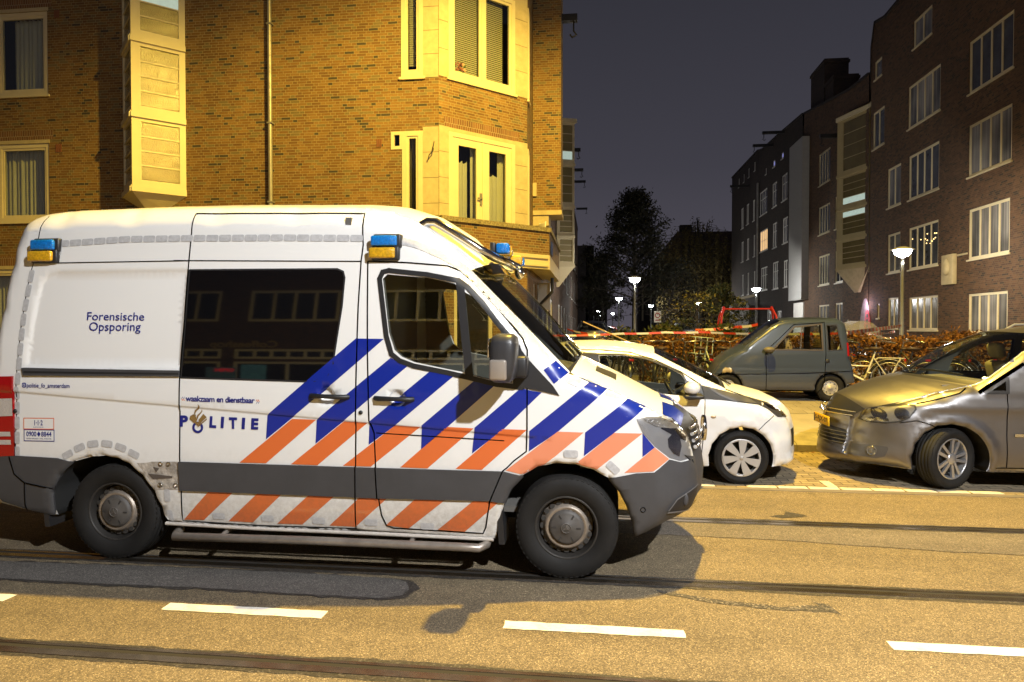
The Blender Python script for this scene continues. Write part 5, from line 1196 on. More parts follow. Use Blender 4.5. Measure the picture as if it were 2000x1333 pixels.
# three sided stair bay with wavy glass
OR_ = (-9.544,6.54)[0]; dd_ = 0.795; AX = (OR_ - dd_, 15 - dd_)
M_wavy = mat('wavy_glass', (0.25, 0.21, 0.095), 0.12, 0, 0.0, 0.7, bump=0.9, bscale=38)
def oriel(parent_kid, Mw, Lw, Mn, Ln, zs, rows, lit=(), mats=(M_frame, M_wavy), base=True, mk=None):
    """stack of boxes with panes on two faces; Mw wide face, Mn narrow face (local x along the face)"""
    for si in range(len(zs) - 1):
        z0, z1 = zs[si], zs[si + 1]
        for M, L, fx in ((Mw, Lw, 0.17), (Mn, Ln, 0.10)):
            mb = MB().xf(M); x0, x1 = L * fx if L > 0.7 else 0.12, L - (L * 0.12 if L > 0.7 else 0.10); a, b_ = z0 + 0.22, z1 - 0.14
            mb.mat(0); mb.box(0, x0, 0, 0.06, z0, z1); mb.box(x1, L, 0, 0.06, z0, z1); mb.box(x0, x1, 0, 0.06, z0, a); mb.box(x0, x1, 0, 0.06, b_, z1)
            for r in range(1, rows): z = a + (b_ - a) * r / rows; mb.box(x0, x1, 0.008, 0.05, z - 0.014, z + 0.014)
            mb.box(x0 - 0.045, x0 - 0.038, -0.003, 0, z0 + 0.1, z1 - 0.06)
            o = mb.build('bay_window', list(mats[:1]), None); parent_kid(o)
            for r in range(rows):
                mb = MB().xf(M); za, zb = a + (b_ - a) * r / rows + 0.015, a + (b_ - a) * (r + 1) / rows - 0.015
                mb.box(x0, x1, 0.026, 0.034, za, zb); mb.build('pane', M_cool if (si, r) in lit and M is Mw else mats[1], o)
        # moulding at the foot of each box
        mb = MB()
        for M, L in ((Mw, Lw), (Mn, Ln)):
            mb.xf(M); mb.box(-0.02 if M is Mw else 0.0, L, -0.05, 0.05, z0 - 0.06, z0 + 0.05); mb.box(0, L, -0.025, 0.05, z0 + 0.052, z0 + 0.085)
        parent_kid(mb.build('moulding', mats[0], None))
MWd = frame_at(AX, (s2, s2, 0), (s2, -s2, 0)); MNr = frame_at((AX[0] - dd_, 15.0), (s2, -s2, 0), (-s2, -s2, 0))
zA = [onz for onz in ((-10.291,4.811)[1], (-10.272,6.475)[1], (-10.252,8.165)[1])]; st = zA[1] - zA[0]
zA = [zA[0], zA[1], zA[2], zA[2] + st, zA[2] + 2 * st]
oriel(kid, MWd, dd_ * 1.4142, MNr, dd_ * 1.4142, zA, 4, lit=((2, 2),))
mb = MB(); zb = zA[0] - 0.06; A3 = (AX[0], AX[1]); tri = [(AX[0] - dd_, 15.0), A3, (OR_, 15.0)]; sm = [(AX[0] - 0.3, 15.0), (AX[0] - 0.05, 14.72), (AX[0] + 0.28, 15.0)]
vs = [(p[0], p[1], zb) for p in tri] + [(p[0], p[1], zb - 0.30) for p in sm] + [(p[0], p[1], zb - 0.9) for p in sm]
mb.add(vs, [(0, 1, 4, 3), (1, 2, 5, 4), (3, 4, 7, 6), (4, 5, 8, 7)]); kid(mb.build('corbel', M_frame, None))
# white garden chairs on the balcony
def chair_xy(x, y, rz):
    t = thing('garden_chair', 'white plastic chair tipped up on the brick balcony', 'chair', (x, y, PB - 0.02), rz, 'white chairs on the balcony'); t['label'] = 'white plastic chair standing on the balcony behind the brick parapet'
    mb = MB(); mb.rbox(-0.21, 0.21, -0.2, 0.2, 0.42, 0.45, 0.012); mb.build('seat', M_white, t)
    for sx_ in (-0.18, 0.18):
        mb = MB(); mb.tube([(sx_, -0.18, 0.0), (sx_, -0.17, 0.43)], 0.016, 8); mb.build('leg', M_white, t)
        mb = MB(); mb.tube([(sx_, 0.21, 0.0), (sx_, 0.18, 0.43), (sx_, 0.24, 0.98)], 0.018, 8); mb.build('leg', M_white, t)
    mb = MB(); mb.rbox(-0.18, 0.18, 0.215, 0.24, 0.62, 0.95, 0.01); mb.build('backrest', M_white, t)
    return t
chair_xy(-1.62, 17.9, R(-60))
# ---- further houses on the left of the side street
def generic(name, label, X, U, Nn, y0, y1, ztop, brick, wins, pane_seed=1, roof=None, back=9.0, wm=None, lit={}):
    """one house in a row: wall in the plane X; wins: (ya, z0, yb, z1, columns)"""
    t = thing(name, label, 'building', (X, (y0 + y1) / 2, 0)); inv = Matrix.Translation((-X, -(y0 + y1) / 2, 0))
    def k(o): o.parent = t; o.matrix_parent_inverse = inv; return o
    M = frame_at((X, 0), U, Nn); sgn = Vector(U).y
    lx = lambda y: y * sgn
    a, b_ = sorted((lx(y0), lx(y1))); hs = []
    for w in wins: p, q = sorted((lx(w[0]), lx(w[2]))); hs.append((p, w[1], q, w[3]))
    zt = ztop if isinstance(ztop, list) else [(y0, ztop), (y1, ztop)]
    top = sorted([(lx(y), z) for y, z in zt]); out = [(a, 0), (b_, 0)] + [p for p in top[::-1]]
    k(facade('wall', M, out, hs, brick, None, 0.12))
    mb = MB().xf(M); mb.prism(out, 'y', 0.9, back); k(mb.build('core', M_roof, None))
    mb = MB().xf(M)
    for p, q in zip(top[:-1], top[1:]):
        mb.add([(p[0], -0.06, p[1]), (q[0], -0.06, q[1]), (q[0], 0.95, q[1]), (p[0], 0.95, p[1]), (p[0], -0.06, p[1] - 0.12), (q[0], -0.06, q[1] - 0.12), (q[0], 0.95, q[1] - 0.12), (p[0], 0.95, p[1] - 0.12)], [(0, 1, 2, 3), (7, 6, 5, 4), (0, 4, 5, 1), (2, 6, 7, 3), (1, 5, 6, 2), (3, 7, 4, 0)])
    k(mb.build('coping', M_roof, None))
    rnd = random.Random(pane_seed)
    for i, (h, w) in enumerate(zip(hs, wins)):
        pm = lit.get(i) or M_p[rnd.choice((0, 1, 2, 2, 3, 3, 3))]
        o = window(None, M, *h, (1,) * w[4], fr=0.08, rec=0.03, pane=pm, m=wm or M_frame, bar=0.06, rows=w[5] if len(w) > 5 else (1,)); k(o)
    return t, k, M
LW = []
for y0 in (24.2, 26.6, 29.0, 35.2, 38.0, 41.0): LW.append((y0, 0.8, y0 + 1.5, 2.9, 2))
for z in (4.3, 7.3, 10.2):
    for y0 in (25.0, 28.6, 36.0, 40.2): LW.append((y0, z, y0 + 1.6, z + 1.8, 3))
lt, lk, LM = generic('brick_house', 'brown brick house with a cream stair bay on the left of the side street', -1.95, (0, 1, 0), (1, 0, 0), 23.4, 44.0, [(23.4, 16.5), (27.0, 15.4), (31.0, 12.6), (36, 12.2), (44.0, 12.2)], M_brickd, LW, 3, wm=M_white)
q0 = (-1.679,7.613)[0]; q1 = (-0.968,7.597)[0]
zB = [(-1.355,4.659)[1], (-1.357,6.06)[1], (-1.36,7.484)[1], (-1.363,9.516)[1], (-1.366,11.52)[1]]
MW2 = frame_at((-1.95 + 0.06, 32.72), (0.93, 0.37, 0), (0.37, -0.93, 0)); MN2 = frame_at((-1.95 + 0.06 + 0.93 * 0.88, 32.72 + 0.37 * 0.88), (-0.6, 0.8, 0), (0.8, 0.6, 0))
oriel(lk, MW2, 0.88, MN2, 1.0, zB, 4, lit=((3, 0),))
mb = MB(); mb.prism([(-1.95, 32.6), (-0.98, 33.0), (-0.95, 33.1), (-1.95, 34.3)], 'z', zB[-1], zB[-1] + 0.16); lk(mb.build('bay_roof', M_frame, None))
mb = MB(); mb.add([(-1.89, 32.72, zB[0] - .06), (-1.07, 33.05, zB[0] - .06), (-1.7, 33.85, zB[0] - .06), (-1.93, 33.0, zB[0] - 1.0), (-1.8, 33.05, zB[0] - 1.0), (-1.93, 33.3, zB[0] - 1.0)], [(0, 1, 4, 3), (1, 2, 5, 4)]); lk(mb.build('corbel', M_frame, None))
def hoist(kf, x, y, z, d, L=0.8):
    mb = MB(); mb.box(min(x, x + d * L), max(x, x + d * L), y - 0.09, y + 0.09, z, z + 0.18); mb.tube([(x + d * (L - .1), y, z), (x + d * (L - .1), y, z - 0.25), (x + d * (L - .02), y, z - 0.36), (x + d * (L - .14), y, z - 0.42), (x + d * (L - .2), y, z - 0.34)], 0.025, 6); kf(mb.build('hoist_beam', M_black, None))
hoist(kid, -0.955, 18.7, (-0.917,9.966)[1], 1, 0.42)
for y, py in ((38, 300), (46, 338), (56, 360), (66, 412)): hoist(lk, -1.95, y, 1.68 + (641 - py) * y / 1333, 1, 1.05)
LW2 = []
for z in (0.8, 4.0, 7.0):
    for y0 in (46, 50, 54, 58, 62, 66): LW2.append((y0, z, y0 + 1.6, z + 1.8, 3))
generic('brick_house', 'dark brick house farther down on the left of the side street', -2.0, (0, 1, 0), (1, 0, 0), 44.1, 72, 12.0, M_brickd, LW2, 5, wm=M_white)
LW3 = [(y0, z, y0 + 1.6, z + 1.8, 2) for z in (0.8, 3.8, 6.8) for y0 in (84, 89, 94, 99)]
generic('brick_house', 'low dark house at the far left end of the side street', -0.4, (0, 1, 0), (1, 0, 0), 82, 112, 11.5, M_brickb, LW3, 6, wm=M_white)
# ---- right of the side street
XR = 12.4; UR = (0, -1, 0); NR = (-1, 0, 0)
def rw(L):
    """(left px converted) corners -> window tuples"""
    return L
def wr(a, b, c): return (a[0], min(a[1], b[1]), c[0], max(a[1], b[1]))
WA = [([(24.824,11.255),(24.783,9.516),(22.342,10.601)], 4), ([(24.79,8.459),(24.749,6.736),(22.368,10.612)], 4), ([(24.723,5.634),(24.683,3.965),(22.419,10.634)], 4), ([(24.687,2.814),(24.656,1.489),(22.471,10.656)], 4),
      ([(29.341,11.318),(29.3,9.63),(26.742,12.487)], 4), ([(29.227,8.528),(29.184,6.783),(26.78,12.503)], 4), ([(29.157,5.655),(29.116,3.994),(26.78,12.503)], 4), ([(29.089,2.887),(29.057,1.596),(26.742,12.487)], 4),
      ([(28.955,13.777),(28.928,12.682),(27.437,12.785)], 2), ([(31.233,8.477),(31.191,6.803),(29.935,13.856)], 2), ([(31.163,5.658),(31.121,4.008),(29.935,13.856)], 2), ([(31.074,2.952),(31.042,1.656),(30.055,13.907)], 2),
      ([(32.728,13.614),(32.708,12.806),(31.951,14.72)], 1), ([(32.2,2.75),(32.184,2.111),(31.951,14.72)], 1), ([(32.872,11.368),(32.831,9.719),(31.627,14.581)], 2)]
WAx = [wr(*q) + (n,) for q, n in WA]
Y0 = 14.0
for z in (2.9 - 2.15, 4.2, 7.3, 10.4): WAx += [(19.6, z, 16.6, z + 2.0, 4)]
ya = (33.12,9.654)[0]
TA = [(33.314,12.672),(33.419,14.439),(32.747,15.472),(31.644,15.249),(30.378,15.311),(28.734,15.428)]
ta, ka, MA = generic('brick_house', 'tall brown brick house with rows of four-pane windows at the right edge', XR, UR, NR, Y0, ya, [(ya, TA[0][1])] + [(min(y, ya - 0.02 * i), z) for i, (y, z) in enumerate(TA[1:], 1)] + [(Y0, TA[-1][1])], M_brickd, WAx, 11, lit={})
mb = MB(); q = [(26.251,4.267),(26.225,3.202),(25.452,3.118)]
mb.rbox(XR - 0.14, XR + 0.02, q[2][0], q[0][0], q[1][1], q[0][1], 0.03); mb.ball((XR - 0.16, (q[0][0] + q[2][0]) / 2, (q[0][1] + q[1][1]) / 2 + 0.1), 0.2, 12, 8, (0.5, 1, 1.5)); ka(mb.build('stone_figure', M_stone, None))
q = [(25.478,4.221),(25.462,3.563),(24.75,4.109)]; mb = MB(); mb.box(XR - 0.03, XR + 0.02, q[2][0], q[0][0], q[0][1] - 0.06, q[0][1]); ka(mb.build('stone_band', M_stone, None))
# fairy lights behind one window
mb = MB(); rnd = random.Random(8)
for i in range(14): y = rnd.uniform(WAx[6][2] + 0.2, WAx[6][0] - 0.2); z = WAx[6][3] - rnd.uniform(0.35, 0.8); mb.ball((XR + 0.055, y, z), 0.022, 6, 4)
ka(mb.build('fairy_lights', mat('fairy_bulb', (1, 0.7, 0.3), 0.5, emit=(1.0, 0.72, 0.3), estr=3.0), None))
WB = [([(40.438,11.399),(40.391,9.627),(38.557,17.553)], 4), ([(40.403,8.423),(40.362,6.877),(38.533,17.542)], 4), ([(40.33,5.682),(40.286,4.039),(38.533,17.542)], 4), ([(40.257,2.944),(40.227,1.821),(38.533,17.542)], 3),
      ([(37.745,8.524),(37.701,6.844),(36.5,16.671)], 2), ([(37.671,5.684),(37.627,4.017),(36.5,16.671)], 2), ([(37.6,2.965),(37.571,1.865),(36.5,16.671)], 2), ([(35.617,2.641),(35.603,2.083),(35.627,16.296)], 1)]
WBx = [wr(*q) + (n,) for q, n in WB]; yb = (43.281,12.22)[0]
TB = [(43.451,14.669),(40.469,14.232),(37.807,13.827),(35.761,13.543),(33.393,13.424)]
tb, kb, MBx = generic('brick_house', 'brown brick house with a cream stair bay right of the swing', XR, UR, NR, ya + 0.02, yb, [(min(max(y, ya + 0.02), yb), z) for y, z in TB], M_brickd, WBx, 12)
# parabolic red door
aw = [(34.452,1.506),(32.566,1.516),(33.49,3.056)]
yl, yr_ = aw[0][0], aw[1][0]; zt_ = aw[2][1]; n = 16
arch = [(yl + (yr_ - yl) * t, 0.36 + (zt_ - 0.36) * (1 - abs(2 * t - 1) ** 2.2)) for t in np.linspace(0, 1, n)]
mb = MB(); mb.prism(arch, 'x', XR - 0.02, XR - 0.004); o = kb(mb.build('porch', brick_mat('porch_brick', [(0.5, (0.50, 0.44, 0.46)), (0.5, (0.40, 0.35, 0.38))], (0.22, 0.19, 0.20)), None, uv=True))
ym = (yl + yr_) / 2 - 0.32; ad = [(ym + (p[0] - (yl + yr_) / 2) * 0.66, 0.36 + (p[1] - 0.36) * 0.80) for p in arch]
mb = MB(); mb.prism(ad, 'x', XR - 0.05, XR - 0.022); dr = mb.build('door', mat('crimson_door', (0.55, 0.02, 0.06), 0.4), o); kb(o)
mb = MB(); 
for i in range(5): mb.box(XR - 0.056, XR - 0.048, ym - 0.10, ym + 0.10, 1.2 + i * 0.24, 1.36 + i * 0.24)
mb.build('pane', M_p[1], dr)
lamp_point('porch_light', (XR - 0.35, ym, 2.75), 30, (1.0, 0.75, 0.95), 0.05)
# stair bay on that house
qo = [(35.602,4.74),(33.167,4.521)]
zO = [(33.357,4.566)[1], (33.393,5.988)[1], (33.431,7.458)[1], (33.473,9.095)[1], (33.542,11.802)[1]]
oy0, oy1 = qo[0][0], qo[1][0]
MW3 = frame_at((XR - 0.04, oy0), (-0.43, -0.90, 0), (-0.90, 0.43, 0)); Lw = math.hypot(0.43, 0.90) and (oy0 - oy1) * 0.62
e3 = MW3 @ Vector((Lw, 0, 0)); MN3 = frame_at((e3.x, e3.y), (XR - e3.x, oy1 - e3.y, 0), (oy1 - e3.y, -(XR - e3.x), 0))
oc_ = Vector((oy1 - e3.y, -(XR - e3.x), 0))
# flat cream front seen almost square on
MW3 = frame_at((XR - 0.62, oy0), (0.30, -0.954, 0), (-0.954, -0.30, 0)); Lw = (oy0 - oy1) / 0.954
MN3 = frame_at((XR, oy0 + 0.55), (-0.75, -0.66, 0), (-0.66, 0.75, 0))
oriel(kb, MW3, Lw, MN3, 0.83, zO, 4, lit=((2, 0), (1, 3)), mats=(mat('ochre_paint', (0.40, 0.33, 0.17), 0.6, noise=0.08, nscale=2), mat('ochre_glass', (0.13, 0.105, 0.045), 0.25, noise=0.2, nscale=2)))
e3 = MW3 @ Vector((Lw, 0, 0))
mb = MB(); mb.prism([(XR, oy0 + 0.6), (XR - 0.70, oy0 + 0.02), (e3.x - 0.06, e3.y - 0.05), (XR, oy1 - 0.1)], 'z', zO[-1], zO[-1] + 0.2); kb(mb.build('bay_roof', M_frame, None))
mb = MB(); mb.add([(XR, oy0 + 0.5, zO[0] - .06), (XR - 0.62, oy0, zO[0] - .06), (e3.x, e3.y, zO[0] - .06), (XR, oy1, zO[0] - .06)] + [(XR, (oy0 + oy1) / 2 + 0.25, zO[0] - 1.2), (XR - 0.12, (oy0 + oy1) / 2 + 0.2, zO[0] - 1.2), (XR - 0.12, (oy0 + oy1) / 2 - 0.2, zO[0] - 1.2), (XR, (oy0 + oy1) / 2 - 0.25, zO[0] - 1.2)], [(0, 1, 5, 4), (1, 2, 6, 5), (2, 3, 7, 6)]); kb(mb.build('corbel', M_stone, None))
# chimneys and hoists
def chimney(kf, a, b, zb, w=1.3):
    mb = MB(); mb.box(XR + 0.3, XR + 0.3 + w, b[0], a[0], zb, a[1]); mb.box(XR + 0.24, XR + 0.36 + w, b[0] - 0.06, a[0] + 0.06, a[1] - 0.25, a[1] - 0.10); kf(mb.build('chimney', M_brickb, None, uv=True))
chimney(kb, *[(43.024,16.839),(40.595,15.951)], 12.0); chimney(kb, *[(40.407,15.398),(39.062,14.922)], 12.0)
q = (37.397,11.554); hoist(kb, XR, q[0], q[1], -1, 0.9)
WC = [([(54.479,12.0),(54.426,10.203),(52.228,23.414)], 3, (2, 1)), ([(50.727,11.904),(50.678,10.206),(49.499,22.244)], 2, (2, 1)), ([(48.209,11.915),(48.16,10.183),(46.854,21.11)], 2, (2, 1)),
      ([(54.391,9.024),(54.345,7.441),(52.017,23.323)], 4, (1, 1)), ([(50.56,9.061),(50.51,7.313),(49.418,22.209)], 2, (2, 1)), ([(47.91,9.006),(47.862,7.318),(46.672,21.032)], 2, (2, 1)),
      ([(53.98,6.216),(53.93,4.481),(51.987,23.31)], 3, (2, 1)), ([(50.481,6.294),(50.427,4.403),(48.935,22.002)], 3, (2, 1)), ([(47.602,6.159),(47.552,4.379),(46.672,21.032)], 2, (2, 1)),
      ([(52.763,13.48),(52.75,13.024),(52.442,23.505)], 1), ([(50.588,13.5),(50.575,13.049),(50.021,22.468)], 1), ([(48.383,13.508),(48.371,13.09),(47.846,21.535)], 1), ([(52.001,3.028),(51.963,1.714),(50.526,22.684)], 3), ([(49.137,2.845),(49.105,1.712),(48.1,21.644)], 2)]
WCx = [wr(*q[0]) + tuple(q[1:]) for q in WC]; yc_ = (55.159,15.218)[0]
TC = [(55.082,15.475),(53.679,15.229),(49.215,15.052),(43.556,14.733)]
tc_, kc, MCx = generic('dark_house', 'very dark brick house with a white stair tower and one warm lit window', XR, UR, NR, yb + 0.02, yc_, [(min(max(y, yb + 0.02), yc_), z) for y, z in TC], M_brickb, WCx, 13, lit={3: M_warm, 10: M_blue, 11: M_blue}, wm=M_white)
q = [(44.902,12.961),(42.196,12.258),(44.295,3.364)]
mb = MB(); mb.box(XR - 0.4, XR + 0.1, q[1][0], q[0][0], q[2][1], q[0][1]); tw = kc(mb.build('stair_tower', mat('tower_white', (0.34, 0.34, 0.33), 0.6, noise=0.08), None))
for a in ([(44.011,11.225),(43.989,10.404),(42.903,19.437)], [(43.768,8.359),(43.744,7.511),(42.903,19.437)], [(43.684,5.345),(43.662,4.53),(42.798,19.392)]):
    o = window(tw, frame_at((XR - 0.4, 0), UR, NR), -a[0][0], a[1][1], -a[2][0], a[0][1], (1,), fr=0.07, rec=-0.02, pane=M_p[0], m=M_white); kc(o); o.parent = tw; o.matrix_parent_inverse = tw.matrix_parent_inverse
q = [(44.94,3.227),(42.951,1.554)]; mb = MB(); mb.box(XR - 0.08, XR - 0.004, q[1][0], q[0][0], 0.36, q[0][1]); o = kc(mb.build('door', M_white, None))
q = (47.749,14.662); hoist(kc, XR, q[0], q[1], -1, 1.4); q = (50.553,14.545); hoist(kc, XR, q[0], q[1], -1, 1.4)
mb = MB(); q = [(54.816,12.855),(54.487,1.716)]; mb.tube([(XR - 0.08, q[0][0], q[0][1]), (XR - 0.08, q[0][0], 0.3)], 0.09, 8); kc(mb.build('rain_pipe', M_zinc, None))
WD = [[(62.479,14.819),(62.455,14.049),(62.095,27.644)], [(60.446,14.75),(60.425,14.072),(60.104,26.79)], [(58.586,14.801),(58.564,14.072),(58.126,25.943)], [(56.447,14.815),(56.426,14.122),(56.049,25.052)],
      [(61.274,11.956),(61.22,10.203),(60.307,26.878)], [(59.159,11.933),(59.108,10.263),(58.24,25.991)], [(56.824,11.861),(56.775,10.202),(56.137,25.089)],
      [(61.101,9.061),(61.048,7.335),(60.206,26.834)], [(58.935,9.069),(58.883,7.341),(58.126,25.943)], [(56.56,9.045),(56.51,7.352),(55.961,25.014)],
      [(60.909,6.22),(60.855,4.455),(60.104,26.79)], [(58.694,6.221),(58.64,4.436),(58.051,25.91)], [(56.368,6.174),(56.316,4.446),(55.874,24.977)]]
yd = (65.414,17.807)[0]; TD = [(65.106,15.62),(55.252,15.519)]
td, kd, MDx = generic('dark_house', 'dark brick corner house with narrow white windows at the end of the right row', XR, UR, NR, yc_ + 0.02, yd, [(yd, TD[0][1]), (yc_ + 0.02, TD[1][1])], M_brickb, [wr(*q) + (1 if i < 4 else 2,) for i, q in enumerate(WD)], 14, wm=M_white)
q = (58.284,13.26); hoist(kd, XR, q[0], q[1], -1, 1.5)
mb = MB(); q = [(65.43,4.289),(54.466,3.842)]; mb.box(XR - 0.06, XR - 0.004, yc_ + 0.3, yd, q[0][1] - 0.15, q[0][1] + 0.05); kd(mb.build('stone_band', M_stone, None))
# white slatted fence in front of it
qf = [(10.865,3.53),(12.588,1.508)]
fe = thing('slat_fence', 'white slatted fence panel behind the red swing', 'fence', (qf[0][0], 58, 0.3)); Wf = qf[1][0] - qf[0][0]; Hf = qf[0][1] - 0.3
for i in range(14): mb = MB(); mb.box(i * Wf / 14, i * Wf / 14 + 0.09, 0, 0.04, 0, Hf); mb.build('slat', M_white, fe)
mb = MB(); mb.box(0, Wf, 0.042, 0.1, 0.35, 0.45); mb.box(0, Wf, 0.042, 0.1, Hf - 0.5, Hf - 0.1); mb.build('rail', M_white, fe)
# building closing the street, with a tiled roof
q = [(8.626,11.162),(10.727,14.605),(15.055,14.876),(18.736,14.949)]
bt = thing('brick_house', 'dark house with a steep tiled roof behind the willow', 'building', (q[0][0] + 6, 95, 0))
def kq(o): o.parent = bt; o.matrix_parent_inverse = Matrix.Translation((-(q[0][0] + 6), -95, 0)); return o
x0 = q[0][0]; mb = MB(); mb.box(x0, x0 + 26, 95, 108, 0, q[0][1]); kq(mb.build('wall', M_brickb, None, uv=True))
mb = MB(); mb.prism([(x0 - 0.6, q[0][1] + 0.05), (q[1][0], q[1][1]), (x0 + 22, q[1][1]), (x0 + 26.6, q[0][1] + 0.05)], 'y', 94.4, 108); kq(mb.build('roof', mat('roof_tiles', (0.055, 0.030, 0.024), 0.8, noise=0.3, nscale=3), None))
mb = MB(); mb.box(q[1][0] + 0.6, q[1][0] + 2.2, 96, 97.2, q[1][1] - 0.5, q[1][1] + 1.2); kq(mb.build('chimney', M_brickb, None, uv=True))
MQ = frame_at((0, 95), (1, 0, 0), (0, -1, 0))
for i in range(6):
    for z in (1.2, 4.2): o = window(None, MQ, x0 + 1.5 + i * 3.6, z, x0 + 3.3 + i * 3.6, z + 1.7, (1, 1), rec=-0.02, pane=M_p[0], m=M_white, fr=0.1); kq(o)
q = [(-3.878,15.861),(-0.562,15.82),(12.735,10.005)]
bt2 = thing('far_houses', 'black outline of a distant house closing the street on the left', 'building', (q[0][0], 140, 0))
mb = MB(); mb.box(-6, 6, 0, 8, 0, 14.8); o = mb.build('wall', M_brickb, bt2, uv=True)
bt3 = thing('far_houses', 'distant row of dark flats with vertical bands behind the big tree', 'building', (16, 130, 0))
mb = MB(); mb.box(-8, 14, 0, 8, 0, 11.5); mb.build('wall', M_brickb, bt3, uv=True)
mb = MB()
for i in range(14): mb.box(-7.6 + i * 1.5, -7.3 + i * 1.5, -0.1, 0, 3, 10.6)
mb.build('band', M_stone, bt3)
# ---- shops across the street, behind the camera (seen mirrored in the van's glass)
sb = thing('shop_building', 'dark brick building with white windows above a coffee shop across the street, mirrored in the van windows', 'building', (0, -9.2, 0)); sb['label'] = 'brick shop building across the street, seen mirrored in the dark van window'
def ks(o): o.parent = sb; o.matrix_parent_inverse = Matrix.Translation((0, 9.2, 0)); return o
MO = frame_at((0, -9.2), (-1, 0, 0), (0, 1, 0)); hs = []; WS = []
for i in range(9):
    x = -14.4 + i * 3.6; WS.append((x, 4.2, x + 2.7, 5.55, 4)); WS.append((x, 7.3, x + 2.7, 8.7, 4)); WS.append((x - 0.2, 2.45, x + 3.0, 2.92, 6)); WS.append((x - 0.2, 0.4, x + 3.0, 2.3, 2))
ks(facade('wall', MO, [(-20, 0), (20, 0), (20, 11), (-20, 11)], [w[:4] for w in WS], M_brickd, None, 0.12))
M_teal = mat('shop_light', (0.1, 0.3, 0.35), 0.5, emit=(0.20, 0.55, 0.70), estr=0.35, noise=0.5, nscale=9)
for i, w in enumerate(WS): o = window(None, MO, *w[:4], (1,) * w[4], fr=0.10, rec=0.0, pane=M_p[0], m=M_white, bar=0.09, sill=False); ks(o)
vs, fs = text_mesh('Coffeeshop', 0.44, bold=0.012); sgn = MB().xf(frame_at((-8.9, -9.18, 3.0), (-1, 0, 0), (0, 1, 0))); sgn.add([(v[0], -0.03, v[1]) for v in vs], fs); ks(sgn.build('shop_lettering', mat('sign_gold', (0.42, 0.33, 0.14), 0.4), None))
vs, fs = text_mesh('OPEN', 0.22, bold=0.015); sgn = MB().xf(frame_at((-10.15, -9.16, 1.78), (-1, 0, 0), (0, 1, 0))); sgn.add([(v[0], 0.0, v[1]) for v in vs], fs); ks(sgn.build('open_sign', mat('neon_red', (0.6, 0.02, 0.02), 0.5, emit=(1.0, 0.05, 0.06), estr=2.0), None))
mb = MB(); mb.box(-9.95, -9.2, -9.172, -9.166, 1.2, 2.15); ks(mb.build('lit_screen', M_teal, None)); mb = MB(); mb.box(-11.0, -10.1, -9.174, -9.170, 1.2, 2.0); ks(mb.build('lit_screen', mat('shop_glow', (0.1, 0.2, 0.25), 0.5, emit=(0.12, 0.25, 0.32), estr=0.35, noise=0.6, nscale=14), None))
mb = MB(); mb.box(-20, 20, -18, -9.6, 0, 11); ks(mb.build('core', M_roof, None))

# ---------------------------------------------------------------- white hatchback
hat = thing('hatchback', 'small white hatchback with seven-blade wheel covers parked behind the police van', 'car', (0.45, 8.29, 0))
M_hw = dirty_paint('hatch_white', (0.82, 0.82, 0.80), 0.12, 0.5, amount=0.35)
hsh = Shell([(-1.62,0.24,0.06,0.03),(-1.68,0.45,0.12,0.06),(-1.7,0.7,0.15,0.08),(-1.62,0.98,0.15,0.08),(-1.42,1.28,0.12,0.06),(-1.3,1.385,0.12,0.06),(-0.95,1.43,0.12,0.06),(-0.739,1.47,0.12,0.06),(-0.387,1.48,0.12,0.06),(-0.079,1.455,0.12,0.06),(0.191,1.399,0.11,0.07),(0.475,1.253,0.1,0.09),(0.743,1.115,0.09,0.1),(0.882,1.051,0.09,0.09),(0.94,1.019,0.09,0.08),(1.139,0.946,0.12,0.08),(1.403,0.867,0.16,0.09),(1.57,0.765,0.24,0.11),(1.64,0.68,0.28,0.13),(1.68,0.55,0.28,0.13),(1.68,0.36,0.25,0.13),(1.69,0.25,0.2,0.12),(1.6,0.2,0.12,0.05),(1.4230540496676178,0.19,0.03,0.0),(1.4331708203213431,0.3154794036023225,0.03,0.0),(1.3975965556756935,0.43623494787162687,0.03,0.0),(1.3210677452146868,0.5361887919511715,0.03,0.0),(1.213773718488308,0.6020327104683266,0.03,0.0),(1.09,0.625,0.03,0.0),(0.966226281511692,0.6020327104683265,0.03,0.0),(0.8589322547853133,0.5361887919511714,0.03,0.0),(0.7824034443243065,0.43623494787162687,0.03,0.0),(0.746829179678657,0.3154794036023225,0.03,0.0),(0.7569459503323823,0.19,0.03,0.0),(0.0,0.19,0.04,0.0),(-0.9169459503323822,0.19,0.03,0.0),(-0.906829179678657,0.3154794036023225,0.03,0.0),(-0.9424034443243066,0.43623494787162687,0.03,0.0),(-1.0189322547853132,0.5361887919511715,0.03,0.0),(-1.1262262815116921,0.6020327104683266,0.03,0.0),(-1.25,0.625,0.03,0.0),(-1.373773718488308,0.6020327104683265,0.03,0.0),(-1.4810677452146868,0.5361887919511714,0.03,0.0),(-1.5575965556756937,0.43623494787162687,0.03,0.0),(-1.593170820321343,0.3154794036023225,0.03,0.0),(-1.5830540496676178,0.19,0.03,0.0)], base_hatch)
HWIN = [(-0.422,1.373),(-0.13,1.371),(0.098,1.331),(0.322,1.246),(0.461,1.173),(0.502,1.103),(0.498,0.946),(0.02,0.99),(-0.399,1.067)]
HRW = [(-1.02, 1.05), (-1.02, 1.30), (-0.80, 1.36), (-0.60, 1.37), (-0.58, 1.0)]
hst = [(None, 0)] * 3 + [('rear_window', 2)] + [(None, 0)] * 6 + [('windscreen', 2)] * 3 + [(None, 3)] + [('bonnet', 0)] * 3 + [('bumper', 0)] * 2 + [('grille', 3)] + [('bumper', 0)] + [(None, 1)] * 60
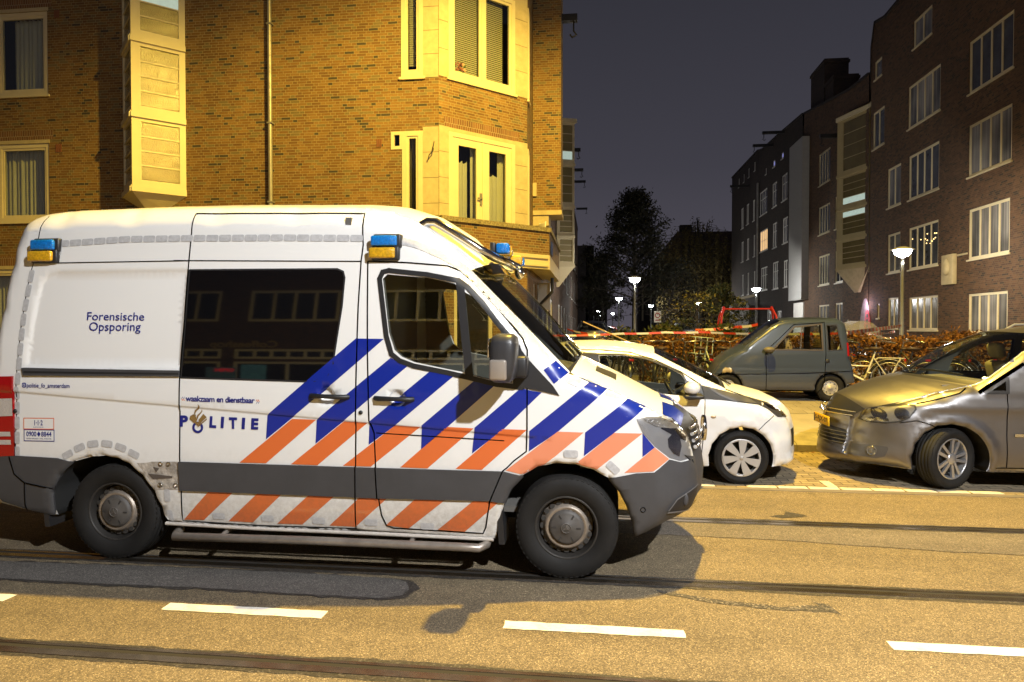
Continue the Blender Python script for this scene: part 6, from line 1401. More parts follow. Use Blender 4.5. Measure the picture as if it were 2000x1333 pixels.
skin(hsh, hat, [('side_window', HWIN, 2, BOTH, 1), ('side_window', HRW, 2, BOTH, 1)], [M_hw, M_under, M_glass, M_black], hst, 0.06, 13, lining=[(-1.2, 0.5), (0.9, 0.5), (0.9, 1.0), (0.2, 1.35), (-1.2, 1.36)], lin_mat=M_int)
drape(hsh, 'window_trim', [[(-0.626,1.388),(-0.427,1.389),(-0.393,1.056),(-0.612,1.109)]], 0.004, M_black, hat, sides=BOTH)
drape(hsh, 'window_trim', ribbon([(-0.614,1.399),(-0.427,1.386),(-0.129,1.382),(0.098,1.341),(0.322,1.257),(0.473,1.179),(0.513,1.103)], 0.02), 0.005, M_black, hat, sides=BOTH)
drape(hsh, 'window_trim', [[(0.502,1.114),(0.668,1.064),(0.701,0.917),(0.534,0.904),(0.498,0.946)]], 0.006, M_black, hat, sides=BOTH)
drape(hsh, 'fender_panel', [[(0.673,1.062),(0.862,1.008),(1.139,0.938),(1.269,0.858),(1.042,0.888),(0.877,0.908),(0.706,0.917)]], 0.005, mat('panel_graphite', (0.022, 0.022, 0.024), 0.6), hat, sides=BOTH)
drape(hsh, 'fender_panel', [[(0.716,1.051),(1.139,0.938),(1.264,0.863),(0.989,0.903),(0.857,0.956)]], 0.008, mat('panel_grey', (0.062, 0.062, 0.066), 0.5), hat, sides=BOTH)
hl = drape(hsh, 'headlamp', [[(1.144,0.938),(1.301,0.895),(1.492,0.829),(1.619,0.766),(1.646,0.703),(1.473,0.726),(1.362,0.814),(1.264,0.861)]], 0.005, M_ldark, hat, sides=BOTH)
drape(hsh, 'lamp_reflector', [[(1.328,0.87),(1.438,0.837),(1.472,0.787),(1.376,0.823)], [(1.536,0.777),(1.605,0.751),(1.62,0.718),(1.53,0.735)]], 0.008, M_refl, hl, sides=BOTH, pillow=0.004)
drape(hsh, 'lamp_cover', [[(1.144,0.938),(1.301,0.895),(1.492,0.829),(1.619,0.766),(1.646,0.703),(1.473,0.726),(1.362,0.814),(1.264,0.861)]], 0.012, M_lens, hl, sides=BOTH)
seams(hsh, 'shut_line', [[(0.673,1.062),(0.706,0.917),(0.697,0.7),(0.69,0.533),(0.663,0.225)], [(-0.627,1.433),(-0.388,1.433),(-0.083,1.407),(0.182,1.33),(0.464,1.2),(0.668,1.067)], [(1.264,0.597),(1.339,0.673),(1.429,0.744)], [(0.937,1.014),(1.135,0.942),(1.396,0.864)], [(-0.62, 1.38), (-0.60, 0.6), (-0.45, 0.3)], [(-0.1, 0.25), (0.62, 0.25)]], 0.008, M_gap, hat)
q = (0.788,0.731); b = MB(); b.ball((q[0], -hsh.W([q])[0] - 0.003, q[1]), 0.028, 12, 8, (1, 0.4, 0.6)); b.build('side_repeater', mat('repeater', (0.45, 0.36, 0.25), 0.2, 0.3), hat)
for sd in (-1, 1):
    q = [(0.475,1.092),(0.638,0.964)]; cx, cz = (q[0][0] + q[1][0]) / 2, (q[0][1] + q[1][1]) / 2
    b = MB(); b.ball((cx, 0.88 * sd, cz + 0.01), 0.10, 18, 12, (0.85, 0.95, 0.72)); mo = b.build('wing_mirror', M_hw, hat)
    b = MB(); b.rbox(cx - 0.09, cx + 0.12, 0.88 * sd - 0.09, 0.88 * sd + 0.08, cz - 0.095, cz - 0.055, 0.018); b.rbox(cx + 0.02, cx + 0.12, 0.74 * sd - 0.08, 0.74 * sd + 0.08, cz - 0.09, cz - 0.05, 0.015); b.build('mirror_arm', M_black, mo)
drape(hsh, 'front_lip', [[(1.492,0.188),(1.63,0.285),(1.698,0.4),(1.716,0.295),(1.688,0.212),(1.581,0.172)]], 0.01, M_hw, hat, sides=BOTH)
drape(hsh, 'door_handle', [[(-0.42, 0.83), (-0.25, 0.84), (-0.25, 0.865), (-0.42, 0.86)]], 0.02, M_hw, hat, sides=BOTH, skirt=0.01)
for x in (1.09, -1.25):
    for sd in (-1, 1): wheel(hat, (x, 0.70 * sd, 0.289), 0.290, 0.165, 0.205, 'seven', sd, grooves=False)
b = MB(); b.prism([(0.55, 0.5), (1.05, 0.5), (1.0, 0.93), (0.72, 1.0), (0.58, 0.9)], 'y', -0.68, 0.68); b.build('dashboard', M_int, hat)
for y in (-0.36, 0.36): seat(hat, 0.02, y, 0.42, M_seat)
seat(hat, -0.85, 0, 0.42, M_seat, hd=False); steering(hat, 0.48, 0.36, 0.86)
b = MB(); b.box(-1.3, 1.2, -0.5, 0.5, 0.18, 0.28); b.build('chassis', M_under, hat)
b = MB(); b.tube([(1.02, -0.5, 1.06), (0.95, -0.1, 1.11), (0.98, 0.3, 1.09)], 0.012, 6); b.build('wiper', M_black, hat)
q = [(-0.103,1.3),(-0.073,1.337)]
# ---------------------------------------------------------------- grey people carrier
mpv = thing('people_carrier', 'grey-brown people carrier with alloy wheels and yellow number plate cut by the right edge', 'car', (4.87, 8.42, 0))
def metallic(name, c, rough=0.40, metal=0.9, coat=0.35):
    m = mat(name, c, rough, metal, coat); g = NG(m); n = g.noise(g.coord('Object'), 900.0, 2); g.color(g.mix(g.rng(n, 0.35, 0.65, 0.0, 1.0), tuple(v * 0.85 for v in c), tuple(v * 1.15 for v in c)))
    n2 = g.noise(g.coord('Object'), 9.0, 5); g.rough(g.M('ADD', rough - 0.06, g.M('MULTIPLY', n2, 0.12))); return m
M_mp = metallic('grey_metallic', (0.215, 0.208, 0.21))
msh = Shell([(2.05,0.25,0.08,0.03),(2.18,0.42,0.15,0.06),(2.2,0.8,0.15,0.06),(2.12,1.2,0.14,0.06),(1.92,1.58,0.12,0.05),(1.75,1.65,0.12,0.05),(1.1,1.69,0.12,0.05),(0.3,1.675,0.12,0.05),(-0.1,1.61,0.12,0.07),(-0.45,1.425,0.1,0.12),(-0.88,1.12,0.1,0.12),(-0.98,1.08,0.12,0.1),(-1.3,1.005,0.14,0.1),(-1.62,0.9,0.18,0.11),(-1.93,0.79,0.34,0.13),(-2.03,0.68,0.45,0.16),(-2.06,0.53,0.45,0.16),(-2.1,0.36,0.42,0.15),(-2.13,0.28,0.4,0.15),(-2.02,0.2,0.3,0.08),(-1.5752815784698102,0.18999999999999997,0.03,0.0),(-1.5944619375319506,0.33008126838169144,0.03,0.0),(-1.5604103907837406,0.4673078696266052,0.03,0.0),(-1.4779675603218996,0.5821722576266126,0.03,0.0),(-1.3588531659524195,0.6583458027664318,0.03,0.0),(-1.22,0.685,0.03,0.0),(-1.0811468340475805,0.658345802766432,0.03,0.0),(-0.9620324396781006,0.5821722576266126,0.03,0.0),(-0.8795896092162594,0.4673078696266052,0.03,0.0),(-0.8455380624680494,0.33008126838169144,0.03,0.0),(-0.8647184215301896,0.19,0.03,0.0),(0.0,0.19,0.04,0.0),(1.1047184215301895,0.18999999999999997,0.03,0.0),(1.0855380624680495,0.33008126838169144,0.03,0.0),(1.1195896092162594,0.4673078696266052,0.03,0.0),(1.2020324396781006,0.5821722576266126,0.03,0.0),(1.3211468340475805,0.6583458027664318,0.03,0.0),(1.46,0.685,0.03,0.0),(1.5988531659524194,0.658345802766432,0.03,0.0),(1.7179675603218993,0.5821722576266126,0.03,0.0),(1.8004103907837405,0.4673078696266052,0.03,0.0),(1.8344619375319504,0.33008126838169144,0.03,0.0),(1.8152815784698104,0.19,0.03,0.0)], base_mpv)
MQ_ = [(-0.904,1.017),(-0.684,1.164),(-0.697,1.02)]
MF_ = [(-0.47, 1.12), (-0.42, 1.31), (-0.10, 1.51), (0.25, 1.55), (0.28, 1.12)]; MRr = [(0.36, 1.12), (0.33, 1.56), (1.05, 1.56), (1.12, 1.13)]; MRq = [(1.20, 1.14), (1.14, 1.55), (1.68, 1.50), (1.86, 1.2)]
mst = [(None, 0)] * 3 + [('rear_window', 2)] + [(None, 0)] * 4 + [('windscreen', 2)] * 2 + [(None, 3)] + [('bonnet', 0)] * 3 + [('grille', 3)] + [('bumper', 0)] + [('lower_grille', 3)] + [('bumper', 0)] * 3 + [(None, 1)] * 60
skin(msh, mpv, [('quarter_window', MQ_, 2, BOTH, 1), ('side_window', MF_, 2, BOTH, 1), ('side_window', MRr, 2, BOTH, 1), ('side_window', MRq, 2, BOTH, 1)], [M_mp, M_under, M_glass, M_black], mst, 0.055, 15, lining=[(-0.9, 0.6), (2.1, 0.6), (2.0, 1.6), (0, 1.6), (-0.9, 1.1)], lin_mat=M_int, cv={7: (-.16, .045), 8: (-.34, .03), 9: (-.42, .05), 10: (-.45, .045), 11: (-.42, .07), 12: (-.27, .10), 13: (-.19, .12), 14: (-.13, .125), 15: (-.16, .03)})
for pl in (MF_, MRr, MRq, MQ_): drape(msh, 'window_trim', ribbon(pl, 0.035, True), 0.004, M_black, mpv, sides=BOTH)
HLM = [(-1.992,0.682),(-1.938,0.774),(-1.896,0.818),(-1.627,0.872),(-1.555,0.864),(-1.554,0.829),(-1.62,0.742),(-1.703,0.694),(-1.814,0.669),(-1.951,0.666)]
hl = drape(msh, 'headlamp', [HLM], 0.002, mat('headlamp_bowl', (0.16, 0.16, 0.165), 0.4, 0.25), mpv, sides=BOTH, step=0.04)
def spot_of(cx, cz, r): return [(cx + r * math.cos(t), cz + r * math.sin(t)) for t in np.linspace(0, 2 * math.pi, 18)[:-1]]
for q, r in (((-1.675,0.774), 0.062), ((-1.852,0.756), 0.058)):
    drape(msh, 'lamp_reflector', [spot_of(q[0], q[1], r)], 0.006, M_refl, hl, sides=BOTH, step=0.03, pillow=-0.004)
drape(msh, 'lamp_reflector', [[(-1.958,0.696),(-1.923,0.72),(-1.791,0.717),(-1.789,0.691),(-1.926,0.677)]], 0.006, M_refl, hl, sides=BOTH, step=0.03)
drape(msh, 'lamp_cover', [HLM], 0.012, M_lens, hl, sides=BOTH, step=0.04, pillow=0.012)
drape(msh, 'lamp_trim', ribbon(HLM, 0.014, True), 0.006, M_black, hl, sides=BOTH)
FG = [(-2.063,0.408),(-1.929,0.425),(-1.808,0.42),(-1.8,0.4),(-1.83,0.315),(-1.899,0.285),(-2.083,0.294)]
fgo = drape(msh, 'fog_recess', [FG], 0.003, M_ldark, mpv, sides=BOTH, step=0.04)
for sd in (-1, 1):
    q = (-1.936,0.362); n = msh.N([q], sd)[0]; w = msh.W([q])[0]
    M = Matrix.Translation((q[0], sd * w, q[1])) @ Vector((float(n[0]), float(n[1]), float(n[2]))).to_track_quat('Z', 'Y').to_matrix().to_4x4()
    b = MB().xf(M); b.lathe([(0.052, -0.01), (0.052, 0.012), (0.045, 0.014), (0.043, 0.008), (0.02, 0.014), (0.0, 0.016)], 'z', 24); b.build('fog_lamp', mat('fog_glass', (0.25, 0.25, 0.25), 0.12, 0.7), fgo)
seams(msh, 'shut_line', [[(-1.056,1.051),(-1.137,1.001),(-1.335,0.939),(-1.537,0.885)], [(-0.702,1.015),(-0.702,0.584),(-0.689,0.244)], [(-1.699,0.683),(-1.556,0.713),(-1.442,0.681),(-1.37,0.645)], [(0.32, 1.1), (0.34, 0.6), (0.3, 0.28)], [(1.16, 1.1), (1.12, 0.75), (1.0, 0.5)], [(-0.8, 0.24), (1.0, 0.24)]], 0.008, M_gap, mpv)
seams(msh, 'wing_trim', [[(-0.961,1.01),(-0.892,1.057),(-0.664,1.205),(-0.499,1.31)]], 0.03, M_black, mpv, off=0.006)
drape(msh, 'side_moulding', [[(-0.63,0.596),(-0.49,0.599),(-0.49,0.568),(-0.629,0.565)]], 0.012, M_chrome, mpv, sides=BOTH)
b = MB()
for z, w in ((0.715, 0.50), (0.755, 0.50)):
    b.tube([(-2.07 - 0.155 * (1 - (y / 0.50) ** 2) + (z - 0.70) * 0.75, y, z) for y in np.linspace(-w, w, 17)], 0.009, 8)
b.build('grille_bar', M_chrome, mpv)
b = MB()
for z in (0.39, 0.43, 0.47, 0.51): b.tube([(-2.09 - 0.16 * (1 - (y / 0.48) ** 2) + (z - 0.36) * 0.2, y, z) for y in np.linspace(-0.44, 0.44, 15)], 0.006, 6)
b.build('grille_bar', M_ldark, mpv)
# round emblem
EM = Matrix.Translation((-2.205, 0, 0.745)) @ Matrix.Rotation(R(-20), 4, 'Y')
b = MB().xf(EM); b.lathe([(0.070, 0.0), (0.070, -0.014), (0.061, -0.016), (0.060, 0.0)], 'x', 30)
for pts in ([(-0.035, 0.052), (-0.022, 0.052), (0.0, 0.012), (0.022, 0.052), (0.035, 0.052), (0.004, -0.004), (-0.004, -0.004)], [(-0.055, 0.02), (-0.044, 0.028), (-0.022, -0.032), (0.0, 0.002), (0.022, -0.032), (0.044, 0.028), (0.055, 0.02), (0.024, -0.058), (0.0, -0.02), (-0.024, -0.058)]): b.prism(pts, 'x', -0.012, -0.004)
b.build('emblem', M_chrome, mpv)
b = MB(); b.rbox(-2.242, -2.225, -0.26, 0.26, 0.555, 0.665, 0.006); pl = b.build('number_plate', mat('plate_yellow', (0.72, 0.42, 0.01), 0.4), mpv)
vs, fs = fit_text('5-RJX-07', -0.205, 0.225, 0.575, 0.645, bold=0.03)
mesh_obj('lettering', [(-2.2435, -v[0], v[1]) for v in vs], fs, M_black, pl, smooth=False)
b = MB(); b.box(-2.2435, -2.24, 0.222, 0.256, 0.56, 0.66); b.build('euro_band', mat('euro_blue', (0.01, 0.03, 0.3), 0.4), pl)
for sd in (-1, 1):
    b = MB(); b.rbox(-0.50, -0.33, 0.98 * sd - 0.11, 0.98 * sd + 0.11, 1.05, 1.21, 0.045, 3); mo = b.build('wing_mirror', M_mp, mpv)
    b = MB(); b.rbox(-0.52, -0.36, 0.88 * sd - 0.10, 0.88 * sd + 0.10, 1.02, 1.07, 0.02); b.build('mirror_arm', M_black, mo)
b = MB()
for sd in (-1, 1): b.tube([(0.1, 0.62 * sd, 1.66), (0.2, 0.62 * sd, 1.72), (1.5, 0.62 * sd, 1.73), (1.6, 0.62 * sd, 1.68)], 0.016, 8)
b.build('roof_rail', M_alloy, mpv)
for x in (-1.22, 1.46):
    for sd in (-1, 1): wheel(mpv, (x - (0.0 if x > 0 else 0.015), 0.765 * sd, 0.318), 0.320, 0.215, 0.215, 'five', sd, steer=R(26) if x < 0 else 0)
b = MB(); b.prism([(-1.2, 0.7), (-0.45, 0.7), (-0.42, 1.05), (-0.62, 1.11), (-1.22, 1.075)], 'y', -0.66, 0.66); b.build('dashboard', mat('dash_taupe', (0.20, 0.185, 0.165), 0.8), mpv)
for y in (-0.4, 0.4): seat(mpv, 0.25, y, 0.62, mat('beige_seat', (0.30, 0.28, 0.25), 0.9), face=-1 if False else 1)
steering(mpv, -0.28, -0.4, 1.02, -1)
b = MB(); b.box(-1.8, 1.9, -0.6, 0.6, 0.2, 0.32); b.build('chassis', M_under, mpv)
b = MB(); b.tube([(-0.93, -0.5, 1.17), (-0.99, 0.0, 1.19), (-0.97, 0.4, 1.18)], 0.012, 6); b.build('wiper', M_black, mpv)
# ---------------------------------------------------------------- blue-grey microcar on the pavement
mic = thing('microcar', 'tiny boxy blue-grey microcar parked on the paved square in front of the hedge', 'car', (3.3, 13.37, 0.355))
M_mc = dirty_paint('micro_blue', (0.036, 0.050, 0.088), 0.15, 0.55, (0.10, 0.085, 0.06), 0.28, 0.0, 0.6, 0.6)
csh = Shell([(-1.168,0.445,0.14,0.05),(-1.132,0.531,0.14,0.05),(-1.038,0.686,0.12,0.06),(-0.917,0.792,0.1,0.06),(-0.636,0.945,0.07,0.06),(-0.601,0.992,0.06,0.05),(-0.103,1.384,0.06,0.05),(0.028,1.45,0.07,0.05),(0.281,1.482,0.07,0.04),(0.708,1.482,0.07,0.04),(1.043,1.476,0.07,0.04),(1.14,1.412,0.08,0.04),(1.178,1.144,0.08,0.03),(1.204,0.777,0.08,0.03),(1.267,0.557,0.08,0.03),(1.28,0.338,0.06,0.02),(1.17,0.32,0.05,0.0),(1.135329983228432,0.2,0.03,0.0),(1.1363262553410387,0.294388351129771,0.03,0.0),(1.104770980319136,0.3833513659472296,0.03,0.0),(1.0445209803934212,0.45601559990087903,0.03,0.0),(0.9629402712142661,0.5034997159497792,0.03,0.0),(0.87,0.52,0.03,0.0),(0.777059728785734,0.5034997159497792,0.03,0.0),(0.6954790196065788,0.4560155999008791,0.03,0.0),(0.6352290196808642,0.38335136594722974,0.03,0.0),(0.6036737446589613,0.29438835112977113,0.03,0.0),(0.604670016771568,0.20000000000000004,0.03,0.0),(0.0,0.2,0.04,0.0),(-0.654670016771568,0.2,0.03,0.0),(-0.6536737446589613,0.294388351129771,0.03,0.0),(-0.6852290196808642,0.3833513659472296,0.03,0.0),(-0.7454790196065788,0.45601559990087903,0.03,0.0),(-0.827059728785734,0.5034997159497792,0.03,0.0),(-0.92,0.52,0.03,0.0),(-1.012940271214266,0.5034997159497792,0.03,0.0),(-1.0945209803934213,0.4560155999008791,0.03,0.0),(-1.1547709803191357,0.38335136594722974,0.03,0.0),(-1.1863262553410387,0.29438835112977113,0.03,0.0),(-1.185329983228432,0.20000000000000004,0.03,0.0),(-1.27,0.28,0.08,0.03)], base_micro)
CW = [(-0.141,0.931),(0.246,1.338),(0.717,1.393),(0.724,0.925)]; CQ = [(0.804,1.374),(0.979,1.379),(1.056,0.935),(0.811,0.916)]
cst = [(None, 0)] * 5 + [('windscreen', 2)] * 2 + [(None, 0)] * 4 + [('rear_window', 2)] * 2 + [(None, 0)] * 3 + [(None, 1)] * 60
skin(csh, mic, [('side_window', CW, 2, BOTH, 1), ('quarter_window', CQ, 2, BOTH, 1)], [M_mc, M_under, M_glass, M_black], cst, 0.05, 11, lining=[(-0.5, 0.3), (1.1, 0.3), (1.1, 1.4), (0.0, 1.4), (-0.6, 0.9)], lin_mat=M_int)
drape(csh, 'window_frame', ribbon(CW, 0.028, True) + ribbon([(0.38,1.365),(0.338,0.923)], 0.018), 0.006, mat('brown_trim', (0.055, 0.042, 0.03), 0.5), mic, sides=BOTH)
drape(csh, 'window_frame', ribbon(CQ, 0.02, True), 0.004, M_black, mic, sides=BOTH)
seams(csh, 'shut_line', [[(-0.258,0.856),(-0.248,0.177),(0.63,0.141),(0.723,0.254),(0.757,0.393),(0.776,0.888),(0.771,1.421),(0.239,1.384),(-0.193,0.967),(-0.258,0.856)], [(-1.133,0.478),(-0.755,0.48),(-0.254,0.49),(0.779,0.526),(1.272,0.558)]], 0.011, M_gap, mic)
hl = drape(csh, 'headlamp', [[(-1.018,0.494),(-1.003,0.57),(-0.941,0.604),(-0.862,0.591),(-0.845,0.545),(-0.871,0.483)]], 0.01, mat('lens_amber_clear', (0.55, 0.45, 0.28), 0.15, 0.4, 0.8, bump=0.6, bscale=80), mic, sides=BOTH, skirt=0.01, pillow=0.02)
drape(csh, 'tail_lamp', [[(1.14, 0.82), (1.19, 0.82), (1.165, 1.06), (1.13, 1.06)]], 0.008, M_red_l, mic, sides=BOTH)
for sd in (-1, 1):
    q = (-0.225,0.935); b = MB(); b.ball((q[0], 0.66 * sd, q[1]), 0.10, 16, 10, (1.0, 0.8, 0.52)); mo = b.build('wing_mirror', mat('mirror_taupe', (0.12, 0.105, 0.08), 0.5), mic)
    b = MB(); b.rbox(q[0] - 0.05, q[0] + 0.07, 0.58 * sd - 0.07, 0.58 * sd + 0.07, q[1] - 0.05, q[1] - 0.01, 0.012); b.build('mirror_arm', M_black, mo)
q = (0.803,0.733); b = MB(); b.lathe([(0.035, 0.01), (0.035, -0.012), (0.02, -0.018), (0.0, -0.018)], 'y', 16, (q[0], -csh.W([q])[0], q[1])); b.build('door_handle', M_black, mic)
for x in (-0.92, 0.87):
    for sd in (-1, 1): wheel(mic, (x, 0.46 * sd, 0.243), 0.245, 0.135, 0.135, 'plain', sd, grooves=False)
M_leop = mat('spotted_cover', (0.3, 0.22, 0.12), 0.9); g = NG(M_leop); x_ = g.n.new('ShaderNodeTexVoronoi'); x_.inputs['Scale'].default_value = 22; g.L.new(g.coord('Object'), x_.inputs['Vector']); g.color(g.ramp(x_.outputs['Distance'], [(0.0, (0.02, 0.015, 0.01)), (0.32, (0.03, 0.02, 0.012)), (0.42, (0.28, 0.20, 0.11)), (1.0, (0.40, 0.30, 0.18))]))
for y in (-0.25, 0.25): seat(mic, 0.46, y, 0.50, M_leop)
b = MB(); b.prism([(-0.55, 0.4), (-0.2, 0.4), (-0.22, 0.88), (-0.55, 0.92)], 'y', -0.46, 0.46); b.build('dashboard', M_int, mic); steering(mic, -0.05, -0.22, 0.86, -1)
b = MB(); b.box(-1.0, 1.0, -0.3, 0.3, 0.16, 0.28); b.build('chassis', M_under, mic)
# ---------------------------------------------------------------- dark cars down the street
def recolour(o, m):
    for c in children(o):
        if c.type == 'MESH' and any(s_ and s_.name.startswith(('hatch_white', 'grey_metallic')) for s_ in c.data.materials):
            c.data = c.data.copy()
            for i, s_ in enumerate(c.data.materials):
                if s_.name.startswith(('hatch_white', 'grey_metallic')): c.data.materials[i] = m
        recolour(c, m)
for src, x, y, rz, col, lab in ((mpv, -0.2, 38, -90, (0.02, 0.022, 0.03), 'dark car parked nearest on the left of the side street'), (hat, 0.4, 46, 90, (0.04, 0.04, 0.045), 'small dark car parked beyond another on the left of the side street'),
                           (mpv, 6.4, 52, -90, (0.30, 0.30, 0.31), 'pale car half hidden behind the bare little tree'), (hat, 0.9, 56, 90, (0.10, 0.012, 0.012), 'dark red car far down the side street')):
    c = copy_tree(src); c.location = (x, y, 0.33); c.rotation_euler = (0, 0, R(rz)); c['label'] = lab; recolour(c, mat('far_paint', col, 0.3, 0.3, 0.6))

# ---------------------------------------------------------------- street lamps (lit)
M_pole = mat('lamp_post_grey', (0.20, 0.205, 0.20), 0.5, 0.3, noise=0.1)
M_bulb = mat('lamp_glow', (1, 1, 1), 0.5, emit=(0.93, 0.98, 1.0), estr=60.0)
LAMP = thing('street_lamp', 'nearest lit street lamp, in front of the right-hand houses', 'street lamp', (9.35, 22.4, 0.33), 0, 'lit lamps along the side street')
b = MB(); b.lathe([(0.085, 0), (0.085, 0.9), (0.062, 1.0), (0.045, 3.5), (0.05, 3.52), (0.0, 3.52)], 'z', 14); b.build('pole', M_pole, LAMP)
b = MB(); b.lathe([(0.05, 3.50), (0.13, 3.56), (0.16, 3.62)], 'z', 20); b.build('collar', M_pole, LAMP)
b = MB(); b.lathe([(0.0, 3.54), (0.13, 3.555), (0.22, 3.63), (0.25, 3.73), (0.0, 3.745)], 'z', 20); b.build('lamp_bulb', M_bulb, LAMP)
b = MB(); b.lathe([(0.0, 3.86), (0.10, 3.85), (0.34, 3.765), (0.345, 3.755), (0.20, 3.752), (0.0, 3.75)], 'z', 28); b.build('lamp_shade', mat('lamp_shade_pale', (0.62, 0.64, 0.64), 0.4), LAMP)
LAMPS = [(1.8, 33.0, 'lit street lamp before the big dark tree, brightest of the middle row'), (9.5, 42.5, 'lit street lamp in front of the dark houses, above the red swing'), (1.75, 54.7, 'lit street lamp left of the big tree trunk, second of the middle row'),
         (9.5, 65.7, 'lit street lamp over the bare pale little tree'), (5.6, 72.0, 'small lit street lamp just right of the middle row, far down the street'), (0.3, 97.0, 'distant lit street lamp close to the left-hand houses'), (12.6, 108.0, 'faint distant street lamp low behind the bushes'),
         (2.6, 112.0, 'far lit street lamp in the cluster at the street end'), (0.9, 128.0, 'farthest lit street lamp at the street end')]
lamp_point('cool_lamp_light', (9.35, 22.4, 3.80), 1250, (1.0, 0.96, 0.89), 0.10)
for x, y, lab in LAMPS:
    c = copy_tree(LAMP); c.location = (x, y, 0.3); c['label'] = lab
    if y < 80: lamp_point('cool_lamp_light', (x, y, 3.77), 1000, (1.0, 0.965, 0.91), 0.10)
# ---------------------------------------------------------------- plants
def leaf_mesh(name, P, s, mats, parent=None, seed=0, flat=0.0, mi=None, long=1.6):
    """a small folded leaf at every point of P"""
    r = np.random.default_rng(seed); n = len(P); a = r.normal(size=(n, 3)); a[:, 2] *= (1 - flat); a /= np.linalg.norm(a, axis=1)[:, None]
    b_ = r.normal(size=(n, 3)); b_ -= a * (a * b_).sum(1)[:, None]; b_ /= np.linalg.norm(b_, axis=1)[:, None]
    sz = s * r.uniform(0.6, 1.35, n)[:, None]; A = a * sz * long; B = b_ * sz * 0.6
    V = np.stack([P - A, P + B, P + A, P - B], 1).reshape(-1, 3); F = np.arange(4 * n).reshape(n, 4)
    me = bpy.data.meshes.new(name); me.vertices.add(4 * n); me.vertices.foreach_set('co', V.ravel()); me.loops.add(4 * n); me.loops.foreach_set('vertex_index', F.ravel())
    me.polygons.add(n); me.polygons.foreach_set('loop_start', np.arange(0, 4 * n, 4)); me.polygons.foreach_set('loop_total', np.full(n, 4))
    for m in mats: me.materials.append(m)
    me.polygons.foreach_set('material_index', (r.integers(0, len(mats), n) if mi is None else mi).astype(np.int32)); me.update(calc_edges=True); me.validate()
    o = bpy.data.objects.new(name, me); COL.objects.link(o)
    if parent is not None: o.parent = parent
    return o
def lm(name, c): return mat(name, c, 0.75, spec=0.25)
BEECH = [lm('beech_leaf_a', (0.21, 0.090, 0.020)), lm('beech_leaf_b', (0.15, 0.060, 0.014)), lm('beech_leaf_c', (0.27, 0.135, 0.032)), lm('beech_leaf_d', (0.070, 0.034, 0.014))]
GREEN = [lm('shrub_leaf_a', (0.045, 0.058, 0.020)), lm('shrub_leaf_b', (0.028, 0.040, 0.016)), lm('shrub_leaf_c', (0.075, 0.070, 0.025))]
DARKL = [lm('tree_leaf_a', (0.028, 0.030, 0.018)), lm('tree_leaf_b', (0.018, 0.020, 0.014)), lm('tree_leaf_c', (0.040, 0.036, 0.020))]
M_bark = mat('bark', (0.055, 0.045, 0.036), 0.9, noise=0.3, nscale=12, bump=0.5, bscale=25)
def hedge(name, label, x0, x1, y0, y1, z0, z1, n, leaves, seed, s=0.034):
    t = thing(name, label, 'hedge', ((x0 + x1) / 2, (y0 + y1) / 2, z0)); r = np.random.default_rng(seed)
    u = r.uniform(x0, x1, n); v = r.uniform(0, 1, n); w = r.uniform(0, 1, n)
    top = z1 + 0.07 * np.sin(u * 2.3 + seed) + 0.05 * np.sin(u * 6.1) + 0.05 * r.normal(size=n)
    k = r.uniform(0, 1, n); y = y0 + (y1 - y0) * np.where(k < 0.55, 0.16 * v ** 1.3, v); z = z0 + (top - z0) * np.where((k > 0.55) & (k < 0.85), 1 - 0.12 * w, w)
    y = y + 0.05 * np.sin(u * 4.1 + z * 5) + 0.03 * r.normal(size=n)
    P = np.stack([u, y, z], 1) - np.array(t.location); leaf_mesh('leaves', P, s, leaves, t, seed)
    b = MB(); rnd = random.Random(seed)
    for i in range(int((x1 - x0) * 7)):
        x = rnd.uniform(x0, x1) - t.location.x; yy = rnd.uniform(y0 + 0.1, y1 - 0.1) - t.location.y; b.tube([(x, yy, 0), (x + rnd.uniform(-.15, .15), yy + rnd.uniform(-.12, .12), (z1 - z0) * 0.6), (x + rnd.uniform(-.25, .25), yy + rnd.uniform(-.2, .2), (z1 - z0) * 0.98)], [0.012, 0.008, 0.003], 5)
    b.build('stems', M_bark, t); return t
hedge('beech_hedge', 'long clipped beech hedge with brown winter leaves behind the parked bicycles', 0.9, 13.0, 14.75, 15.6, 0.355, 1.46, 46000, BEECH, 3, 0.027)
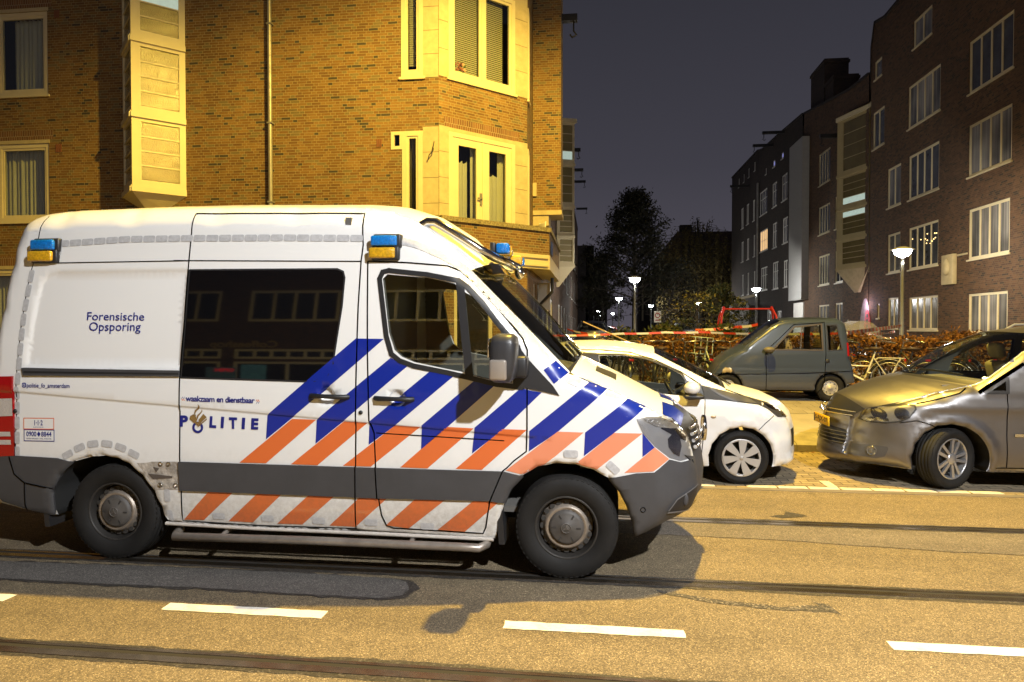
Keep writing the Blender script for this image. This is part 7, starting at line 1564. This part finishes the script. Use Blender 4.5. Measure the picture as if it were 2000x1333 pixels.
def tree(name, label, x, y, h, cr, cz0, n, leaves, seed, tr=0.16, s=0.07, nb=34, gaps=0.55, lean=0.0, cat='tree', tw=3):
    t = thing(name, label, cat, (x, y, 0.3)); rnd = random.Random(seed); r = np.random.default_rng(seed); b = MB()
    b.tube([(0, 0, -0.1), (0.05 * lean, 0.02, h * 0.3), (lean * 0.5, 0.0, h * 0.6), (lean * 0.8, 0.05, h * 0.93)], [tr, tr * 0.75, tr * 0.45, 0.02], 8); tips = []
    for i in range(nb):
        f = (i + 0.5) / nb; z = cz0 * 0.75 + (h - cz0 * 0.75) * f ** 0.9; a = i * 2.4 + rnd.uniform(-.5, .5); L = cr * (1 - f ** 1.6) * rnd.uniform(0.65, 1.1) + 0.35
        p0 = Vector((lean * min(0.8, z / h), 0, z)); d = Vector((math.cos(a), math.sin(a), rnd.uniform(0.25, 0.75)))
        p1 = p0 + d * L * 0.5; p2 = p1 + Vector((d.x, d.y, d.z * 0.5)) * L * 0.5; b.tube([p0, p1, p2], [0.05 * tr / 0.16, 0.03 * tr / 0.16, 0.008], 5)
        for j in range(tw):
            q = p0.lerp(p2, rnd.uniform(0.35, 1)); e = q + Vector((rnd.uniform(-1, 1), rnd.uniform(-1, 1), rnd.uniform(-.2, .9))) * L * 0.35; b.tube([q, e], [0.014, 0.005], 4); tips += [tuple(e), tuple(q.lerp(e, 0.6))]
        tips.append(tuple(p2))
    b.build('trunk', M_bark, t)
    if n:
        T = np.array(tips); k = r.integers(0, len(T), n); P = T[k] + r.normal(size=(n, 3)) * (0.24 * cr / 2.6) * np.array([1, 1, 0.75]); leaf_mesh('crown', P, s, leaves, t, seed)
    return t
tree('dark_tree', 'large half-bare dark tree standing alone in the middle of the side street', 2.5, 46, 10.1, 3.1, 3.4, 15000, DARKL, 5, 0.20, 0.072, 54)
tree('dark_tree', 'slender dark tree close to the left-hand houses, left of the big tree', 0.5, 68, 8.2, 2.6, 2.4, 4200, DARKL, 8, 0.15, 0.10, 30)
tree('bare_tree', 'little pale bare tree with a few yellow leaves under a lamp', 4.35, 30.5, 2.75, 1.5, 0.9, 260, [lm('yellow_leaf', (0.34, 0.27, 0.05)), lm('yellow_leaf_b', (0.20, 0.19, 0.05))], 11, 0.07, 0.05, 18, tw=7)
tree('leafy_tree', 'small green tree with yellowing leaves in front of the willow', 6.3, 36.5, 3.4, 1.5, 0.7, 2600, [lm('olive_leaf', (0.09, 0.10, 0.03)), lm('olive_leaf_b', (0.16, 0.14, 0.035)), GREEN[1]], 12, 0.08, 0.06, 22)
tree('dark_tree', 'bare dark tree leaning over the street right of the big tree', 5.6, 60, 6.6, 3.0, 2.2, 900, DARKL, 15, 0.18, 0.09, 26, lean=1.5, tw=5)
# weeping willow: a dome of branches with hanging strands
wl_ = thing('weeping_willow', 'tall weeping willow with long hanging strands beside the dark corner house', 'tree', (10.6, 74, 0.3)); r = np.random.default_rng(21); b = MB(); b.tube([(0, 0, 0), (0.2, 0, 4), (0, 0, 8.5)], [0.45, 0.35, 0.2], 10); PT_ = []
for i in range(260):
    a = r.uniform(0, 6.283); rad = 4.3 * math.sqrt(r.uniform(0.02, 1)); top = 12.6 - 0.26 * rad ** 1.75 + r.normal() * 0.5; x, y = rad * math.cos(a), rad * math.sin(a); bot = r.uniform(0.8, 4.5)
    if i < 50: b.tube([(0, 0, 7 + r.uniform(0, 1.5)), (x * 0.5, y * 0.5, top + 0.3), (x, y, top)], [0.09, 0.05, 0.02], 5)
    for z in np.arange(bot, top, 0.16): PT_.append((x + 0.10 * math.sin(z * 0.9 + i) + r.normal() * 0.05, y + r.normal() * 0.05, z))
b.build('trunk', M_bark, wl_); PT_ = np.array(PT_); lo = leaf_mesh('crown', PT_, 0.085, [lm('willow_leaf_a', (0.11, 0.088, 0.032)), lm('willow_leaf_b', (0.075, 0.062, 0.026)), lm('willow_leaf_c', (0.15, 0.115, 0.038))], wl_, 4, long=1.9)
def shrub(label, x, y, w, d, h, n, leaves, seed, s=0.045):
    t = thing('shrub', label, 'shrub', (x, y, 0.34)); r = np.random.default_rng(seed); c = r.uniform(-1, 1, (14, 3)) * np.array([w / 2, d / 2, 0]) ; c[:, 2] = r.uniform(0.35, 0.78, 14) * h
    k = r.integers(0, 14, n); v = r.normal(size=(n, 3)); v /= np.linalg.norm(v, axis=1)[:, None]; P = c[k] + v * (r.uniform(0.35, 1, n) ** 0.5)[:, None] * np.array([0.42, 0.36, 0.30]) * (h / 1.3); P[:, 2] = np.abs(P[:, 2]); leaf_mesh('leaves', P, s, leaves, t, seed)
    b = MB()
    for i in range(14): b.tube([(c[i][0] * 0.3, c[i][1] * 0.3, 0), tuple(c[i])], [0.02, 0.008], 5)
    b.build('stems', M_bark, t); return t
shrub('dark green shrub, leftmost of the row behind the barrier tape', 1.35, 19.5, 1.5, 1.2, 1.42, 3000, GREEN, 31)
shrub('broad dark shrub in the middle of the row behind the barrier tape', 2.75, 19.8, 1.9, 1.3, 1.50, 3800, GREEN, 32)
shrub('low shrub at the right end of the row behind the barrier tape', 3.9, 20.2, 1.3, 1.2, 1.25, 2600, GREEN, 33)
shrub('green shrub under the little bare tree', 6.0, 29, 2.4, 1.4, 1.55, 3000, [GREEN[0], lm('ivy_leaf', (0.05, 0.09, 0.02))], 34)
# ---------------------------------------------------------------- barrier tape
M_btape = mat('barrier_tape', (0.8, 0.8, 0.8), 0.45); g = NG(M_btape); u = g.sep(g.coord('UV')); f = g.M('FRACT', g.M('DIVIDE', g.M('ADD', u[0], g.M('MULTIPLY', u[1], 0.5)), 0.50)); g.color(g.mix(g.M('LESS_THAN', f, 0.5), (0.52, 0.50, 0.46), (0.48, 0.045, 0.012)))
def tape(label, pts, w=0.075, sag=0.05, twist=0.0, seed=0):
    t = None; P = []; rnd = random.Random(seed)
    for i in range(len(pts) - 1):
        a, c = Vector(pts[i]), Vector(pts[i + 1]); n = max(6, int((c - a).length / 0.12))
        for k in range(n + (i == len(pts) - 2)): s_ = k / n; p = a.lerp(c, s_); p.z -= sag * 4 * s_ * (1 - s_); P.append(p)
    o0 = P[0].copy(); VV = []; UV = []; L = 0; FF = []
    for i, p in enumerate(P):
        if i: L += (p - P[i - 1]).length
        an = twist * math.sin(L * 1.1 + seed) + 0.15 * math.sin(L * 3 + seed); up = Vector((0, math.sin(an), math.cos(an))) * w / 2
        VV += [p - up - o0, p + up - o0]; UV += [(L, 0), (L, w)]
    for i in range(len(P) - 1): FF.append((2 * i, 2 * i + 2, 2 * i + 3, 2 * i + 1))
    me = bpy.data.meshes.new('barrier_tape'); me.from_pydata([tuple(v) for v in VV], [], FF); me.materials.append(M_btape); ul = me.uv_layers.new(name='UVMap')
    for p in me.polygons:
        p.use_smooth = True
        for li in p.loop_indices: ul.data[li].uv = UV[me.loops[li].vertex_index]
    o = bpy.data.objects.new('barrier_tape', me); COL.objects.link(o); o.location = o0; return tag(o, label, 'barrier tape')
def at(px, Y): return (px[0], Y, px[1])
q = [(-0.912,1.517),(0.529,1.562),(1.418,1.589),(2.14,1.595),(3.457,1.559),(4.998,1.576)]
tape('red and white barrier tape stretched along the top of the hedge behind the cars', [at(p, 14.4) for p in q], 0.042, 0.012, 0.25)
q = [(2.661,1.623),(3.763,1.706),(4.295,1.775)]; tape('thin red and white tape crossing in front of the swing', [at(p, 19) for p in q], 0.075, 0.02, 0.5, 2)
q0, q1 = (5.023,1.576), (8.96,1.739); tape('upper red and white tape running from the microcar to the near lamp post', [at(q0, 14.5), at(q1, 21.5)], 0.09, 0.0, 0.4, 3)
q1 = (8.99,1.572); tape('lower red and white tape running from the microcar to the near lamp post', [at(q0, 14.55), at(q1, 22.0)], 0.075, 0.05, 1.2, 4)
q = [(-1.018,1.642),(-0.446,1.499),(0.052,1.464)]; tape('slack red and white tape by the left-hand houses', [at(p, 24) for p in q], 0.07, 0.02, 0.6, 5)
# ---------------------------------------------------------------- red swing frame
q = [(4.472,2.351),(6.117,2.418),(4.284,1.369),(4.672,1.333)]; x0, x1, zt = q[0][0], q[1][0], q[0][1]
sw = thing('swing_frame', 'red tubular playground swing frame with two splayed legs at each end', 'swing', ((x0 + x1) / 2, 25, 0.33)); M_red = mat('red_tube', (0.42, 0.018, 0.012), 0.35, coat=0.4); H_ = zt - 0.33; hw_ = (x1 - x0) / 2
b = MB(); b.tube([(-hw_, 0, H_), (hw_, 0, H_)], 0.03, 12); b.build('crossbar', M_red, sw)
for sx_ in (-1, 1):
    for sy_ in (-1, 1):
        b = MB(); b.tube([(sx_ * hw_, sy_ * 0.05, H_ + 0.02), (sx_ * (hw_ + 0.10), sy_ * 0.22, H_ - 0.25), (sx_ * (hw_ + 0.30), sy_ * 0.85, 0)], 0.036, 12); b.build('leg', M_red, sw)
    b = MB(); b.ball((sx_ * hw_, 0, H_), 0.075, 14, 10, (0.8, 1, 1.3)); b.build('joint', M_red, sw)
# ---------------------------------------------------------------- bicycles
M_bk = mat('cycle_black', (0.014, 0.014, 0.015), 0.35, 0, 0.4); M_spoke = mat('spoke_steel', (0.45, 0.44, 0.42), 0.3, 0.9); M_sad = mat('saddle_brown', (0.05, 0.03, 0.02), 0.55)
def bicycle(name, label, fm, x, y, rz, lean=0.0, basket=None, crate=False, group=None, guard=None):
    t = thing(name, label, 'bicycle', (x, y, 0.36), rz, group); t.rotation_euler = (lean, 0, rz); guard = guard or fm
    for cx in (-0.55, 0.55):
        b = MB(); b.tube([(cx + 0.335 * math.cos(a), 0, 0.345 + 0.335 * math.sin(a)) for a in np.linspace(0, 2 * math.pi, 29)[:-1]], 0.019, 7, closed=True); w = b.build('wheel', M_tyre, t)
        b = MB(); b.tube([(cx + 0.312 * math.cos(a), 0, 0.345 + 0.312 * math.sin(a)) for a in np.linspace(0, 2 * math.pi, 29)[:-1]], 0.011, 6, closed=True)
        for i in range(18): a = 2 * math.pi * i / 18; b.tube([(cx + 0.02 * math.cos(a + 1), 0.022 * (-1) ** i, 0.345 + 0.02 * math.sin(a + 1)), (cx + 0.31 * math.cos(a), 0, 0.345 + 0.31 * math.sin(a))], 0.0016, 3, caps=False)
        b.tube([(cx, -0.05, 0.345), (cx, 0.05, 0.345)], 0.022, 8); b.build('rim', M_spoke, w)
        b = MB(); a0, a1 = (0.35, 3.0) if cx < 0 else (0.2, 2.3); vs = []; fs = []; m = 16
        for i in range(m):
            a = a0 + (a1 - a0) * i / (m - 1)
            for k, yy in enumerate((-0.03, 0.0, 0.03)): rr_ = 0.372 + (0.010 if k == 1 else 0); vs.append((cx + rr_ * math.cos(a), yy, 0.345 + rr_ * math.sin(a)))
        for i in range(m - 1):
            for k in range(2): fs.append((3 * i + k, 3 * i + k + 1, 3 * i + 4 + k, 3 * i + 3 + k))
        b.add(vs, fs, True); b.build('mudguard', guard, t, recalc=False)
    bb = (-0.12, 0, 0.30); st_ = (-0.29, 0, 0.80); hd = (0.36, 0, 0.85); hl_ = (0.40, 0, 0.70)
    b = MB(); b.tube([bb, st_, (-0.30, 0, 0.86)], 0.017, 8); b.tube([bb, (0.12, 0, 0.42), hl_], 0.021, 8); b.tube([(-0.22, 0, 0.58), (0.10, 0, 0.58), hd], 0.015, 8); b.tube([hl_, hd, (0.34, 0, 0.95)], 0.020, 8)
    for s_ in (-0.05, 0.05): b.tube([(-0.12, s_ * 0.5, 0.30), (-0.55, s_, 0.345), (-0.27, s_ * 0.6, 0.76)], 0.010, 6); b.tube([(0.39, s_ * 0.7, 0.70), (0.47, s_, 0.52), (0.55, s_, 0.345)], 0.012, 6)
    b.build('frame', fm, t)
    b = MB(); b.tube([(0.34, 0, 0.94), (0.32, 0, 1.04)], 0.012, 6); b.tube([(0.06, -0.30, 1.06), (0.20, -0.28, 1.09), (0.30, -0.15, 1.07), (0.33, 0, 1.04), (0.30, 0.15, 1.07), (0.20, 0.28, 1.09), (0.06, 0.30, 1.06)], 0.011, 7); hb = b.build('handlebar', M_spoke, t)
    b = MB(); [b.tube([(0.03, s_ * 0.305, 1.055), (0.13, s_ * 0.295, 1.075)], 0.017, 8) for s_ in (-1, 1)]; b.build('grip', M_bk, hb)
    b = MB(); b.ball((-0.31, 0, 0.92), 0.13, 12, 8, (1.05, 0.75, 0.32)); b.ball((-0.16, 0, 0.92), 0.06, 10, 6, (1.2, 0.5, 0.4)); b.tube([(-0.29, 0, 0.78), (-0.30, 0, 0.90)], 0.012, 6); b.build('saddle', M_sad, t)
    b = MB(); [b.tube([(-0.30, s_, 0.70), (-0.36, s_, 0.745), (-0.80, s_, 0.745)], 0.007, 5) for s_ in (-0.06, 0, 0.06)]; [b.tube([(-0.74, s_, 0.745), (-0.56, s_, 0.36)], 0.007, 5) for s_ in (-0.065, 0.065)]; b.tube([(-0.80, -0.06, 0.745), (-0.80, 0.06, 0.745)], 0.007, 5); rk = b.build('rear_rack', fm if fm is not M_bk else M_bk, t)
    b = MB(); b.rbox(-0.83, -0.80, -0.05, 0.05, 0.69, 0.735, 0.01); b.build('rear_light', M_red_l, rk)
    b = MB(); b.tube([(-0.12 + 0.09 * math.cos(a), -0.03, 0.30 + 0.09 * math.sin(a)) for a in np.linspace(0, 6.283, 17)[:-1]], 0.005, 5, closed=True); b.tube([(-0.12, -0.04, 0.30), (-0.02, -0.07, 0.16)], 0.009, 6); b.tube([(-0.12, 0.04, 0.30), (-0.22, 0.07, 0.44)], 0.009, 6); b.rbox(-0.07, 0.03, -0.16, -0.07, 0.145, 0.17, 0.008); b.rbox(-0.27, -0.17, 0.07, 0.16, 0.43, 0.455, 0.008); b.build('crank', M_spoke, t)
    if crate:   # front carrier with a wicker basket or crate
        b = MB()
        for i in range(7): z = 0.86 + i * 0.035; b.tube([(0.42, -0.19, z), (0.78, -0.19, z), (0.78, 0.19, z), (0.42, 0.19, z)], 0.009, 5, closed=True)
        for i in range(9): x_ = 0.42 + i * 0.045; b.tube([(x_, -0.19, 0.85), (x_, -0.195, 1.08)], 0.006, 4); b.tube([(x_, 0.19, 0.85), (x_, 0.195, 1.08)], 0.006, 4)
        b.box(0.42, 0.78, -0.19, 0.19, 0.845, 0.855); b.build('basket', mat('basket_dark', (0.05, 0.035, 0.025), 0.8), t)
        b = MB(); [b.tube([(0.52, s_, 0.36), (0.56, s_, 0.84)], 0.009, 5) for s_ in (-0.07, 0.07)]; b.build('front_carrier', fm, t)
    return t
M_cream = mat('cycle_cream', (0.60, 0.57, 0.44), 0.4, 0, 0.4); M_pgr = mat('cycle_pale_green', (0.36, 0.42, 0.30), 0.4, 0, 0.4); M_gry = mat('cycle_grey', (0.12, 0.12, 0.125), 0.4, 0.3)
bicycle('city_bicycle', 'cream step-through bicycle with a dark front basket, just right of the microcar', M_cream, 5.05, 14.05, R(152), 0.10, crate=True)
bicycle('city_bicycle', 'pale green bicycle with a tall front carrier, left of the microcar nose', M_pgr, 2.30, 14.15, R(108), 0.08, crate=False)
b = MB(); cr = [o for o in bpy.data.objects if o.name.startswith('city_bicycle') and o.get('label', '').startswith('pale green')][0]
for z in (0.78, 1.12): b.tube([(0.48, -0.2, z), (0.8, -0.2, z), (0.8, 0.2, z), (0.48, 0.2, z)], 0.012, 5, closed=True)
for p_ in ((0.48, -0.2), (0.48, 0.2), (0.48, -0.07), (0.48, 0.07)): b.tube([(p_[0], p_[1], 0.78), (p_[0], p_[1], 1.12)], 0.011, 5)
for s_ in (-0.1, 0.1): b.tube([(0.52, s_, 0.36), (0.62, s_, 0.78)], 0.011, 5)
b.build('front_carrier', M_pgr, cr)
proto = bicycle('city_bicycle', 'black city bicycle leaning on the hedge between the cream bicycle and the people carrier', M_bk, 5.75, 14.1, R(150), 0.12, group='dark bicycles along the hedge')
spots = [(6.25, 14.15, 140, 0.08, 'dark bicycle with a pale saddle, second to the right of the cream one'), (6.9, 14.1, 35, -0.1, 'dark bicycle seen through the left of the people carrier windscreen'), (7.5, 14.15, 150, 0.1, 'dark bicycle seen through the middle of the people carrier windscreen'),
         (8.1, 14.1, 30, -0.08, 'dark bicycle seen through the right of the people carrier windscreen'), (8.9, 14.2, 145, 0.1, 'dark bicycle behind the roof of the people carrier'), (1.05, 14.2, 120, 0.1, 'dark bicycle above the hatchback roof, left end of the hedge'),
         (1.5, 14.1, 65, -0.08, 'dark bicycle above the hatchback windscreen'), (1.85, 14.2, 110, 0.1, 'dark bicycle just left of the pale green one'), (2.75, 14.2, 75, -0.1, 'dark bicycle half hidden by the microcar bonnet'), (0.45, 14.0, 100, 0.1, 'dark bicycle seen through the hatchback side window'), (-0.1, 14.2, 80, -0.06, 'dark bicycle behind the hatchback door pillar'),
         (9.0, 16.6, 20, 0.1, 'dark bicycle behind the hedge under the right-hand windows'), (10.2, 16.8, 160, -0.1, 'dark bicycle behind the hedge at the far right'), (6.6, 17.0, 25, 0.1, 'dark bicycle behind the hedge near the lamp post'),
         (0.2, 22.0, 80, 0.1, 'dark bicycle by the left-hand houses, nearest of the cluster'), (0.1, 24.5, 100, 0.1, 'dark bicycle by the left-hand houses, middle of the cluster'), (0.3, 27.0, 85, -0.1, 'dark bicycle by the left-hand houses, farthest of the cluster'), (5.2, 26.5, 15, 0.1, 'dark bicycle beside the swing legs'), (6.4, 27.5, 170, 0.1, 'dark bicycle under the swing crossbar')]
for x, y, a, ln, lab in spots:
    c = copy_tree(proto); c.location = (x, y, 0.355); c.rotation_euler = (ln, 0, R(a)); c['label'] = lab; c['group'] = 'dark bicycles along the hedge'
# cargo bicycle with a clear rain hood behind the hedge
cg = thing('cargo_bicycle', 'cargo bicycle with a clear rain hood and blue cover in front of the red door', 'cargo bicycle', tuple((33.98,90.173)) + (0.33,)); cg.location = (7.9, 22.0, 0.33); cg.rotation_euler = (0, 0, R(10))
b = MB(); b.prism([(-0.55, 0.35), (0.5, 0.35), (0.62, 0.95), (-0.62, 0.95)], 'y', -0.32, 0.32); b.build('box', mat('cargo_blue', (0.02, 0.04, 0.16), 0.5), cg)
b = MB(); n = 10
vs = [(0.60 * math.cos(a), yy, 0.95 + 0.62 * math.sin(a)) for a in np.linspace(0, math.pi, n) for yy in (-0.34, 0.34)]; b.add(vs, [(2 * i, 2 * i + 1, 2 * i + 3, 2 * i + 2) for i in range(n - 1)], True); b.add([vs[2 * i] for i in range(n)], [list(range(n))]); b.add([vs[2 * i + 1] for i in range(n)], [list(range(n))])
m_h = bpy.data.materials.new('hood_film'); m_h.use_nodes = True; bn = m_h.node_tree.nodes['Principled BSDF']; bn.inputs['Base Color'].default_value = (0.6, 0.6, 0.62, 1); bn.inputs['Alpha'].default_value = 0.35; bn.inputs['Roughness'].default_value = 0.2
b.build('rain_hood', m_h, cg)
for cx in (-0.55, 0.5, 1.5):
    b = MB(); b.tube([(cx + 0.24 * math.cos(a), 0.36 if cx < 1 else 0, 0.25 + 0.24 * math.sin(a)) for a in np.linspace(0, 6.283, 21)[:-1]], 0.025, 6, closed=True); b.build('wheel', M_tyre, cg)
b = MB(); b.tube([(0.5, 0, 0.4), (1.1, 0, 0.45), (1.5, 0, 0.25)], 0.025, 6); b.tube([(1.1, 0, 0.45), (1.05, 0, 0.95)], 0.02, 6); b.tube([(0.65, -0.25, 1.05), (0.7, 0.25, 1.05)], 0.015, 6); b.tube([(0.68, 0, 0.5), (0.68, 0, 1.05)], 0.015, 6); b.build('frame', M_bk, cg)
# white traffic sign and a wooden pole
q = (3.473,2.295)
ts = thing('traffic_sign', 'white rectangular traffic sign with a red ring on a post behind the shrubs', 'sign', (q[0], 40, 0.3))
b = MB(); b.tube([(0, 0, 0), (0, 0, q[1] + 0.2)], 0.03, 8); b.build('post', M_pole, ts)
b = MB(); b.box(-0.2, 0.2, -0.05, -0.035, q[1] - 0.6, q[1] + 0.05); pl = b.build('plate', M_white, ts)
b = MB(); b.lathe([(0.15, -0.052), (0.10, -0.052)], 'y', 24, (0, 0, q[1] - 0.2)); b.box(-0.13, 0.13, -0.053, -0.051, q[1] - 0.50, q[1] - 0.44); b.build('marking', M_red_l, pl)
q = [(-0.263,1.801),(0.848,1.307)]
b = MB(); b.tube([(0, 0, 0), (q[1][0] - q[0][0], 0, q[1][1] - q[0][1])], 0.014, 7); wp = b.build('wooden_pole', mat('bamboo', (0.38, 0.27, 0.12), 0.6)); wp.location = (q[0][0], 13.6, q[0][1]); tag(wp, 'thin pale wooden pole slanting down behind the hatchback roof', 'pole')
